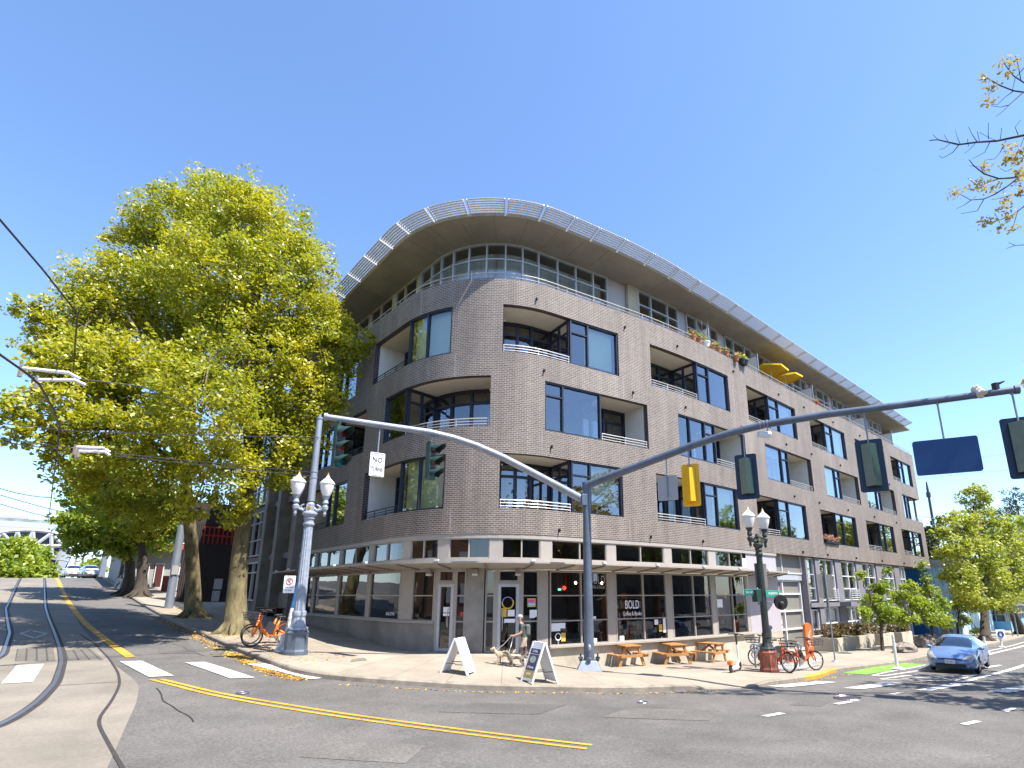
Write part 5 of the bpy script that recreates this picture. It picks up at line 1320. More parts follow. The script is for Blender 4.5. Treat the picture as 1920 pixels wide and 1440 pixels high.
# burnt orange pillar
c = gp(1517, 1231); k = mpp(c); hh_ = (1231 - 1167) * k; ww = 17 * k; u = (rt_ + fw_ * .35).normalized()
t = thing('bike_share_sign', 'burnt orange pillar sign with rounded top and white vertical lettering', 'sign', c)
poly = [(ww / 2 * math.cos(R(a)), hh_ - ww / 2 + ww / 2 * math.sin(R(a))) for a in range(0, 181, 15)] + [(ww / 2 * math.cos(R(a)), ww / 2 + ww / 2 * math.sin(R(a))) for a in range(180, 361, 15)]
b = MB(); b.prism(poly, c, u, (0, 0, 1), .16); n_ = u.cross(Vector((0, 0, 1))); loc(bevel(b.build('sign_panel', M['pillar'], t), .01))
fo = c - Vector((0, 0, 0)) + n_ * .002
nf = n_ if n_.dot(fw_) < 0 else -n_
face = c + nf * (.165 if n_.dot(nf) > 0 else .005)
loc(text_part('lettering', 'BIKETOWN', ww * .46, M['white_ink'], t, frame(face + Vector((0, 0, hh_ * .48)), (0, 0, 1), -u), .002, width=.62))
b = MB(); sw = [(-.02, .0), (.03, .02), (.06, .08), (.085, .2), (.06, .12), (.02, .06)]; b.prism([(p[0] * 1.5 + .01, hh_ * .70 + p[1]) for p in sw], face + nf * .003, u, (0, 0, 1), .003); loc(b.build('swoosh', M['white_ink'], t))

# ================================================================== picnic tables, scooter, sandwich boards
def picnic_table(label, P, rz):
    t = thing('picnic_table', label, 'picnic table', P, rz, 'timber picnic tables along the wall'); Lh = .62
    b = MB()
    for k in range(5): b.box((-.32 + .16 * k, 0, .80), (.145, Lh * 2, .045))
    bevel(b.build('table_top', M['wood'], t), .006)
    for sg in (-1, 1):
        b = MB()
        for k in (0, 1): b.box((sg * (.60 + .15 * k), 0, .46), (.135, Lh * 2, .042))
        bevel(b.build('bench', M['wood'], t), .006)
        b = MB(); y = sg * (Lh - .16)
        for s2 in (-1, 1): b.beam((s2 * .30, y, .775), (s2 * .62, y, 0.0), .055, .12)
        for z, hw in ((.41, .78), (.745, .36)): b.beam((-hw, y + sg * .055, z), (hw, y + sg * .055, z), .05, .11)
        b.build('leg_frame', M['wood'], t)
    b = MB(); b.beam((0, -.42, .42), (0, .1, .76), .05, .09); b.beam((0, .42, .42), (0, -.05, .76), .05, .09); b.build('brace', M['wood'], t)
    return t
for (a_, b_), lab in zip((((1165, 1251), (1208, 1249)), ((1253, 1246.5), (1292, 1246)), ((1337, 1243), (1366, 1240))), ('brown timber picnic table nearest the signal pole', 'brown timber picnic table, the middle of three along the wall', 'brown timber picnic table nearest the standing scooter')):
    p, q = gp(*a_), gp(*b_); d_ = (q - p); d_.z = 0; d_.normalize(); nrm = Vector((-d_.y, d_.x, 0)); m_ = (p + q) / 2 + nrm * .52
    picnic_table(lab, (m_.x, m_.y, gz(m_.x, m_.y)), math.atan2(d_.y, d_.x))
r_, f_ = gp(1370, 1262), gp(1389, 1258); d_ = (f_ - r_); d_.z = 0; L_ = min(d_.length, 1.05); d_.normalize(); rz = math.atan2(d_.y, d_.x)
t = thing('kick_scooter', 'white and orange electric kick scooter standing by the picnic tables', 'scooter', r_, rz); t.scale = (1.12,) * 3
b = MB(); b.m = 0; b.box((.42, 0, .12), (.62, .15, .07)); b.tube([(.70, 0, .14), (.92, 0, .32)], .04, 8); bevel(b.build('deck', M['sign_white'], t), .015)
b = MB(); b.m = 0; b.tube([(.93, 0, .28), (.84, 0, .82)], .036, 8); b.m = 1; b.tube([(.84, 0, .82), (.80, 0, 1.16)], .03, 8); b.build('stem', [M['sign_white'], M['dkplastic']], t)
b = MB(); b.tube([(.80, -.26, 1.15), (.79, 0, 1.17), (.80, .26, 1.15)], .018, 8); b.box((.83, 0, 1.15), (.1, .12, .06)); b.build('handlebar', M['dkplastic'], t)
for x in (0.06, .98): b = MB(); b.torus((x, 0, .14), (0, 1, 0), .105, .032, 20, 8); b.disc((x, 0, .14), (0, 1, 0), .09, .04, 16); b.build('wheel', M['tyre'], t)
b = MB(); b.box((.02, 0, .31), (.2, .14, .13)); bevel(b.build('rear_fender', M['orange'], t), .02)

def aframe(label, p1, p2, topz, wdir, W_, faces):
    # p1, p2: feet of the two leaves; boards W_ wide along wdir
    c = (p1 + p2) / 2; t = thing('sandwich_board', label, 'sandwich board', c, group=None); wd = Vector(wdir).normalized()
    apex = Vector((c.x, c.y, c.z + topz))
    for p in (p1, p2):
        up = (apex - p); L_ = up.length; up.normalize(); n = wd.cross(up); 
        if n.dot(p - c) < 0: n = -n; 
        b = MB(); u2 = wd
        def W(x, y, o): return p + u2 * x + up * y + n * o
        ids = []
        b.m = 0
        for (x0, x1, y0, y1, o0, o1) in ((-W_ / 2, W_ / 2, .05, L_, 0, .03),): 
            A = [b.v(W(x, y, o)) for o in (o0, o1) for x, y in ((x0, y0), (x1, y0), (x1, y1), (x0, y1))]
            for q in ((3, 2, 1, 0), (4, 5, 6, 7), (0, 1, 5, 4), (1, 2, 6, 5), (2, 3, 7, 6), (3, 0, 4, 7)): b.f([A[i] for i in q])
        for x in (-W_ / 2 + .03, W_ / 2 - .03): b.beam(W(x, -.0, .015), W(x, L_, .015), .07, .05)
        lf = loc(b.build('leaf', M['sign_white'], t))
        if p is p1 and faces:
            b = MB()
            def rect(x0, x1, y0, y1, m, o=.034): b.m = m; b.poly([W(x0, y0, o), W(x1, y0, o), W(x1, y1, o), W(x0, y1, o)])
            hw = W_ / 2 - .06
            rect(-hw, hw, .10, L_ - .10, 3); rect(-hw, hw, .12, .34, 2, .036); rect(-hw, hw, .34, .50, 1, .036); rect(-hw, hw, .50, L_ - .36, 0, .036); rect(-hw, hw, L_ - .34, L_ - .20, 1, .036)
            b.m = 4; cc_ = W(0, .5 + (L_ - .86) / 2, .04); pts = [cc_ + u2 * (hw * .62 * math.cos(R(a))) + up * ((L_ - .9) * .42 * math.sin(R(a))) for a in range(0, 360, 20)]; b.poly(pts)
            loc(b.build('poster', [mat('poster photo', (.06, .06, .07), .5, var=.5, vscale=9), mat('poster navy', (.02, .025, .12), .5), mat('poster ochre', (.42, .30, .05), .5), M['sign_white'], mat('poster pale', (.42, .42, .40), .5, var=.3, vscale=10)], t))
            side = u2 if True else -u2
            xx = u2 if n.dot(u2.cross(up)) > 0 else -u2
            for txt, y, sz in (('Coffee', L_ - .27, .11), ('& books', .42, .10), ('OPEN', .23, .09)):
                loc(text_part('lettering', txt, sz, M['white_ink'], t, frame(W(0, y, .040), xx, up), .001))
    b = MB()
    for sg in (-1, 1):
        for q in (p1, p2):
            m1 = q * .72 + apex * .28 + wd * sg * (W_ / 2 - .08); b.beam(m1, c + Vector((0, 0, m1.z - c.z)) + wd * sg * (W_ / 2 - .08), .02, .02)
    loc(b.build('stay', M['dkplastic'], t))
    return t
p1, p2 = gp(947, 1281), gp(1010, 1282)
f1, f2, f3, f4 = gp(980, 1277), gp(996, 1283), gp(1026, 1277), gp(1037, 1281)
p1 = (f1 + f2) / 2; p2 = (f3 + f4) / 2 + Vector((.05, 0, 0)); c = (p1 + p2) / 2; k = mpp(c)
wd = (f2 - f1); wd.z = 0
aframe('white framed sandwich board with a dark coffee poster near the kerb', p1, p2, 76 * k, (-.1, -1, 0) if wd.length < .3 else wd, .66, True)
f1, f2 = gp(832, 1260), gp(886, 1264.5); c = (f1 + f2) / 2; k = mpp(c)
wdv = Vector((f2.y - f1.y, -(f2.x - f1.x), 0)).normalized(); wdv = (wdv + (f2 - f1).normalized() * -.05)
dd = (f2 - f1); dd.z = 0; L_ = dd.length
ax_ = Vector((rt_.x, rt_.y, 0)); p1 = c - ax_ * (27 * k); p2 = c + ax_ * (26 * k)
p1.z = gz(p1.x, p1.y); p2.z = gz(p2.x, p2.y)
aframe('plain white sandwich board seen edge on in front of the left shop door', p1 + fw_ * .1, p2 - fw_ * .05, 66 * k, (fw_ + rt_ * .28), .62, False)

# ================================================================== sign post, bollards, rocks, planters
c = gp(1566, 1241); zt = height_at(c.x, c.y, 1074); t = thing('sign_post', 'thin steel post carrying a beige rectangular sign back in front of the townhouses', 'sign post', c); k = mpp(c)
b = MB(); b.tube([c, Vector((c.x, c.y, zt))], .035, 8); b.lathe([(.17, 0), (.12, .05), (.05, .08)], c, 10); loc(b.build('post', M['galv'], t))
b = MB(); b.box(Vector((c.x, c.y, height_at(c.x, c.y, 1099))) + fw_ * .05, (30 * k, .02, 47 * k), rz=CYAW); b.box(Vector((c.x, c.y, height_at(c.x, c.y, 1131))) + fw_ * .05, (5 * k, .03, 14 * k), rz=CYAW); loc(b.build('sign_panel', M['sign_shade'], t))
def bollard(label, px_, py_, pyt, sign=False):
    c = gp(px_, py_, RZ); zt = height_at(c.x, c.y, pyt); t = thing('bollard', label, 'bollard', c, group='white delineator posts along the bike lane')
    b = MB(); b.tube([c, Vector((c.x - .0, c.y, zt))], [.065, .055], 10); loc(b.build('post', mat('scuffed white plastic', (.68, .68, .68), .5, var=.3, vscale=14), t))
    b = MB(); b.box(c + Vector((0, 0, .05)), (.75, .3, .1), rz=R(8)); b.m = 0; loc(bevel(b.build('base', M['white_paint'], t), .03))
    return t, c, zt
bollard('white scuffed delineator post standing on the end of the green bike lane', 1683, 1256, 1190)
bollard('white delineator post beyond the blue car, nearest its roof', 1850, 1225, 1194)
t, c, zt = bollard('white delineator post with a small square sign showing a blue ring', 1879, 1215, 1194); k = mpp(c)
b = MB(); q = Vector((c.x, c.y, height_at(c.x, c.y, 1189))); b.m = 0; b.box(q - fw_ * .08, (18 * k, .03, 18 * k), rz=CYAW); b.m = 1; b.torus(q - fw_ * .10, fw_, .16, .05, 20, 5); loc(b.build('sign_panel', [M['sign_white'], M['sign_blue']], t))
def rock(label, P, r, seed):
    rr_ = random.Random(seed); t = None; b = MB(); n, m = 14, 9; rows = []
    for i in range(m + 1):
        th_ = math.pi * i / m; row = []
        for k in range(n):
            q = 1 + rr_.uniform(-.16, .16); row.append(b.v((r[0] * math.sin(th_) * math.cos(2 * math.pi * k / n) * q, r[1] * math.sin(th_) * math.sin(2 * math.pi * k / n) * q, r[2] * math.cos(th_) * q)))
        rows.append(row)
    for a, c2 in zip(rows, rows[1:]):
        for k in range(n): b.f((a[k], c2[k], c2[(k + 1) % n], a[(k + 1) % n]))
    o = b.build('boulder', M['rock']); o.location = P; return tag(o, label, 'boulder')
rock('long grey boulder at the foot of the first small tree', gp(1697, 1222) + Vector((0, 0, .12)), (.95, .5, .34), 3)
rock('brown grey boulder at the foot of the second small tree', gp(1737, 1214) + Vector((0, 0, .2)), (.65, .6, .5), 5)
def leaf_cloud(name, lobes, n, size, m, parent=None, seed=1, clump=46):
    rg = np.random.default_rng(seed); P = []
    wts = np.array([l[3] * l[4] * l[5] for l in lobes]) ** (2 / 3.); wts = wts / wts.sum()
    cnt = rg.multinomial(n, wts)
    for l, c in zip(lobes, cnt):
        ncl = max(4, int(c / clump))
        d = rg.normal(size=(ncl, 3)); d /= np.linalg.norm(d, axis=1)[:, None]
        rad = rg.uniform(.35, 1.0, ncl) ** .6 * (1 + .22 * rg.uniform(0, 1, ncl) ** 3)
        C_ = np.array(l[:3]) + d * rad[:, None] * np.array(l[3:6])
        ix = rg.integers(0, ncl, c); sp_ = (min(l[3:6]) * .10 + size * 2.0) * rg.uniform(.55, 1.45, ncl)[ix]
        e = rg.normal(size=(c, 3)); e *= (rg.uniform(0, 1, c) ** .45 / np.linalg.norm(e, axis=1))[:, None]
        P.append(C_[ix] + e * sp_[:, None] * 1.5 * np.array([1, 1, .7]))
    P = np.concatenate(P); N_ = len(P)
    nn_ = rg.normal(size=(N_, 3)) * .75 + np.array([.12, -.32, .75]); nn_ /= np.linalg.norm(nn_, axis=1)[:, None]; u = np.cross(nn_, rg.normal(size=(N_, 3))); u /= np.linalg.norm(u, axis=1)[:, None]; v = np.cross(nn_, u)
    s_ = size * rg.uniform(.6, 1.35, (N_, 1))
    q = np.stack([P - u * s_, P - v * s_ * .55 + u * s_ * .1, P + u * s_, P + v * s_ * .55 + u * s_ * .1], 1).reshape(-1, 3)
    me = bpy.data.meshes.new(name); me.vertices.add(N_ * 4); me.vertices.foreach_set('co', q.astype(np.float32).ravel())
    me.loops.add(N_ * 4); me.loops.foreach_set('vertex_index', np.arange(N_ * 4, dtype=np.int32)); me.polygons.add(N_); me.polygons.foreach_set('loop_start', np.arange(0, N_ * 4, 4, dtype=np.int32))
    me.materials.append(m); me.update(calc_edges=True); me.validate()
    o = bpy.data.objects.new(name, me); COL.objects.link(o)
    if parent: o.parent = parent
    return o
for k, (x0, x1) in enumerate(((34.0, 36.6), (37.3, 39.9), (41.3, 43.6), (45.3, 47.6))):
    lab = ('first', 'second', 'third', 'fourth')[k]; z = gz((x0 + x1) / 2, 13.2); y0, y1 = 13.1, 14.85
    t = thing('planter', 'pale concrete planter box, %s from the garage door' % lab, 'planter', ((x0 + x1) / 2, 14, z), group='concrete planters before the townhouses'); b = MB()
    h_ = .72; w_ = x1 - x0
    for (cx, cy, sx, sy) in ((0, -.83, w_, .14), (0, .83, w_, .14), (-w_ / 2 + .07, 0, .14, 1.5), (w_ / 2 - .07, 0, .14, 1.5)): b.box((cx, cy, h_ / 2 - .1), (sx, sy, h_ + .2))
    b.build('box', M['concrete'], t)
    b = MB(); b.box((0, 0, h_ - .12), (w_ - .2, 1.5, .1)); b.build('soil', M['groove'], t)
    o = leaf_cloud('shrub', [((x0 + x1) / 2 + dx, 13.75, z + h_ + .3, w_ * .20, .55, .36) for dx in (-w_ * .22, w_ * .18)], 1300, .07, M['leaf_red'], seed=30 + k); tag(o, 'reddish clipped shrub filling the %s planter from the garage door' % lab, 'shrub', 'shrubs in the concrete planters')
# ================================================================== trees
def lobe(px_, py_, rpx, depth, sq=.85):
    r = ray(px_, py_); P = Vector(r * (depth / r[1])); k = mpp(P); return (P.x, P.y, P.z, rpx * k, rpx * k * .95, rpx * k * sq)
def limb_path(a, b, seed, bend=.12, n=6):
    rr_ = random.Random(seed); a, b = Vector(a), Vector(b); L_ = (b - a).length; pts = []
    for i in range(n + 1):
        f_ = i / n; p = a.lerp(b, f_) + Vector((rr_.uniform(-1, 1), rr_.uniform(-1, 1), rr_.uniform(-.5, 1))) * bend * L_ * math.sin(math.pi * f_) * .5
        p.z += .10 * L_ * math.sin(math.pi * f_) * .6; pts.append(p)
    pts[0] = a; return pts
def tree(name, label, base, trunk, lobes, nleaf, lsize, lm, bm, seed, group=None, fork=.55, twigs=3, flare=1.7, limbs=None):
    # trunk: list of (point, radius); limbs rise from its upper part into every lobe
    t = thing(name, label, 'tree', base, group=group); rr_ = random.Random(seed)
    b = MB(); pts = [p for p, r in trunk]; rad = [r for p, r in trunk]
    b.tube([pts[0] - Vector((0, 0, .3)), pts[0], pts[0] + (pts[1] - pts[0]) * .12] + pts[1:], [rad[0] * flare * 1.15, rad[0] * flare, rad[0] * 1.12] + rad[1:], 14)
    if flare > 1.5:
        for k in range(6):
            a = 2 * math.pi * k / 6 + rr_.uniform(-.3, .3); q = pts[0] + Vector((math.cos(a), math.sin(a), 0)) * rad[0] * flare * 1.5
            b.tube([pts[0] + Vector((0, 0, rad[0] * 1.1)) + Vector((math.cos(a), math.sin(a), 0)) * rad[0] * .7, pts[0] * .45 + q * .55 + Vector((0, 0, rad[0] * .3)), q - Vector((0, 0, .08))], [rad[0] * .42, rad[0] * .34, rad[0] * .12], 7)
    cum = [0]
    for p, q in zip(pts, pts[1:]): cum.append(cum[-1] + (q - p).length)
    def along_(f_):
        d = f_ * cum[-1]
        for i in range(len(pts) - 1):
            if d <= cum[i + 1] or i == len(pts) - 2:
                u = (d - cum[i]) / max(1e-6, cum[i + 1] - cum[i]); return pts[i].lerp(pts[i + 1], u), rad[i] + (rad[i + 1] - rad[i]) * u
    for j, l in enumerate(lobes):
        c = Vector(l[:3]); s_, r0 = along_(min(1, max(fork, fork + (1 - fork) * rr_.random()))); r0 = min(r0 * .62, .03 + .022 * (c - s_).length)
        pth = limb_path(s_, c, seed * 31 + j); b.tube(pth, [r0 * (1 - .8 * i / (len(pth) - 1)) + .008 for i in range(len(pth))], 7)
        for k in range(twigs):
            i0 = rr_.randrange(2, len(pth)); d = Vector((rr_.gauss(0, 1), rr_.gauss(0, 1), rr_.gauss(.3, .8))); d.normalize()
            e = c + Vector((d.x * l[3], d.y * l[4], d.z * l[5])) * rr_.uniform(.6, .95); p2 = limb_path(pth[i0], e, seed * 77 + j * 9 + k, .15, 4)
            b.tube(p2, [max(.012, r0 * .32 * (1 - .8 * i / 4)) for i in range(5)], 5)
    loc(smooth_by_angle(b.build('trunk', bm, t), 60))
    o = leaf_cloud('crown', lobes, nleaf, lsize, lm, t, seed); loc(o)
    return t
def vtrunk(base, pxs, r0, r1):                 # trunk through pixels at the base's depth
    out = [(Vector(base), r0)]; n = len(pxs)
    for i, (a, c) in enumerate(pxs):
        r = ray(a, c); P = Vector(r * (base.y / r[1])); out.append((P, r0 + (r1 - r0) * (i + 1) / n))
    return out
b1 = gp(440, 1187)
tree('street_tree', 'tall mossy street tree beside the orange bicycles, its yellow green crown over the street', b1, vtrunk(b1, [(444, 1110), (452, 1020), (462, 930), (466, 820), (468, 700), (466, 560)], .43, .13),
     [lobe(*a) for a in ((500, 445, 80, 28), (558, 500, 62, 27), (440, 415, 78, 29), (405, 520, 95, 27), (500, 560, 105, 26.5), (578, 590, 62, 26.5), (590, 660, 70, 26), (648, 665, 42, 25.6), (692, 645, 18, 25.2), (460, 680, 105, 26), (560, 735, 78, 26), (380, 760, 88, 22.5), (480, 830, 78, 26), (408, 885, 66, 24), (556, 830, 55, 26.5), (522, 895, 34, 26), (365, 945, 40, 25), (610, 760, 40, 25.6), (430, 955, 38, 26.3), (640, 610, 22, 25.8))],
     92000, .088, M['leaf'], M['bark'], 5, 'street trees along the left kerb', fork=.38)
b2 = gp(362, 1157)
tree('street_tree', 'second mossy street tree up the left pavement, with the widest yellow green crown', b2, vtrunk(b2, [(362, 1090), (358, 1010), (350, 920), (338, 800), (330, 680), (330, 560)], .40, .14),
     [lobe(*a) for a in ((330, 430, 72, 35), (395, 385, 50, 34), (270, 480, 60, 36), (235, 560, 80, 35), (330, 575, 95, 34), (155, 600, 60, 34), (85, 610, 38, 33), (45, 580, 20, 33), (120, 690, 62, 25), (195, 690, 80, 26), (95, 765, 56, 24), (25, 775, 30, 23.5), (40, 820, 26, 23.5), (275, 715, 95, 27), (125, 850, 42, 24.5), (205, 815, 75, 25), (290, 850, 78, 26), (225, 925, 50, 36), (315, 945, 42, 37), (150, 900, 34, 28), (270, 975, 40, 40), (60, 660, 26, 32), (395, 640, 70, 33))],
     96000, .095, M['leaf'], M['bark'], 8, 'street trees along the left kerb', fork=.36)
for k, (px_, py_, lab, tp_) in enumerate(((262, 1118, 'dark forked street tree before the grey house', [(266, 1085), (268, 1040), (258, 990), (250, 930)]), (240, 1113, 'dark trunked street tree furthest up the left kerb', [(243, 1080), (245, 1035), (240, 980), (230, 900)]))):
    bb = gp(px_, py_); lb = [(215, 930, 55, bb.y - 3), (285, 950, 55, bb.y), (250, 985, 50, bb.y + 1), (180, 985, 42, bb.y + 4), (330, 985, 40, bb.y + 2), (155, 950, 30, bb.y + 2)] if k == 0 else [(200, 900, 60, bb.y), (170, 1010, 36, bb.y + 3), (225, 1020, 34, bb.y), (140, 985, 28, bb.y - 2), (290, 1010, 30, bb.y + 4)]
    tree('street_tree', lab, bb, vtrunk(bb, tp_, .42, .16), [lobe(*a) for a in lb], 15000, .17, M['leaf_mid'], M['bark_dark'], 20 + k, 'street trees along the left kerb', fork=.5, twigs=2)
# young trees on the right pavement
for k, (px_, py_, lab, lb, tk) in enumerate(((1655, 1220, 'young street tree with thin trunk nearest the grey boulder', [(1655, 1145, 28, 0), (1632, 1125, 16, .3), (1688, 1118, 16, -.3), (1650, 1100, 15, 0), (1684, 1158, 16, .2), (1625, 1150, 13, 0), (1612, 1080, 9, 0), (1662, 1068, 8, .2), (1640, 1100, 10, .2)], [(1652, 1180), (1655, 1120), (1655, 1080)]),
                                            (1751, 1214, 'young street tree rising behind the blue car', [(1742, 1150, 26, 0), (1720, 1135, 18, .3), (1762, 1135, 15, -.3), (1742, 1108, 14, 0), (1712, 1165, 13, .2), (1735, 1085, 9, 0), (1705, 1100, 14, .2), (1770, 1165, 18, 0), (1727, 1060, 7, 0)], [(1748, 1175), (1745, 1130), (1742, 1090)]),
                                            (1797, 1196, 'small young tree before the dark blue mural wall', [(1802, 1140, 17, 0), (1797, 1120, 13, .3), (1815, 1130, 12, 0), (1808, 1162, 13, .2), (1826, 1180, 9, 0)], [(1795, 1170), (1800, 1140), (1802, 1120)]))):
    bb = gp(px_, py_)
    tree('young_tree', lab, bb, vtrunk(bb, tk, .09, .035), [lobe(a, c, r, bb.y + d) for a, c, r, d in lb], (4300, 4300, 2200)[k], .095, M['leaf_mid'], M['bark_dark'], 40 + k, 'young trees on the right pavement', fork=.35, flare=1.1, twigs=2)
bb = gp(1848, 1201)
tree('street_tree', 'big airy pale green street tree to the right of the blue mural building', bb, vtrunk(bb, [(1846, 1150), (1842, 1090), (1838, 1030), (1830, 960)], .33, .10), [lobe(*a) for a in ((1826, 935, 26, 10.4), (1800, 985, 36, 10.5), (1850, 990, 42, 10.3), (1785, 1030, 28, 10.6), (1830, 1045, 48, 10.3), (1885, 1030, 36, 10.2), (1800, 1085, 34, 10.5), (1850, 1095, 48, 10.3), (1900, 1085, 30, 10.1), (1825, 1125, 32, 10.4), (1875, 1125, 24, 10.3), (1765, 1000, 14, 10.5))], 26000, .14, M['leaf_pale'], M['bark_dark'], 61, fork=.3)
bb = gp(1916, 1189)
tree('street_tree', 'dark trunked street tree at the right edge with yellow green leaves', bb, vtrunk(bb, [(1900, 1150), (1894, 1110), (1900, 1050)], .42, .15), [lobe(*a) for a in ((1915, 1000, 40, 10.6), (1950, 1030, 50, 10.4), (1905, 1060, 34, 10.7), (1930, 1100, 40, 10.5), (1975, 990, 50, 10.5), (1895, 1110, 22, 10.8))], 13000, .17, M['leaf_mid'], M['bark_dark'], 62, fork=.35)
for k, (a, c, r, Y_, lab) in enumerate(((1742, 1015, 14, 26, 'dark evergreen peak just behind the end of the brick building'), (1905, 985, 40, 24, 'dark evergreen tree standing far behind the right edge tree'), (1870, 1020, 40, 30, 'broad dark evergreen mass behind the airy pale tree'))):
    lb = [lobe(a, c - r * 1.2, r * .5, Y_, 1.3), lobe(a, c, r * .8, Y_, 1.3), lobe(a, c + r * 1.6, r * 1.1, Y_, 1.3)]; q = Vector((lb[0][0], lb[0][1], gz(min(100, lb[0][0]), lb[0][1])))
    tree('evergreen_tree', lab, q, [(q, .4), (Vector((q.x, q.y, lb[0][2])), .12)], lb, 5000, .28, M['leaf_dark'], M['bark_dark'], 70 + k, 'dark evergreens behind the right side', twigs=1)
# far left bush tree on the other side of the crest
lb = [lobe(*a) for a in ((20, 1035, 26, 80), (60, 1050, 26, 82), (30, 1070, 30, 79), (75, 1078, 18, 80), (-10, 1060, 30, 80), (45, 1030, 18, 82))]; q = Vector((lb[0][0], lb[0][1], gz(lb[0][0], 80)))
tree('roadside_tree', 'bushy yellow green tree on the left below the arched stadium roof', q, [(q, .4), (q + Vector((0, 0, 3)), .2)], lb, 16000, .22, M['leaf_mid'], M['bark_dark'], 80, twigs=1, fork=.6)
lb = [lobe(*a) for a in ((172, 1062, 13, 92), (160, 1068, 9, 93), (183, 1068, 8, 92))]; q = Vector((lb[0][0], lb[0][1], gz(lb[0][0], 92)))
tree('roadside_tree', 'small round bright green tree behind the far parked cars', q, [(q, .3), (q + Vector((0, 0, 2)), .15)], lb, 3500, .2, M['leaf_mid'], M['bark_dark'], 81, twigs=1, fork=.6)

# budding tree whose twigs reach into the upper right; its trunk stands outside the frame
Z7 = lambda a, c: (1720 + a / 3.6, 80 + c / 3.6)
D7 = 15.5
def P7(a, c, dz=0.0): x, y = Z7(a, c); return Vector(ray(x, y) * (D7 + dz))
tb = Vector((25.0, -2.2, gz(25, -2.2)))
t = thing('budding_tree', 'almost bare budding tree reaching in from the upper right with tufts of yellow leaves', 'tree', tb)
b = MB(); tops = tb + Vector((-.6, .3, 5.0)); b.tube([tb - Vector((0, 0, .3)), tb, tb + Vector((-.1, 0, 2.5)), tops, tops + Vector((-.5, .4, 3.5)), tops + Vector((-.8, .6, 7))], [.5, .38, .33, .27, .2, .1], 12)
BR = [([(900, 420), (720, 335), (650, 325), (560, 290), (490, 250), (440, 215)], .03), ([(850, 330), (720, 270), (650, 225), (600, 160), (565, 100)], .024), ([(720, 330), (620, 420), (580, 460), (530, 500)], .016), ([(620, 420), (560, 435), (500, 425)], .012), ([(650, 325), (590, 370), (540, 420), (500, 418)], .012),
      ([(950, 600), (720, 625), (600, 650), (540, 663), (400, 672), (280, 688), (200, 670), (140, 655), (80, 660)], .042), ([(400, 665), (370, 620), (345, 570)], .011), ([(290, 685), (270, 640), (258, 590)], .011), ([(215, 680), (180, 620)], .01), ([(480, 650), (478, 600), (480, 540)], .011), ([(560, 650), (570, 575)], .009), ([(680, 620), (660, 570), (700, 520)], .012), ([(280, 690), (240, 740), (170, 780), (150, 765)], .013), ([(490, 670), (455, 740), (370, 785)], .012), ([(600, 655), (560, 740), (520, 785), (470, 790)], .013), ([(215, 685), (180, 715), (150, 720)], .008), ([(345, 700), (338, 650)], .007), ([(140, 655), (105, 620)], .008), ([(420, 670), (405, 600)], .007), ([(540, 663), (480, 640), (420, 605)], .008), ([(390, 680), (350, 725), (320, 745)], .008),
      ([(950, 860), (720, 895), (640, 912), (550, 918), (450, 885), (380, 830), (350, 790)], .036), ([(550, 918), (470, 945), (400, 990), (310, 988)], .014), ([(700, 895), (620, 960), (530, 1020), (450, 1055), (360, 1062), (275, 1015)], .026), ([(450, 1055), (405, 1135), (295, 1155)], .013), ([(360, 1065), (310, 1100), (265, 1120)], .012), ([(900, 1020), (720, 1105), (640, 1165), (560, 1195), (470, 1225)], .026), ([(640, 1165), (600, 1215), (540, 1250)], .011), ([(680, 1130), (650, 1230), (640, 1260)], .011), ([(860, 1350), (720, 1365), (660, 1368), (615, 1350)], .018), ([(660, 1368), (600, 1390)], .01), ([(720, 1030), (640, 1025), (560, 1050), (500, 1060)], .012), ([(720, 780), (640, 790), (580, 770)], .011), ([(720, 170), (660, 240), (640, 330)], .012), ([(700, 260), (680, 150), (660, 90)], .012), ([(720, 640), (690, 720), (650, 760)], .012), ([(450, 885), (430, 840), (350, 830)], .007), ([(400, 960), (340, 915)], .008), ([(550, 1195), (520, 1150)], .008), ([(640, 850), (600, 870), (560, 850)], .01)]
for pts, r in BR:
    P_ = [P7(a, c, .35 * math.sin(a * .013 + c * .02)) for a, c in pts]
    if pts[0][0] > 800: P_ = [tops + Vector((-.7, .5, rng.uniform(-.5, 5)))] + P_
    b.tube(P_, [max(.006, r * (1 - .72 * i / (len(P_) - 1))) for i in range(len(P_))], 6)
hid = []
for k in range(26):
    e = Vector((rng.uniform(19.5, 30), rng.uniform(-6, .6), rng.uniform(3.5, 8.5)))
    if proj(np.array(e))[0] < 1985: continue
    hid.append(e); pth = limb_path(tops + Vector((-.4, .3, rng.uniform(-.8, 4))), e, 400 + k, .15, 5); b.tube(pth, [.09, .07, .05, .035, .025, .012], 6)
loc(smooth_by_angle(b.build('trunk', M['bark_dark'], t), 60))
lobs = []
for a, c in ((590, 130), (650, 125), (450, 240), (490, 300), (600, 210), (480, 400), (620, 700), (600, 780), (660, 780), (430, 940), (400, 950), (460, 990), (540, 970), (690, 930), (680, 1000), (600, 1050), (585, 1105), (470, 830), (275, 1010), (640, 1250), (455, 1220), (620, 1165), (700, 720), (700, 870), (550, 1245), (480, 1190)):
    P = P7(a, c, .35 * math.sin(a * .013 + c * .02)); lobs.append((P.x, P.y, P.z, .11, .11, .11))
o = leaf_cloud('bud_tufts', lobs, 900, .055, M['leaf_bud'], t, 91); loc(o)
o = leaf_cloud('crown', [(e.x, e.y, e.z, 1.5, 1.5, 1.0) for e in hid], 9000, .16, M['leaf_bud'], t, 92); loc(o)

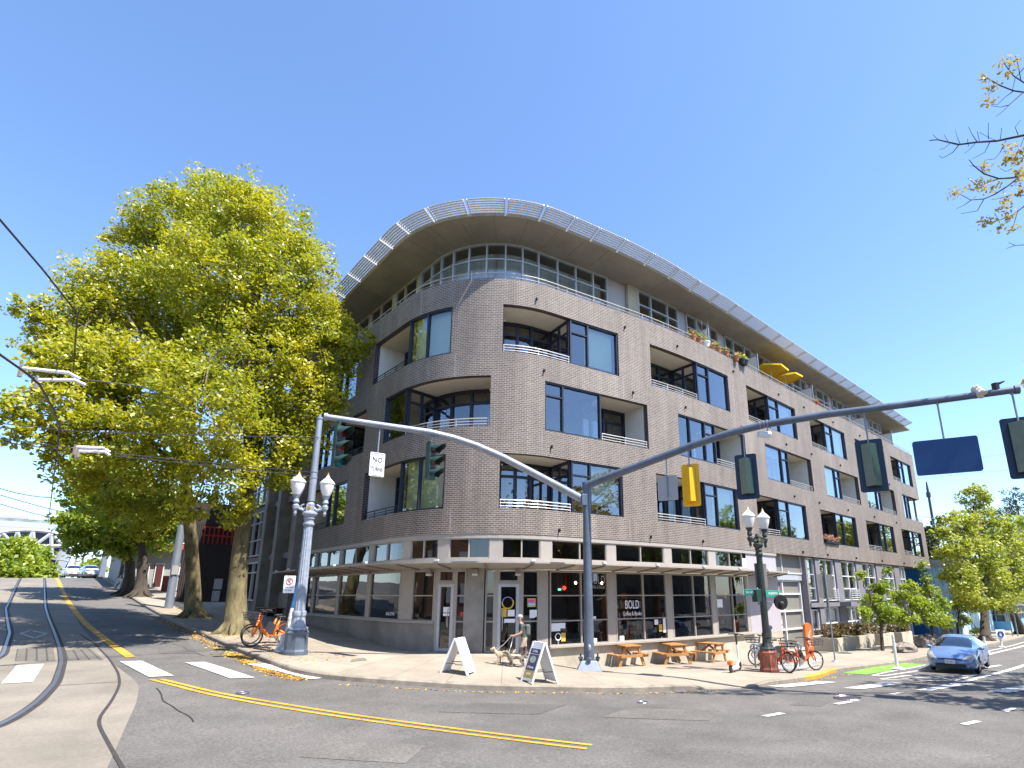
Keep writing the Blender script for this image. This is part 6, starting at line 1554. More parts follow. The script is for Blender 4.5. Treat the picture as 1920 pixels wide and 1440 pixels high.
# terrace things on the roof terrace and balconies
def umbrella(label, px_, py_, s0, tilt):
    P = FP(s0, 0, -.75); P = Vector((P.x, P.y, height_at(P.x, P.y, py_))); t = thing('parasol', label, 'parasol', (P.x, P.y, 12.5), group='yellow parasols on the terrace')
    b = MB(); b.tube([Vector((P.x, P.y, 12.5)), P + Vector((0, 0, .2))], .028, 8); loc(b.build('pole', M['white_metal'], t))
    b = MB(); Mr = Matrix.Rotation(tilt, 4, Vector((.7, .7, 0))) ; top = b.v(P + Mr @ Vector((0, 0, .36))); n = 6; R_ = 1.15
    rim = [b.v(P + Mr @ Vector((R_ * math.cos(2 * math.pi * k / n), R_ * math.sin(2 * math.pi * k / n), -.02))) for k in range(n)]; low = [b.v(P + Mr @ Vector((R_ * 1.0 * math.cos(2 * math.pi * k / n), R_ * 1.0 * math.sin(2 * math.pi * k / n), -.14))) for k in range(n)]
    for k in range(n): b.f((rim[k], rim[(k + 1) % n], top)); b.f((low[k], low[(k + 1) % n], rim[(k + 1) % n], rim[k]))
    loc(b.build('canopy', M['yellow_umb'], t))
    for k in range(n):
        b = MB(); a = 2 * math.pi * k / n; b.tube([P + Mr @ Vector((0, 0, .30)), P + Mr @ Vector((R_ * .97 * math.cos(a), R_ * .97 * math.sin(a), -.05))], .012, 5); loc(b.build('rib', M['white_metal'], t))
def s_at(px_, z, d=0.0):
    best = min(np.arange(20, 69.5, .05), key=lambda s_: abs(proj(np.array(FP(s_, z, d)))[0] - px_)); return float(best)
umbrella('yellow parasol on the terrace, the upper left one of two', 1446, 692, s_at(1446, 14.5, -.75), R(8)); umbrella('yellow parasol on the terrace, the lower right one of two', 1473, 709, s_at(1473, 14.5, -.75), R(-4))
POTS = ((1302, 'terracotta', 'wide terracotta bowl with trailing plant first along the parapet'), (1312, 'terracotta', 'terracotta trough second along the parapet'), (1326, 'sign_white', 'white flower pot on the parapet before the privacy screen'), (1337, 'terracotta', 'terracotta pot with grassy plant on the parapet'), (1348, 'terracotta', 'terracotta pot of yellow flowers on the parapet'), (1362, 'terracotta', 'low terracotta pot of yellow green plants on the parapet'), (1376, 'terracotta', 'dark red hanging pot over the parapet edge'), (1386, 'black', 'trailing green plant in a black pot hanging over the parapet'), (1391, 'black', 'black pot with upright leaves at the end of the parapet row'), (1533, 'red', 'red flower pot beside the far white privacy screen'))
for k, (px_, pm, lab) in enumerate(POTS):
    s_ = s_at(px_, 13.5, -.05); P = FP(s_, 13.42, -.12 if k not in (6, 7, 8) else .12)
    if k in (6, 7, 8): P.z -= .1
    t = thing('flower_pot', lab, 'flower pot', P, group='flower pots along the parapet'); b = MB(); r = .17 + .06 * ((k * 7) % 3) / 2; b.lathe([(r * .7, 0), (r, .26), (r * 1.1, .26), (r * 1.1, .31), (r * .9, .31), (r * .85, .25)], n=12); b.build('pot', M[pm], t)
    o = leaf_cloud('plant', [(P.x, P.y, P.z + .42, .22, .22, .18)], 130, .055, (M['leaf_bud'], M['leaf_mid'], M['leaf_pale'])[k % 3], t, 100 + k); loc(o)
P = FP(s_at(1320, 13.5, -.4), 13.3, -.4); t = thing('dead_shrub', 'tall pale leafless shrub in a pot on the terrace behind the flower pots', 'shrub', P); b = MB(); b.lathe([(.2, 0), (.26, .35), (.28, .35), (.22, .4)], n=12); b.build('pot', M['terracotta'], t)
b = MB()
for k in range(26):
    a, e = rng.uniform(0, 6.28), rng.uniform(.1, .65); top = Vector((e * math.cos(a), e * math.sin(a), rng.uniform(1.0, 1.95))); b.tube([(0, 0, .35), (top.x * .3, top.y * .3, .8), top], [.02, .014, .006], 4)
b.build('twigs', M['sign_back'], t)
P = FP(46.5, zCb + .05, -.02); t = thing('window_box', 'dried reddish flowers in a window box along a second floor balcony rail', 'window box', P); b = MB(); bar_h(b, FPath(.0), 45.35, 47.75, zCb + .02, zCb + .24, .24); loc(b.build('box', M['black'], t)); o = leaf_cloud('flowers', [(*FP(s_, zCb + .36, .02), .35, .2, .16) for s_ in (45.6, 46.2, 46.8, 47.4)], 700, .055, leaf_mat('dry blossom', (.30, .13, .08), (.55, .32, .22), .2), t, 130); loc(o)
# ================================================================== cars
def car(label, P, rz, paint, plate=None, group=None, s=1.0):
    t = thing('parked_car' if plate is None else 'blue_hatchback', label, 'car', P, rz, group); t.scale = (s, s, s * (.93 if plate else 1))
    X = np.array([0, .06, .22, .5, .85, 1.12, 1.5, 1.95, 2.5, 3.1, 3.6, 4.05, 4.33, 4.44])
    cols = dict(zb=[.34, .24, .19, .19, .2, .2, .2, .2, .2, .2, .2, .22, .27, .40], zm=[.46, .5, .52, .52, .52, .52, .52, .52, .52, .54, .56, .58, .58, .6],
                zl=[.54, .66, .74, .82, .88, .93, .95, .97, .99, 1.01, 1.04, 1.07, 1.02, .84], zt=[.55, .68, .78, .89, .98, 1.03, 1.22, 1.41, 1.49, 1.46, 1.36, 1.22, 1.12, .9],
                wm=[.60, .72, .81, .85, .865, .87, .87, .87, .87, .87, .865, .85, .80, .70], wl=[.52, .66, .74, .78, .80, .81, .81, .81, .81, .81, .80, .77, .72, .62], wt=[.42, .54, .62, .66, .66, .66, .62, .57, .55, .55, .55, .56, .58, .5])
    xs_ = np.sort(np.unique(np.r_[np.linspace(0, 4.44, 56), 1.12, 1.95, 3.6, 4.25]))
    def sp_(y):
        y = np.array(y, float); o = np.interp(xs_, X, y); 
        for _ in range(2): o[1:-1] = .25 * o[:-2] + .5 * o[1:-1] + .25 * o[2:]
        return o
    c = {k: sp_(v) for k, v in cols.items()}
    def sec(i):
        zb, zm, zl, zt, wm, wl, wt = (c[k][i] for k in ('zb', 'zm', 'zl', 'zt', 'wm', 'wl', 'wt'))
        return [(0, zb), (wm * .84, zb), (wm * .95, zb + .05), (wm * .985, zb + .14), (wm, zm), (wm * .99, zm + (zl - zm) * .55), (wl + .01, zl), (wl + (wt - wl) * .5, zl + (zt - zl) * .5), (wt, zt - (zt - zl) * .13 - .012), (wt * .86, zt - .015 * (zt > zl + .05)), (wt * .45, zt + .012), (0, zt + .02)]
    secs = [sec(i) for i in range(len(xs_))]
    parts = {}
    def where(xm, j):
        if 1.17 < xm < 1.93 and j >= 8: return 'windshield'
        if 3.62 < xm < 4.2 and j >= 8: return 'rear_window'
        if 1.42 < xm < 2.42 and j in (6, 7): return 'side_window'
        if 2.5 < xm < 3.4 and j in (6, 7): return 'side_window'
        if 3.46 < xm < 3.8 and j in (6, 7): return 'side_window'
        return 'body'
    for sg in (1, -1):
        for i in range(len(xs_) - 1):
            xm = (xs_[i] + xs_[i + 1]) / 2
            for j in range(11):
                w_ = where(xm, j); key = w_ if w_ in ('body', 'windshield', 'rear_window') else (w_, sg, 0 if xm < 2.46 else (1 if xm < 3.43 else 2))
                b = parts.setdefault(key, MB())
                q = [(xs_[i], sg * secs[i][j][0], secs[i][j][1]), (xs_[i], sg * secs[i][j + 1][0], secs[i][j + 1][1]), (xs_[i + 1], sg * secs[i + 1][j + 1][0], secs[i + 1][j + 1][1]), (xs_[i + 1], sg * secs[i + 1][j][0], secs[i + 1][j][1])]
                # wheel arches: drop the lower faces round each wheel
                if j in (2, 3, 4) and any((xm - wx) ** 2 + (np.mean([p[2] for p in q]) - .32) ** 2 < .36 ** 2 for wx in (.88, 3.58)): continue
                b.quad(*(q if sg > 0 else q[::-1]))
    for k in (0, len(xs_) - 1): parts['body'].poly([(xs_[k], y, z) for y, z in secs[k]] + [(xs_[k], -y, z) for y, z in secs[k][::-1]])
    for key, b in parts.items():
        o = b.build(key if isinstance(key, str) else key[0], paint if key == 'body' else M['car_glass'], t)
        me = o.data; bm = __import__('bmesh').new(); bm.from_mesh(me); __import__('bmesh').ops.remove_doubles(bm, verts=bm.verts, dist=.0008); __import__('bmesh').ops.recalc_face_normals(bm, faces=bm.faces); bm.to_mesh(me); bm.free()
        if key == 'body': smooth_by_angle(o, 50)
        else: me.polygons.foreach_set('use_smooth', [True] * len(me.polygons))
    for wx in (.88, 3.58):
        for sg in (1, -1):
            b = MB(); b.torus((wx, sg * .76, .32), (0, 1, 0), .245, .085, 28, 10); w_ = b.build('wheel', M['tyre'], t, True)
            b = MB(); b.disc((wx, sg * .80, .32), (0, 1, 0), .19, .06, 24)
            for k in range(6): a = 2 * math.pi * k / 6; b.beam((wx, sg * .84, .32), (wx + .18 * math.cos(a), sg * .84, .32 + .18 * math.sin(a)), .05, .02)
            b.build('rim', M['chrome'], w_)
        b = MB(); b.box((wx, 0, .42), (.74, 1.5, .5)); b.build('wheel_well', M['black'], t)
    for sg in (1, -1):
        b = MB(); n = 9; pv = None                      # head lamp follows the front corner
        for i in range(n):
            x = .05 + .62 * i / (n - 1); f_ = lambda k: float(np.interp(x, xs_, c[k]))
            w_ = f_('wl') + .022; z1 = f_('zl') + .02; hgt = .15 * (1 - .55 * i / (n - 1))
            row = (b.v((x - .02, sg * w_, z1)), b.v((x - .025, sg * (w_ + .035), z1 - hgt)), b.v((x - .03, sg * (w_ - .17), z1 + .02 if i else z1)))
            if pv: b.f((pv[0], row[0], row[1], pv[1])); b.f((pv[2], row[2], row[0], pv[0]))
            pv = row
        b.build('headlight', M['headlamp'], t, True)
        b = MB(); b.ell((1.38, sg * .93, 1.0), (.09, .11, .075), 10, 6); b.tube([(1.36, sg * .80, .98), (1.38, sg * .9, .99)], .03, 6); b.build('wing_mirror', paint, t, True)
        b = MB(); b.ell((.05, sg * .56, .34), (.04, .06, .05), 8, 6); b.build('fog_lamp', M['headlamp'], t)
        b = MB(); b.ell((4.34, sg * .66, .9), (.06, .09, .14), 8, 6); b.build('tail_light', M['red'], t)
        for dx in (2.2, 3.15): b = MB(); b.box((dx, sg * .873, .80), (.17, .02, .03)); b.build('door_handle', paint, t)
        b = MB()
        for dx in (1.42, 2.46, 3.5): b.beam((dx, sg * .876, .32), (dx, sg * .835, .95), .008, .008)
        b.build('door_gap', M['black'], t)
    b = MB(); b.box((.02, 0, .36), (.06, 1.02, .12)); b.box((.0, 0, .615), (.05, .86, .035)); b.build('grille', M['black'], t)
    b = MB(); b.box((-.03, 0, .50), (.02, .34, .15)); pl = b.build('number_plate', M['sign_white'], t)
    if plate: text_part('plate_text', plate, .1, M['sign_blue'], t, frame((-.045, 0, .50), (0, -1, 0), (0, 0, 1)), .001, width=.8)
    b = MB(); b.ell((.33, 0, .845), (.03, .05, .02), 8, 5); b.build('emblem', M['chrome'], t)
    b = MB(); b.m = 0; b.box((2.5, 0, .62), (2.6, 1.4, .5)); 
    for y in (.36, -.36): b.box((2.25, y, 1.0), (.16, .46, .5)); b.ell((2.2, y, 1.28), (.07, .13, .11), 8, 6)
    b.box((1.42, 0, .97), (.34, 1.3, .06)); b.build('seats', M['dkplastic'], t)
    return t
M['car_glass'] = glass_mat('car glass', (.35, .42, .42), 1.8, .07)
M['headlamp'] = mat('headlamp', (.36, .35, .34), .12, coat=.6)
M['car_blue'] = mat('blue car paint', (.14, .23, .43), .3, metal=.35, coat=.6, var=.02)
M['car_silver'] = mat('silver car paint', (.42, .43, .44), .3, metal=.4, coat=.5); M['far_white'] = mat('far white steel', (.36, .37, .38), .6); M['car_white'] = mat('white car paint', (.5, .5, .5), .3, coat=.5)
ca, cb_ = gp(1742, 1263, RZ), gp(1826, 1264, RZ)
cc_ = (gp(1745, 1262, RZ) + gp(1836, 1262, RZ)) / 2
car('blue hatchback car driving towards the crossing beside the green bike lane', Vector((cc_.x - .35, cc_.y + .02, gz(cc_.x, cc_.y) + RZ)), R(4), M['car_blue'], '427 BKC', s=.97)
q = gp(150, 1098, RZ); car('white car parked up the left street beyond the crest', Vector((3.6, 84, gz(3.6, 84) + RZ)), R(92), M['car_white'], group='cars parked up the left street'); car('silver car parked up the left street nearest the tall signal pole', Vector((5.0, 79, gz(5.0, 79) + RZ)), R(96), M['car_silver'], group='cars parked up the left street')

# ================================================================== jogger and dogs
def skin_body(name, verts, edges, root, mats, assign, parent, sub=2):
    me = bpy.data.meshes.new(name); me.from_pydata([v[:3] for v in verts], edges, []); o = bpy.data.objects.new(name, me); COL.objects.link(o)
    m = o.modifiers.new('skin', 'SKIN'); m.use_smooth_shade = True; s_ = o.modifiers.new('sub', 'SUBSURF'); s_.levels = s_.render_levels = sub
    sk = me.skin_vertices[0].data
    for i, v in enumerate(verts): sk[i].radius = v[3] if isinstance(v[3], (tuple, list)) else (v[3], v[3]); sk[i].use_root = (i == root)
    dg = bpy.context.evaluated_depsgraph_get(); dg.update(); nm = bpy.data.meshes.new_from_object(o.evaluated_get(dg)); bpy.data.objects.remove(o)
    nm.materials.clear()
    for mm in mats: nm.materials.append(mm)
    nm.polygons.foreach_set('material_index', [assign(p.center) for p in nm.polygons]); nm.polygons.foreach_set('use_smooth', [True] * len(nm.polygons))
    o = bpy.data.objects.new(name, nm); COL.objects.link(o); o.parent = parent; return o
jp = gp(984, 1250); k = mpp(jp); Hj = (1250 - 1155) * k; hs = Hj / 1.66
jt = thing('person', 'person in grey cap and beige shorts walking two dogs past the cafe door', 'person', jp, math.atan2(-rt_.y, -rt_.x) + .15); jt.scale = (hs,) * 3
V_ = [(0, 0, .93, (.125, .155)), (.03, 0, 1.10, (.105, .14)), (.09, 0, 1.27, (.115, .165)), (.13, 0, 1.38, (.09, .13)), (.165, 0, 1.45, .052), (.19, 0, 1.52, .06), (.20, 0, 1.60, (.088, .078)), (.19, 0, 1.67, (.08, .072)),
      (.02, .09, .88, .088), (.17, .10, .53, .062), (.05, .10, .50, .0), (.06, .10, .11, .042), (.09, .10, .05, .045), (.20, .10, .035, .034),
      (.02, -.09, .88, .088), (-.03, -.10, .50, .060), (-.26, -.10, .20, .042), (-.29, -.10, .15, .044), (-.24, -.10, .06, .034),
      (.13, .19, 1.36, .058), (.17, .24, 1.12, .044), (.40, .20, 1.04, .034), (.47, .19, 1.03, .030),
      (.13, -.19, 1.36, .058), (.10, -.24, 1.10, .044), (.30, -.20, .98, .034), (.37, -.19, .97, .030)]
V_[10] = (.115, .10, .32, .056); V_.append((-.15, -.10, .36, .054))
Ed = [(0, 1), (1, 2), (2, 3), (3, 4), (4, 5), (5, 6), (6, 7), (0, 8), (8, 9), (9, 10), (10, 11), (11, 12), (12, 13), (0, 14), (14, 15), (15, 27), (27, 16), (16, 17), (17, 18), (3, 19), (19, 20), (20, 21), (21, 22), (3, 23), (23, 24), (24, 25), (25, 26)]
def addf(hand, y0, sg):
    for j, (dz, L_) in enumerate(((.018, .062), (.007, .072), (-.005, .068), (-.017, .054))):
        x0, y, z = V_[hand][0], V_[hand][1], V_[hand][2]
        a = len(V_); V_.extend([(x0 + .045, y, z + dz, .0095), (x0 + .045 + L_ * .5, y - sg * .012, z + dz * 1.2 - .004, .009), (x0 + .04 + L_ * .55, y - sg * .038, z + dz * 1.2 - .012, .008)]); Ed.extend([(hand, a), (a, a + 1), (a + 1, a + 2)])
    a = len(V_); x0, y, z = V_[hand][:3]; V_.extend([(x0 + .015, y - sg * .022, z + .028, .011), (x0 + .045, y - sg * .035, z + .034, .009)]); Ed.extend([(hand, a), (a, a + 1)])
addf(22, 0, 1); addf(26, 0, -1)
jm = [mat('skin', (.42, .25, .18), .6), mat('dark green shirt', (.055, .068, .055), .9, var=.3, vscale=8), mat('beige shorts', (.40, .32, .22), .9, var=.15), mat('plum leggings', (.09, .05, .06), .8, var=.3), mat('running shoes', (.30, .30, .32), .6)]
def jas(c):
    x, y, z = c
    if z > 1.44: return 0
    if abs(y) > .16 and (z < 1.2 or x > .22) and z > .85: return 0
    if z > .97: return 1
    if z > .66: return 2
    if z < .115 or (x < -.2 and z < .19): return 4
    return 3
skin_body('body', V_, Ed, 0, jm, jas, jt)
b = MB(); b.ell((.19, 0, 1.66), (.105, .09, .085), 14, 8); b.box((.30, 0, 1.655), (.12, .14, .014)); b.build('cap', mat('grey cap', (.30, .31, .33), .8), jt, True)
b = MB(); b.ell((.285, 0, 1.585), (.016, .013, .02), 8, 6); b.build('nose', jm[0], jt, True)
for sg in (1, -1):
    b = MB(); b.ell((.275, sg * .032, 1.615), (.01, .014, .009), 8, 6); b.build('eye', M['black'], jt); b = MB(); b.ell((.185, sg * .082, 1.59), (.022, .01, .034), 8, 6); b.build('ear', jm[0], jt, True)
b = MB(); b.ell((.278, 0, 1.547), (.012, .026, .006), 8, 5); b.build('mouth', mat('lips', (.30, .12, .10), .5), jt, True)
b = MB(); b.ell((.115, 0, 1.60), (.04, .07, .075), 10, 7); b.build('hair', mat('brown hair', (.10, .06, .035), .8), jt, True)
b = MB(); b.box((-.09, 0, 1.22), (.16, .27, .36)); o = bevel(b.build('backpack', mat('grey green backpack', (.10, .115, .10), .8), jt), .05, 3)
def dog(label, P, rz, s_, m1, m2, pose, seed):
    t = thing('dog', label, 'dog', P, rz, 'dogs on leashes'); t.scale = (s_,) * 3
    # withers about .5; legs jointed, deep chest narrowing to the belly
    v = [(0, 0, .42, (.10, .095)), (.14, 0, .42, (.115, .11)), (.30, 0, .425, (.125, .115)), (.40, 0, .47, (.09, .085)), (.47, 0, .55, .065), (.53, 0, .62, (.075, .075)), (.60, 0, .60, .052), (.67, 0, .585, .034), (-.14, 0, .43, (.10, .095)), (-.22, 0, .44, .06), (-.32, 0, .52, .035), (-.38, 0, .60, .022)]
    e = [(0, 1), (1, 2), (2, 3), (3, 4), (4, 5), (5, 6), (6, 7), (0, 8), (8, 9), (9, 10), (10, 11)]
    for sg, ph in ((1, pose), (-1, -pose)):
        i = len(v); v += [(.30, sg * .075, .33, .058), (.27 + ph * .4, sg * .085, .24, .040), (.30 + ph * .8, sg * .085, .12, .030), (.31 + ph, sg * .085, .03, .028), (.35 + ph, sg * .085, .018, .026)]; e += [(2, i), (i, i + 1), (i + 1, i + 2), (i + 2, i + 3), (i + 3, i + 4)]
        i = len(v); v += [(-.14, sg * .075, .34, .068), (-.08 - ph * .3, sg * .085, .25, .05), (-.20 - ph * .8, sg * .085, .15, .030), (-.18 - ph, sg * .085, .03, .026), (-.14 - ph, sg * .085, .018, .025)]; e += [(8, i), (i, i + 1), (i + 1, i + 2), (i + 2, i + 3), (i + 3, i + 4)]
    skin_body('body', v, e, 0, [m1, m2], lambda c: 1 if (c[2] > .46 and -.2 < c[0] < .3) or c[0] > .62 else 0, t)
    for sg in (1, -1):
        b = MB(); b.ell((.50, sg * .07, .63), (.035, .018, .055), 8, 6); b.build('ear', m2, t, True); b = MB(); b.ell((.595, sg * .036, .635), (.01, .008, .01), 6, 5); b.build('eye', M['black'], t)
    b = MB(); b.ell((.70, 0, .59), (.016, .018, .014), 8, 6); b.build('nose', M['black'], t)
    o = leaf_cloud('fur', [(0, 0, .45, .26, .12, .10), (.5, 0, .60, .09, .09, .08), (.3, 0, .40, .12, .12, .13), (-.3, 0, .53, .06, .04, .07)], 420, .03, m1, t, seed)
    return t
cr, br_ = mat('cream dog fur', (.50, .40, .27), .9, var=.2, vscale=10), mat('grey brown dog fur', (.20, .17, .13), .9, var=.3, vscale=10)
rzl = math.atan2(-rt_.y, -rt_.x)
g1, g2 = gp(949, 1247), gp(972, 1251)
dog('cream shaggy dog leading on a leash in front of the cafe door', g1, rzl, .82, cr, cr, .06, 201); dog('grey brown dog walking close by the person with the grey cap', g2, rzl + .1, .78, br_, cr, -.05, 202)
hp = jt.matrix_basis @ Vector((.52, .17, 1.02)) if False else (Matrix.Translation(jp) @ Matrix.Rotation(jt.rotation_euler.z, 4, 'Z') @ Matrix.Diagonal((hs, hs, hs, 1))) @ Vector((.50, .18, 1.03))
hp2 = (Matrix.Translation(jp) @ Matrix.Rotation(jt.rotation_euler.z, 4, 'Z') @ Matrix.Diagonal((hs, hs, hs, 1))) @ Vector((.40, -.18, .97))
for a, gq, sc, lab in ((hp, g1, .82, 'thin pale leash of the cream dog'), (hp2, g2, .78, 'thin pale leash of the grey brown dog')):
    e = gq + Vector((math.cos(rzl) * .42 * sc, math.sin(rzl) * .42 * sc, .56 * sc)); b = MB(); b.tube([a, a.lerp(e, .5) - Vector((0, 0, .04)), e], .011, 5); tag(b.build('leash', M['sign_white']), lab, 'leash')

# ================================================================== writing on the shop windows and doors
def fac(s_, z, d=-.10): return frame(FP(s_, z, d), TAN(s_), (0, 0, 1))
def shop_text(body, s_, z, size, m=None, width=1.0, d=-.09): return text_part('window_lettering', body, size, m or M['white_ink'], bld, fac(s_, z, d), .001, width=width)
shop_text('BOLD', 25.86, -.50, .50, width=.62); shop_text('Coffee & Books', 25.86, -.86, .25, width=.66)
shop_text('BOLD', 24.0, .52, .50, M['sign_back'], .62); shop_text('Coffee & Books', 24.0, .24, .2, M['sign_back'], .6)
b = MB(); c = FP(24.0, .34, -.2); b.torus(c, NRM(24.0), .62, .035, 28, 6, R(180), R(360)); b.build('window_ring', M['sign_back'], bld)
shop_text('SALON', 14.45, -.82, .19, width=1.1)
shop_text('1755', 19.9, .385, .11, M['ink'], d=-.08); shop_text('1751', 17.4, .385, .08, M['ink'], d=-.08)
def notice(s_, z, w_, h_, m, lab=None, d=-.105):
    b = MB(); bar_v(b, FPath(d), s_, z - h_ / 2, z + h_ / 2, w_, .006); return b.build('notice', m, bld)
ye = mat('yellow notice', (.62, .40, .05), .7, var=.2, vscale=12); pk = mat('pink sticker', (.70, .08, .32), .6); cy = mat('cyan sticker', (.10, .50, .62), .6)
for s_, z, w_, h_, m in ((19.72, -.72, .20, .32, ye), (20.0, -.74, .26, .24, M['sign_white']), (19.95, -1.02, .42, .14, M['sign_white']), (20.86, -.78, .22, .3, M['sign_white']), (20.95, -.76, .2, .26, M['sign_white']), (21.92, -1.3, .42, .3, M['sign_white']), (22.22, -1.25, .3, .2, M['sign_white']), (22.28, -1.68, .2, .32, ye), (27.25, -1.25, .22, .22, M['sign_white']), (27.5, -1.5, .2, .3, ye), (27.75, -1.4, .16, .6, M['sign_white']), (31.95, -.5, .5, .4, M['sign_white']), (23.75, -.98, .3, .1, M['sign_white']), (23.75, -1.88, .36, .18, M['blind']), (25.25, -1.85, .24, .2, M['blind']), (17.45, -.62, .26, .2, M['sign_white']), (17.45, -.8, .26, .1, M['sign_white']), (18.08, -.78, .14, .16, M['red']), (51.2, -1.35, .5, .3, M['sign_white']), (50.3, -1.5, .35, .5, M['sign_white'])):
    notice(s_, z, w_, h_, m)
b = MB(); c = FP(19.86, -.36, -.09); b.torus(c, NRM(19.86), .21, .028, 24, 6, R(80), R(300)); b.build('door_ring', ye, bld)
b = MB(); b.torus(c, NRM(19.86), .21, .022, 24, 6, R(-60), R(80)); b.build('door_ring', mat('lilac ring', (.25, .22, .5), .6), bld)
b = MB(); c = FP(22.02, -1.66, -.09); b.torus(c, NRM(22), .13, .02, 20, 6); b.beam(c - Vector((0, 0, .13)), c - Vector((0, 0, .34)), .03, .01); b.build('window_ring', M['sign_white'], bld)
b = MB(); b.m = 0; bar_v(b, FPath(-.10), 20.82, -.52, -.2, .34, .004); b.m = 1; bar_v(b, FPath(-.098), 20.82, -.48, -.36, .28, .006); b.m = 2; bar_v(b, FPath(-.098), 20.82, -.36, -.24, .28, .006); b.build('notice', [ye, cy, pk], bld)
text_part('window_lettering', 'Open', .12, M['white_ink'], bld, fac(20.82, -.42, -.09), .001)
text_part('door_lettering', 'ONE', .42, M['white_ink'], bld, frame(FP(53.9, -1.35, -.2), TAN(53), (0, 0, 1)), .001, width=.8)
for s_, z in ((52.5, -1.5), (53.1, -1.5)): notice(s_, z, .2, .6, M['white_ink'], d=-.22)
# hanging lamps that glow inside the cafe, and the red and green shop sign
M['lamp_glow'] = mat('warm bulb', (1, .7, .35), .5, emit=(1, .62, .25), estr=14)
M['neon_red'] = mat('red neon', (.8, .02, .02), .5, emit=(1, .02, .02), estr=4); M['neon_green'] = mat('green neon', (.05, .8, .4), .5, emit=(.1, 1, .5), estr=3)
for s_, lab in ((23.35, 'left'), (23.6, 'second'), (24.75, 'third'), (25.15, 'fourth'), (25.35, 'right')):
    P = FP(s_, .42, -.75); t = thing('pendant_lamp', 'small glowing bulb hanging inside the cafe window, %s of five in the row' % ('leftmost' if lab == 'left' else 'rightmost' if lab == 'right' else lab), 'lamp', P, group='glowing bulbs in the cafe'); b = MB(); b.ell((0, 0, 0), (.05, .05, .06), 8, 6); b.build('bulb', M['lamp_glow'], t); b = MB(); b.tube([(0, 0, .06), (0, 0, .5)], .01, 5); b.build('flex', M['black'], t)
P = FP(22.45, .2, -.5); t = thing('neon_sign', 'red and green glowing sign hung on red straps in the first big shop window', 'sign', P); b = MB()
for dx in (-.2, .2): b.beam(Vector((dx, 0, .62)), Vector((dx * 1.1, 0, .1)), .09, .03)
b.build('strap', M['red'], t); b = MB(); b.box((0, 0, 0), (.5, .08, .3)); b.build('case', M['black'], t); b = MB(); b.ell((.1, -.08, 0), (.09, .04, .08), 10, 6); b.build('red_light', M['neon_red'], t); b = MB(); b.box((-.12, -.06, -.06), (.12, .03, .06)); b.build('green_light', M['neon_green'], t)
t.rotation_euler.z = TH(22.45)
sh_ = thing('display_shirt', 'black shirt hanging in the first big shop window', 'shirt', FP(23.15, -.1, -.8)); b = MB(); bar_v(b, FPath(-.8), 23.15, -.85, .22, .34, .05); bar_v(b, FPath(-.8), 23.15, -.1, .2, .6, .04); loc(b.build('shirt_cloth', M['black'], sh_))

# ================================================================== bench, alley, grey house
P = FP(1.3, gz(*F(1.3, .6)), .55); t = thing('bench', 'dark red slatted bench against the concrete wall behind the pale lamp', 'bench', P); b = MB()
for k in range(4): b.box((-.24 + .16 * k, 0, .46), (.14, 3.6, .05))
b.build('seat', M['red_bench'], t)
for y in (-1.5, 0, 1.5): b = MB(); b.box((0, y, .2), (.4, .08, .46)); b.build('leg', M['black'], t)
def pquad(b, Y, x0, y0, x1, y1, zoff=0):              # wall facing the street end, picture corners on plane Y
    A, C_ = at_depth(x0, y1, Y), at_depth(x1, y0, Y); b.box(((A.x + C_.x) / 2, Y + .1, (A.z + C_.z) / 2), (abs(C_.x - A.x), .2, abs(C_.z - A.z))); return A, C_
t = thing('timber_fence', 'tall very dark timber fence closing the alley behind the two mossy trunks', 'fence', at_depth(380, 1150, 47)); b = MB()
A, C_ = at_depth(322, 1172, 47), at_depth(446, 985, 47)
nb = 26
for k in range(nb): x = A.x + (C_.x - A.x) * (k + .5) / nb; zb_ = gz(x, 47) - .1; b.box((x, 47, (zb_ + C_.z) / 2), ((C_.x - A.x) / nb - .03, .06 + .02 * (k % 2), C_.z - zb_))
b.box(((A.x + C_.x) / 2, 47.08, C_.z * .5), (C_.x - A.x, .06, abs(C_.z) + 3)); loc(b.build('boards', mat('dark stained boards', (.028, .020, .018), .7, var=.3), t))
q = at_depth(409, 1095, 46.85); b = MB(); b.box(q, (.55, .03, .75)); b.box(q - Vector((.05, 0, .85)), (.5, .03, .75)); loc(b.build('paper_notice', mat('paper', (.35, .37, .37), .8, var=.3, vscale=12), t))
b = MB(); q = at_depth(412, 1005, 46.8); 
for k in range(7): b.beam(q + Vector((-1 + .3 * k, 0, -.6)), q + Vector((-1 + .3 * k, 0, .6)), .06)
b.beam(q + Vector((-1.1, 0, .6)), q + Vector((1, 0, .6)), .08); b.beam(q + Vector((-1.1, 0, 0)), q + Vector((1, 0, 0)), .08); loc(b.build('red_rail', M['red'], t))
YH = 62.0
t = thing('grey_house', 'low grey house with red eaves and white framed doors beyond the dark trunks', 'house', at_depth(280, 1105, YH)); b = MB()
A, C_ = at_depth(226, 1112, YH), at_depth(352, 1032, YH); dpt = 14
b.box(((A.x + C_.x) / 2, YH + dpt / 2, (A.z + C_.z) / 2), (C_.x - A.x, dpt, C_.z - A.z)); loc(b.build('wall', mat('grey house paint', (.26, .27, .255), .8, var=.08), t))
b = MB(); b.box(((A.x + C_.x) / 2, YH + dpt / 2 - .4, C_.z + .25), (C_.x - A.x + 1.2, dpt + 1.2, .5)); loc(b.build('roof', mat('red brown eaves', (.38, .07, .035), .7), t))
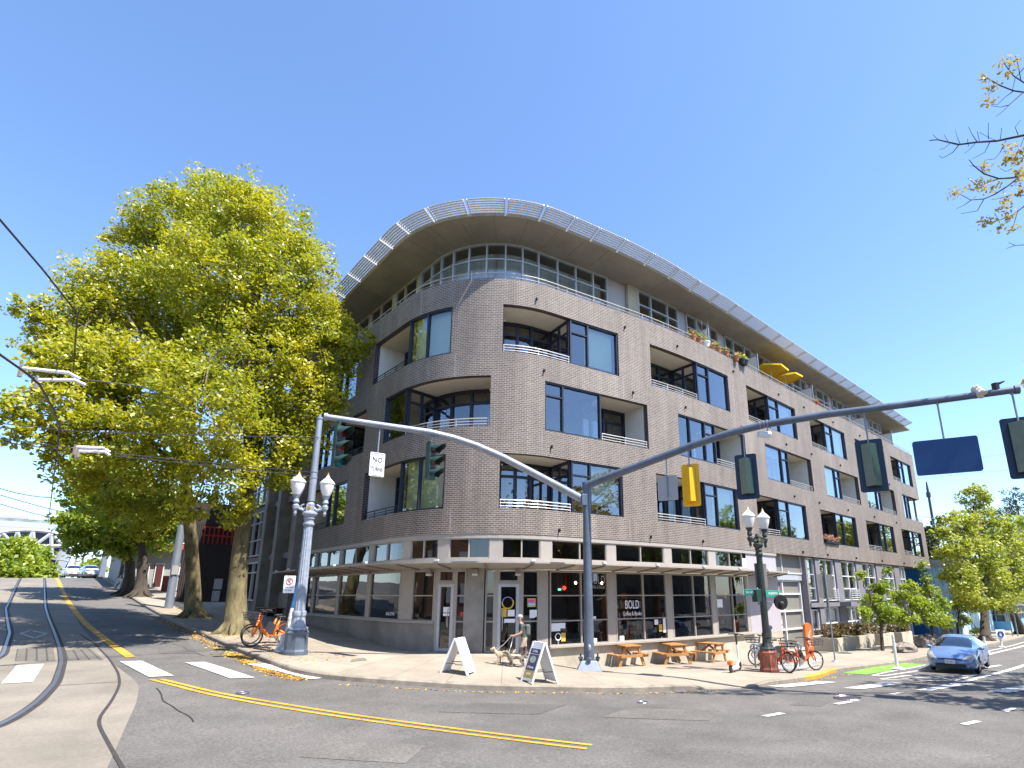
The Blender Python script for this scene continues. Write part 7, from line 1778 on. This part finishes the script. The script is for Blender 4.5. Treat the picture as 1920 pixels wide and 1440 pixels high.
for x0, x1 in ((258, 282), (284, 309)):
    A, C_ = at_depth(x0, 1104, YH), at_depth(x1, 1056, YH); cx, cz = (A.x + C_.x) / 2, (A.z + C_.z) / 2; w_, h_ = C_.x - A.x, C_.z - A.z
    b = MB(); b.box((cx, YH - .05, cz), (w_, .16, h_)); d_ = loc(b.build('door_frame', M['white_metal'], t)); b = MB(); b.box((cx, YH - .15, cz), (w_ * .74, .1, h_ * .86)); loc(b.build('door_leaf', mat('maroon door', (.07, .015, .015), .5), t))
A, C_ = at_depth(322, 1078, YH), at_depth(345, 1056, YH); b = MB(); b.box(((A.x + C_.x) / 2, YH - .05, (A.z + C_.z) / 2), (C_.x - A.x, .16, C_.z - A.z)); loc(b.build('window', M['white_metal'], t))
t = thing('low_garden_wall', 'red brown stepped garden wall between the grey house and the fence', 'wall', at_depth(310, 1112, 57)); b = MB()
for k, (x0, x1, yt) in enumerate(((300, 330, 1080), (330, 350, 1070))): A, C_ = at_depth(x0, 1120, 57), at_depth(x1, yt, 57); b.box(((A.x + C_.x) / 2, 57, (A.z + C_.z) / 2), (C_.x - A.x, .4, C_.z - A.z))
loc(b.build('masonry', mat('red brown wall', (.16, .035, .025), .8, var=.2), t))
UP = gp(316, 1140); t = thing('utility_pole', 'grey round steel utility pole between the mossy trunks and the grey house', 'utility pole', UP); b = MB(); b.tube([UP, UP + Vector((.0, 0, 9.5))], [.24, .17], 14); loc(smooth_by_angle(b.build('pole', M['galv'], t))); b = MB(); b.box(UP + Vector((-.02, -.26, 2.3)), (.34, .04, .55)); loc(b.build('notice_plate', M['sign_back'], t))
q = gp(222, 1103); twin_lamp('small far dark green twin lamp beside the dark trunks on the left pavement', q, 6.2, R(0), .13, .6, M['lamp_green'], M['pole_navy'])

# ================================================================== far end of the left street
def wallbox(b, Y, x0, y0, x1, y1, dpt): A, C_ = at_depth(x0, y1, Y), at_depth(x1, y0, Y); b.box(((A.x + C_.x) / 2, Y + dpt / 2, (A.z + C_.z) / 2), (abs(C_.x - A.x), dpt, abs(C_.z - A.z)))
YT = 230
t = thing('apartment_tower', 'far white apartment slab with balcony bands above the stadium', 'tower', at_depth(40, 1000, YT)); b = MB(); wallbox(b, YT, -60, 968, 53, 1100, 14); wallbox(b, YT - 2, 51, 972, 96, 1100, 12); loc(b.build('wall', mat('white tower', (.36, .36, .355), .8, var=.05, vscale=.1), t))
for k, yy in enumerate((976, 987, 998)):
    b = MB(); wallbox(b, YT - 2.3, -50, yy, 94, yy + 5.5, .5); loc(b.build('window', mat('tower glazing', (.20, .23, .22), .2, var=.5, vscale=.25), t))
    b = MB(); wallbox(b, YT - 3.2, -50, yy + 5.6, 97, yy + 8, 1.6); loc(b.build('balcony', M['far_white'], t))
YS = 165
t = thing('stadium', 'far stadium with dark arched roof and white truss frame at the end of the street', 'stadium', at_depth(60, 1090, YS)); 
arc_ = [(-40, 1012), (0, 1001), (20, 998), (45, 996.5), (70, 997), (95, 1000), (115, 1006), (127, 1013), (130, 1020)]
b = MB(); top = [at_depth(x, y, YS) for x, y in arc_]; bot = [at_depth(x, 1024, YS) for x, y in arc_]
for k in range(len(arc_) - 1): b.poly([bot[k], bot[k + 1], top[k + 1], top[k]]); b.poly([top[k], top[k + 1], top[k + 1] + Vector((0, 30, 0)), top[k] + Vector((0, 30, 0))])
loc(b.build('roof_infill', mat('dark stadium roof', (.045, .05, .06), .5), t))
b = MB(); r_ = .38
b.tube([p + Vector((0, -.6, .2)) for p in top], r_, 6); b.tube([at_depth(-40, 1024, YS - .6), at_depth(128, 1024, YS - .6)], r_ * 1.2, 6)
for (x0, y0, x1, y1) in ((5, 1000, 25, 1022), (33, 998, 25, 1022), (33, 998, 40, 1024), (62, 997, 48, 1024), (62, 997, 64, 1024), (95, 1001, 66, 1022), (96, 1001, 97, 1045), (100, 1004, 118, 1024), (2, 1003, -20, 1024)): b.tube([at_depth(x0, y0, YS - .6), at_depth(x1, y1, YS - .6)], r_, 6)
loc(b.build('truss', M['far_white'], t))
b = MB(); wallbox(b, YS + 1, 60, 1024, 122, 1042, 20); loc(b.build('upper_stand', mat('stand grey', (.20, .20, .22), .7, var=.3, vscale=.3), t))
b = MB(); wallbox(b, YS + 2, 60, 1042, 112, 1062, 20); wallbox(b, YS + 1.5, 60, 1064, 110, 1100, 20); loc(b.build('concourse', mat('dark concourse', (.035, .045, .05), .5), t))
b = MB(); wallbox(b, YS, 84, 1040, 118, 1045, 3); wallbox(b, YS, 82, 1060, 113, 1065, 3); wallbox(b, YS, 90, 1065, 93, 1100, 2); b.tube([at_depth(118, 1030, YS), at_depth(106, 1070, YS), at_depth(100, 1100, YS)], .7, 6); wallbox(b, YS - 1, 18, 1010, 52, 1018, 4); loc(b.build('concrete_frame', M['sign_back'], t))
t = thing('pale_tower', 'pale curved glass tower edge right of the stadium', 'tower', at_depth(120, 1080, 200)); b = MB(); A = at_depth(108, 1100, 200); C_ = at_depth(126, 1030, 200); b.prism([(0, 0), (C_.x - A.x - 1, 0), (C_.x - A.x + 1.6, C_.z - A.z), (C_.x - A.x - 2, C_.z - A.z)], A, (1, 0, 0), (0, 0, 1), .6); loc(b.build('curtain_wall', mat('pale tower glass', (.28, .33, .38), .4, var=.12, vscale=.4), t))
def far_pole(label, px_, yb, yt, Y, r=.10, mast=None, lamps=False):
    P = at_depth(px_, yb, Y); P.z = gz(P.x, min(140, Y)); t = thing('street_pole', label, 'pole', P); tp_ = at_depth(px_, yt, Y); b = MB(); b.tube([P, Vector((P.x, P.y, tp_.z))], [r * 1.3, r], 8); loc(b.build('pole', M['galv'] if not lamps else M['pole_navy'], t))
    if mast:
        b = MB(); b.tube([at_depth(x, y, Y) for x, y in mast], r * .8, 7); loc(b.build('mast_arm', M['galv'], t))
    if lamps:
        for dx in (-5, 5): b = MB(); q = at_depth(px_ + dx, yt + 6, Y); b.ell(q, (.2, .2, .35), 8, 6); b.tube([Vector((P.x, P.y, q.z - .5)), q - Vector((0, 0, .3))], .05, 5); loc(b.build('lamp', M['globe'], t))
    return t
far_pole('thick pale steel pole with signals beside the far parked cars', 187, 1096, 1020, 78, .26, [(188, 1024), (180, 1021), (150, 1012), (128, 1006)])
far_pole('thin far pole carrying a signal arm toward the stadium', 133, 1096, 1038, 100, .12, [(133, 1054), (115, 1050), (93, 1048)])
far_pole('far twin lamp pole just right of the stadium', 146, 1096, 1038, 105, .12, None, True)
far_pole('thin dark far pole above the small round tree', 165, 1090, 1030, 118, .10)
def far_signal(label, px_, py_, Y, h_, lit, body):
    P = at_depth(px_, py_, Y); k = mpp(P); t = thing('traffic_light', label, 'traffic light', P, group='far traffic lights up the left street'); H = h_ * k; b = MB(); b.box((0, 0, 0), (H * .42, .3, H)); b.build('housing', body, t)
    for j in range(3): b = MB(); b.disc((0, -.17, H * (.32 - .32 * j)), (0, 1, 0), H * .14, .05, 12); b.build('lens', M['glow_green'] if (j == 2 and lit) else M['lens_red'] if j == 0 else M['black'], t); b = MB(); b.box((0, -.26, H * (.32 - .32 * j) + H * .15), (H * .34, .24, .03)); b.build('visor', body, t)
    b = MB(); b.tube([(0, 0, H / 2), (0, 0, H / 2 + .5)], .04, 5); b.build('hanger', M['galv'], t)
M['glow_green'] = mat('lit green signal', (.05, .8, .6), .4, emit=(.06, 1.0, .75), estr=3.0)
far_signal('small amber backed far traffic light hanging left of the green lit ones', 128, 1001, 78, 11, False, M['sig_yellow']); far_signal('far traffic light with a lit green lens hanging over the street', 149, 1000, 78, 15, True, M['sig_green']); far_signal('far traffic light with a lit green lens on the thick pale pole', 187, 1019, 77, 13, True, M['sig_green'])
far_signal('tiny far traffic light lit green below the stadium roof', 107, 1056, 100, 8, True, M['sig_green']); far_signal('tiny amber backed far traffic light on the thin signal arm', 93, 1049, 100, 6, False, M['sig_yellow']); far_signal('low far traffic light lit green beside the thin pole', 130, 1066, 100, 10, True, M['sig_green'])
# ================================================================== right hand background
t = thing('mural_building', 'low blue painted building with white drip mural beyond the brick building', 'building', (64, 15, -3.8))
mm = bpy.data.materials.new('blue drip mural'); mm.use_nodes = True; N_, L_ = mm.node_tree.nodes, mm.node_tree.links; bs = N_['Principled BSDF']; tc = N_.new('ShaderNodeTexCoord'); mp = N_.new('ShaderNodeMapping'); mp.inputs['Scale'].default_value = (1, 2.2, .22); L_.new(tc.outputs['Object'], mp.inputs[0])
no = N_.new('ShaderNodeTexNoise'); no.inputs['Scale'].default_value = 2.0; no.inputs['Detail'].default_value = 8; L_.new(mp.outputs[0], no.inputs['Vector']); sx = N_.new('ShaderNodeSeparateXYZ'); L_.new(tc.outputs['Object'], sx.inputs[0])
mr = N_.new('ShaderNodeMapRange'); mr.inputs[1].default_value = .2; mr.inputs[2].default_value = 1.6; mr.inputs[3].default_value = .22; mr.inputs[4].default_value = -.22; L_.new(sx.outputs['Y'], mr.inputs[0])
ad = N_.new('ShaderNodeMath'); ad.operation = 'ADD'; L_.new(no.outputs[0], ad.inputs[0]); L_.new(mr.outputs[0], ad.inputs[1]); cr_ = N_.new('ShaderNodeValToRGB'); e = cr_.color_ramp.elements; e[0].position = .45; e[1].position = .68; e[0].color = (.008, .13, .36, 1); e[1].color = (.55, .72, .80, 1); x_ = e.new(.56); x_.color = (.05, .32, .58, 1); L_.new(ad.outputs[0], cr_.inputs[0]); L_.new(cr_.outputs[0], bs.inputs['Base Color'])
b = MB(); b.box((7, 6.5, 2.5), (14, 16, 7.6)); b.build('wall', mm, t)
b = MB(); b.box((7, 6.5, 6.6), (14.3, 16.3, .6)); b.build('parapet', M['sign_back'], t)
b = MB(); b.box((-.05, -.6, 2.0), (.12, .5, 6)); b.build('pilaster', mm, t)
t = thing('glazed_shop', 'dark glazed low shop front with white bars and blue base beyond the mural building', 'shop', (78.2, 12.5, gz(78, 12.5)))
b = MB(); b.box((7, 4, 2.6), (14, 8, 5.2)); b.build('wall', mat('dark glass wall', (.03, .045, .06), .12), t); b = MB(); b.box((7, 3.7, .45), (14.3, 8.2, .9)); b.build('base', mat('sky blue base', (.12, .36, .60), .6, var=.1), t)
b = MB(); b.box((7, 3.7, 5.4), (14.8, 9.0, .5)); b.build('roof', M['sign_back'], t)
b = MB()
for k in range(9): b.box((-.06, 7.6 - k * .98, 2.7), (.08, .09, 4.4)); b.box((1.6 * k, -.06, 2.7), (.09, .08, 4.4))
for z in (1.6, 2.5, 3.5): b.box((-.06, 3.7, z), (.08, 8, .08)); b.box((7, -.06, z), (14, .08, .08))
b.build('window_bars', M['sign_back'], t)
t = thing('gate', 'grey metal gate on pale posts at the end of the townhouse row', 'gate', (61.5, 14.2, gz(61.5, 14.2))); b = MB()
for k in range(11): b.box((.22 * k, 0, .9), (.05, .05, 1.6))
for z in (.15, 1.7): b.box((1.1, 0, z), (2.3, .06, .08))
b.build('bars', M['galv'], t); b = MB(); b.box((-.35, 0, .9), (.5, .5, 1.9)); b.build('gate_post', M['concrete'], t)
t = thing('pale_house', 'pale house with dark windows behind the right edge tree', 'house', (98, 14, gz(98, 14))); b = MB(); b.box((6, 6, 3), (14, 12, 6)); b.build('wall', mat('pale siding', (.48, .48, .50), .8, var=.05), t)
for k in range(3): b = MB(); b.box((-1.05, 1.5 + 3.6 * k, 3.2), (.1, 1.6, 1.6)); b.build('window', M['car_glass'], t)
b = MB(); b.box((6, 6, 6.2), (15, 13, .5)); b.build('roof', M['taupe_dark'], t)
q = gp(1896, 1170); b = None
for px_, lab in ((1893, 'thin far parking sign post before the pale house, the left of two'), (1903, 'thin far parking sign post before the pale house, the right of two')):
    c = gp(px_ + 6, 1193); t = thing('sign_post', lab, 'sign post', c); b = MB(); b.tube([c, c + Vector((0, 0, 4.2))], .05, 6); loc(b.build('post', M['galv'], t)); b = MB(); b.box(c + Vector((-.05, -.05, 3.7)), (.05, .5, .7)); loc(b.build('sign_panel', M['sign_white'], t))
c = Vector(at_depth(1753, 1000, 30)); c.z = gz(min(100, c.x), 30); t = thing('utility_pole', 'dark thin utility pole rising right of the brick building end', 'utility pole', c); tz = at_depth(1740, 905, 30); b = MB(); b.tube([c, Vector((c.x, c.y, tz.z - 1.5)), Vector((c.x, c.y, tz.z))], [.30, .24, .12], 10); b.tube([Vector((c.x, c.y, tz.z - 3.2)), Vector((c.x, c.y, tz.z - 2.2))], .42, 10); loc(b.build('pole', M['dkplastic'], t)); b = MB(); b.box(Vector((c.x - .6, c.y, tz.z - 9)), (1.8, .2, .2)); b.box(Vector((c.x - 1.3, c.y, tz.z - 8.6)), (.4, .4, .8)); loc(b.build('crossarm', M['dkplastic'], t))

# ================================================================== overhead wires and catenary brackets
def wire(label, pts, r=.014, sag=0.0, group='overhead wires'):
    b = MB(); P_ = []
    for a, c in zip(pts, pts[1:]):
        for k in range(8): f_ = k / 8; P_.append(a.lerp(c, f_) - Vector((0, 0, sag * 4 * f_ * (1 - f_))))
    P_.append(pts[-1]); b.tube(P_, r, 5); return tag(b.build('overhead_wire', M['dkplastic']), label, 'wire', group)
def zpt(px_, py_, z): r = ray(px_, py_); return Vector(r * (z / r[2]))
c1 = [zpt(-60, 608, 3.9), zpt(0, 665, 3.9), zpt(50, 700, 3.9), zpt(75, 722, 3.9), zpt(100, 768, 4.0), zpt(112, 800, 4.1)]; wire('thick tram contact wire held by the two upper pale brackets', c1 + [Vector((.3, 60, 5.5))], .022)
wire('upper tram feeder wire crossing the sky at the left edge', [zpt(-60, 345, 6.2), zpt(0, 412, 6.2), zpt(80, 505, 6.2), zpt(145, 588, 6.3)] + [Vector((.4, 45, 8.5))], .02)
mast = Vector((LL.x, LL.y, height_at(LL.x, LL.y, 886))); mast2 = Vector((LL.x, LL.y, height_at(LL.x, LL.y, 893)))
w1 = at_depth(205, 853, 19.2); w2 = at_depth(206, 848, 19.2)
wire('span wire from the lamp mast to the lower bracket, upper of a pair', [mast, at_depth(205, 849, 19.4), at_depth(0, 822, 19.2), at_depth(-150, 802, 19)], .012); wire('span wire from the lamp mast to the lower bracket, lower of a pair', [mast2, at_depth(205, 854, 19.4), at_depth(0, 829, 19.2), at_depth(-150, 811, 19)], .012)
wire('straight span wire above the paired ones in front of the leaves', [at_depth(598, 820, 19.7), at_depth(470, 818, 19.3), at_depth(150, 809, 19.2), at_depth(30, 797, 19), at_depth(-150, 776, 19)], .014)
wire('short span wire with insulators running from the upper bracket into the leaves', [at_depth(152, 711, 18), at_depth(265, 724, 18.4), at_depth(330, 752, 19), at_depth(440, 818, 19.3)], .013)
for k, (pts, lab) in enumerate((([(40, 690), (128, 699), (150, 711)], 'pale bent bracket arm at upper left, the top one'), ([(70, 712), (140, 713), (160, 722)], 'pale bent bracket arm at upper left, just under the top one'), ([(142, 838), (192, 840), (206, 848)], 'pale bent bracket arm on the paired span wires, the top one'), ([(146, 846), (196, 847), (206, 854)], 'pale bent bracket arm on the paired span wires, the lower one'))):
    Y_ = 17.5 if k < 2 else 19.3; P_ = [at_depth(x, y, Y_) for x, y in pts]; t = thing('wire_bracket', lab, 'bracket', P_[0], group='tram wire brackets'); b = MB(); b.tube(P_, .045, 7); loc(b.build('arm', M['white_metal'], t)); b = MB(); b.tube([P_[0] - Vector((0, 0, .22)), P_[0] + Vector((0, 0, .06))], .05, 6); loc(b.build('insulator', M['taupe_dark'], t))
for (a, c, lab) in (((-20, 909, 95, 933), 0, 'thin distant wire at the left edge, topmost of three'), ((-20, 922, 240, 985), 0, 'distant wire at the left edge, middle of three'), ((-20, 939, 240, 1000), 0, 'distant wire at the left edge, lowest of three')): wire(lab, [at_depth(a[0], a[1], 60), at_depth(a[2], a[3], 62)], .035, .2)
for a, lab in (((1706, 832, 1915, 815), 'faint wire left and right of the dark blue sign, topmost of four'), ((1716, 871, 1960, 843), 'faint wire passing behind the dark blue sign, second of four'), ((1718, 898, 1960, 874), 'faint wire just under the dark blue sign, third of four'), ((1724, 969, 1755, 971), 'short faint wire to the dark utility pole, lowest of four')): wire(lab, [at_depth(a[0], a[1], 30), at_depth(a[2], a[3], 14)], .03)

# ================================================================== what stands across the streets, seen only in the glass
t = thing('brick_block', 'red brown brick block of flats across the left street', 'building', (-26, 26, -2)); b = MB(); b.box((0, 0, 7), (16, 46, 18)); b.build('wall', mat('red brick block', (.36, .19, .12), .85, var=.15, vscale=3), t)
b = MB()
for y in range(-20, 21, 4):
    for z in (2, 5, 8, 11, 14): b.box((8.02, y, z), (.1, 1.5, 1.7))
b.build('windows', M['sign_white'], t)
for k, (x, y) in enumerate(((-10.5, 17), (-11, 26), (-10.5, 36))):
    q = Vector((x, y, gz(x, y))); lb = [(x - 1.5 + dx, y + dy, 5.5 + dz, 2.2, 2.4, 2.1) for dx, dy, dz in ((0, 0, 0), (-1.5, 1.5, 1.5), (-.5, -1.8, 2), (-1, .5, 4))]
    tree('street_tree', 'leafy street tree on the far pavement of the left street, %s' % ('nearest', 'middle one', 'furthest')[k], q, [(q, .3), (Vector((x, y, 3)), .2)], lb, 5000, .2, M['leaf_mid'], M['bark_dark'], 300 + k, 'trees reflected in the glass', fork=.8, twigs=1)
for k, (x, y) in enumerate(((38, -8), (50, -8), (62, -7), (76, -6), (6, -14), (-6, -10))):
    q = Vector((x, y, gz(x, y))); lb = [(x + dx, y + dy, 4.5 + dz, 2.6, 2.6, 2.2) for dx, dy, dz in ((0, 0, 0), (-1.5, 1, 2), (1.5, -1, 2), (0, 0, 4))]
    tree('street_tree', 'leafy street tree across the wide street, number %d from the signal' % (k + 1) if False else 'leafy street tree across the wide street opposite %s' % ('the garage', 'the first planters', 'the last planters', 'the mural building', 'the cafe', 'the salon windows')[k], q, [(q, .3), (Vector((x, y, 2.5)), .2)], lb, 5000, .2, M['leaf_mid'], M['bark_dark'], 320 + k, 'trees reflected in the glass', fork=.8, twigs=1)
t = thing('tan_building', 'long tan building across the wide street behind the viewer', 'building', (30, -34, -3)); b = MB(); b.box((0, 0, 6), (90, 16, 12)); b.build('wall', mat('tan render', (.16, .14, .115), .85, var=.1, vscale=.5), t)
b = MB()
for x in range(-42, 43, 4):
    for z in (3, 6.5, 10): b.box((x, 8.02, z), (1.8, .1, 1.8))
b.build('windows', M['navy'], t)
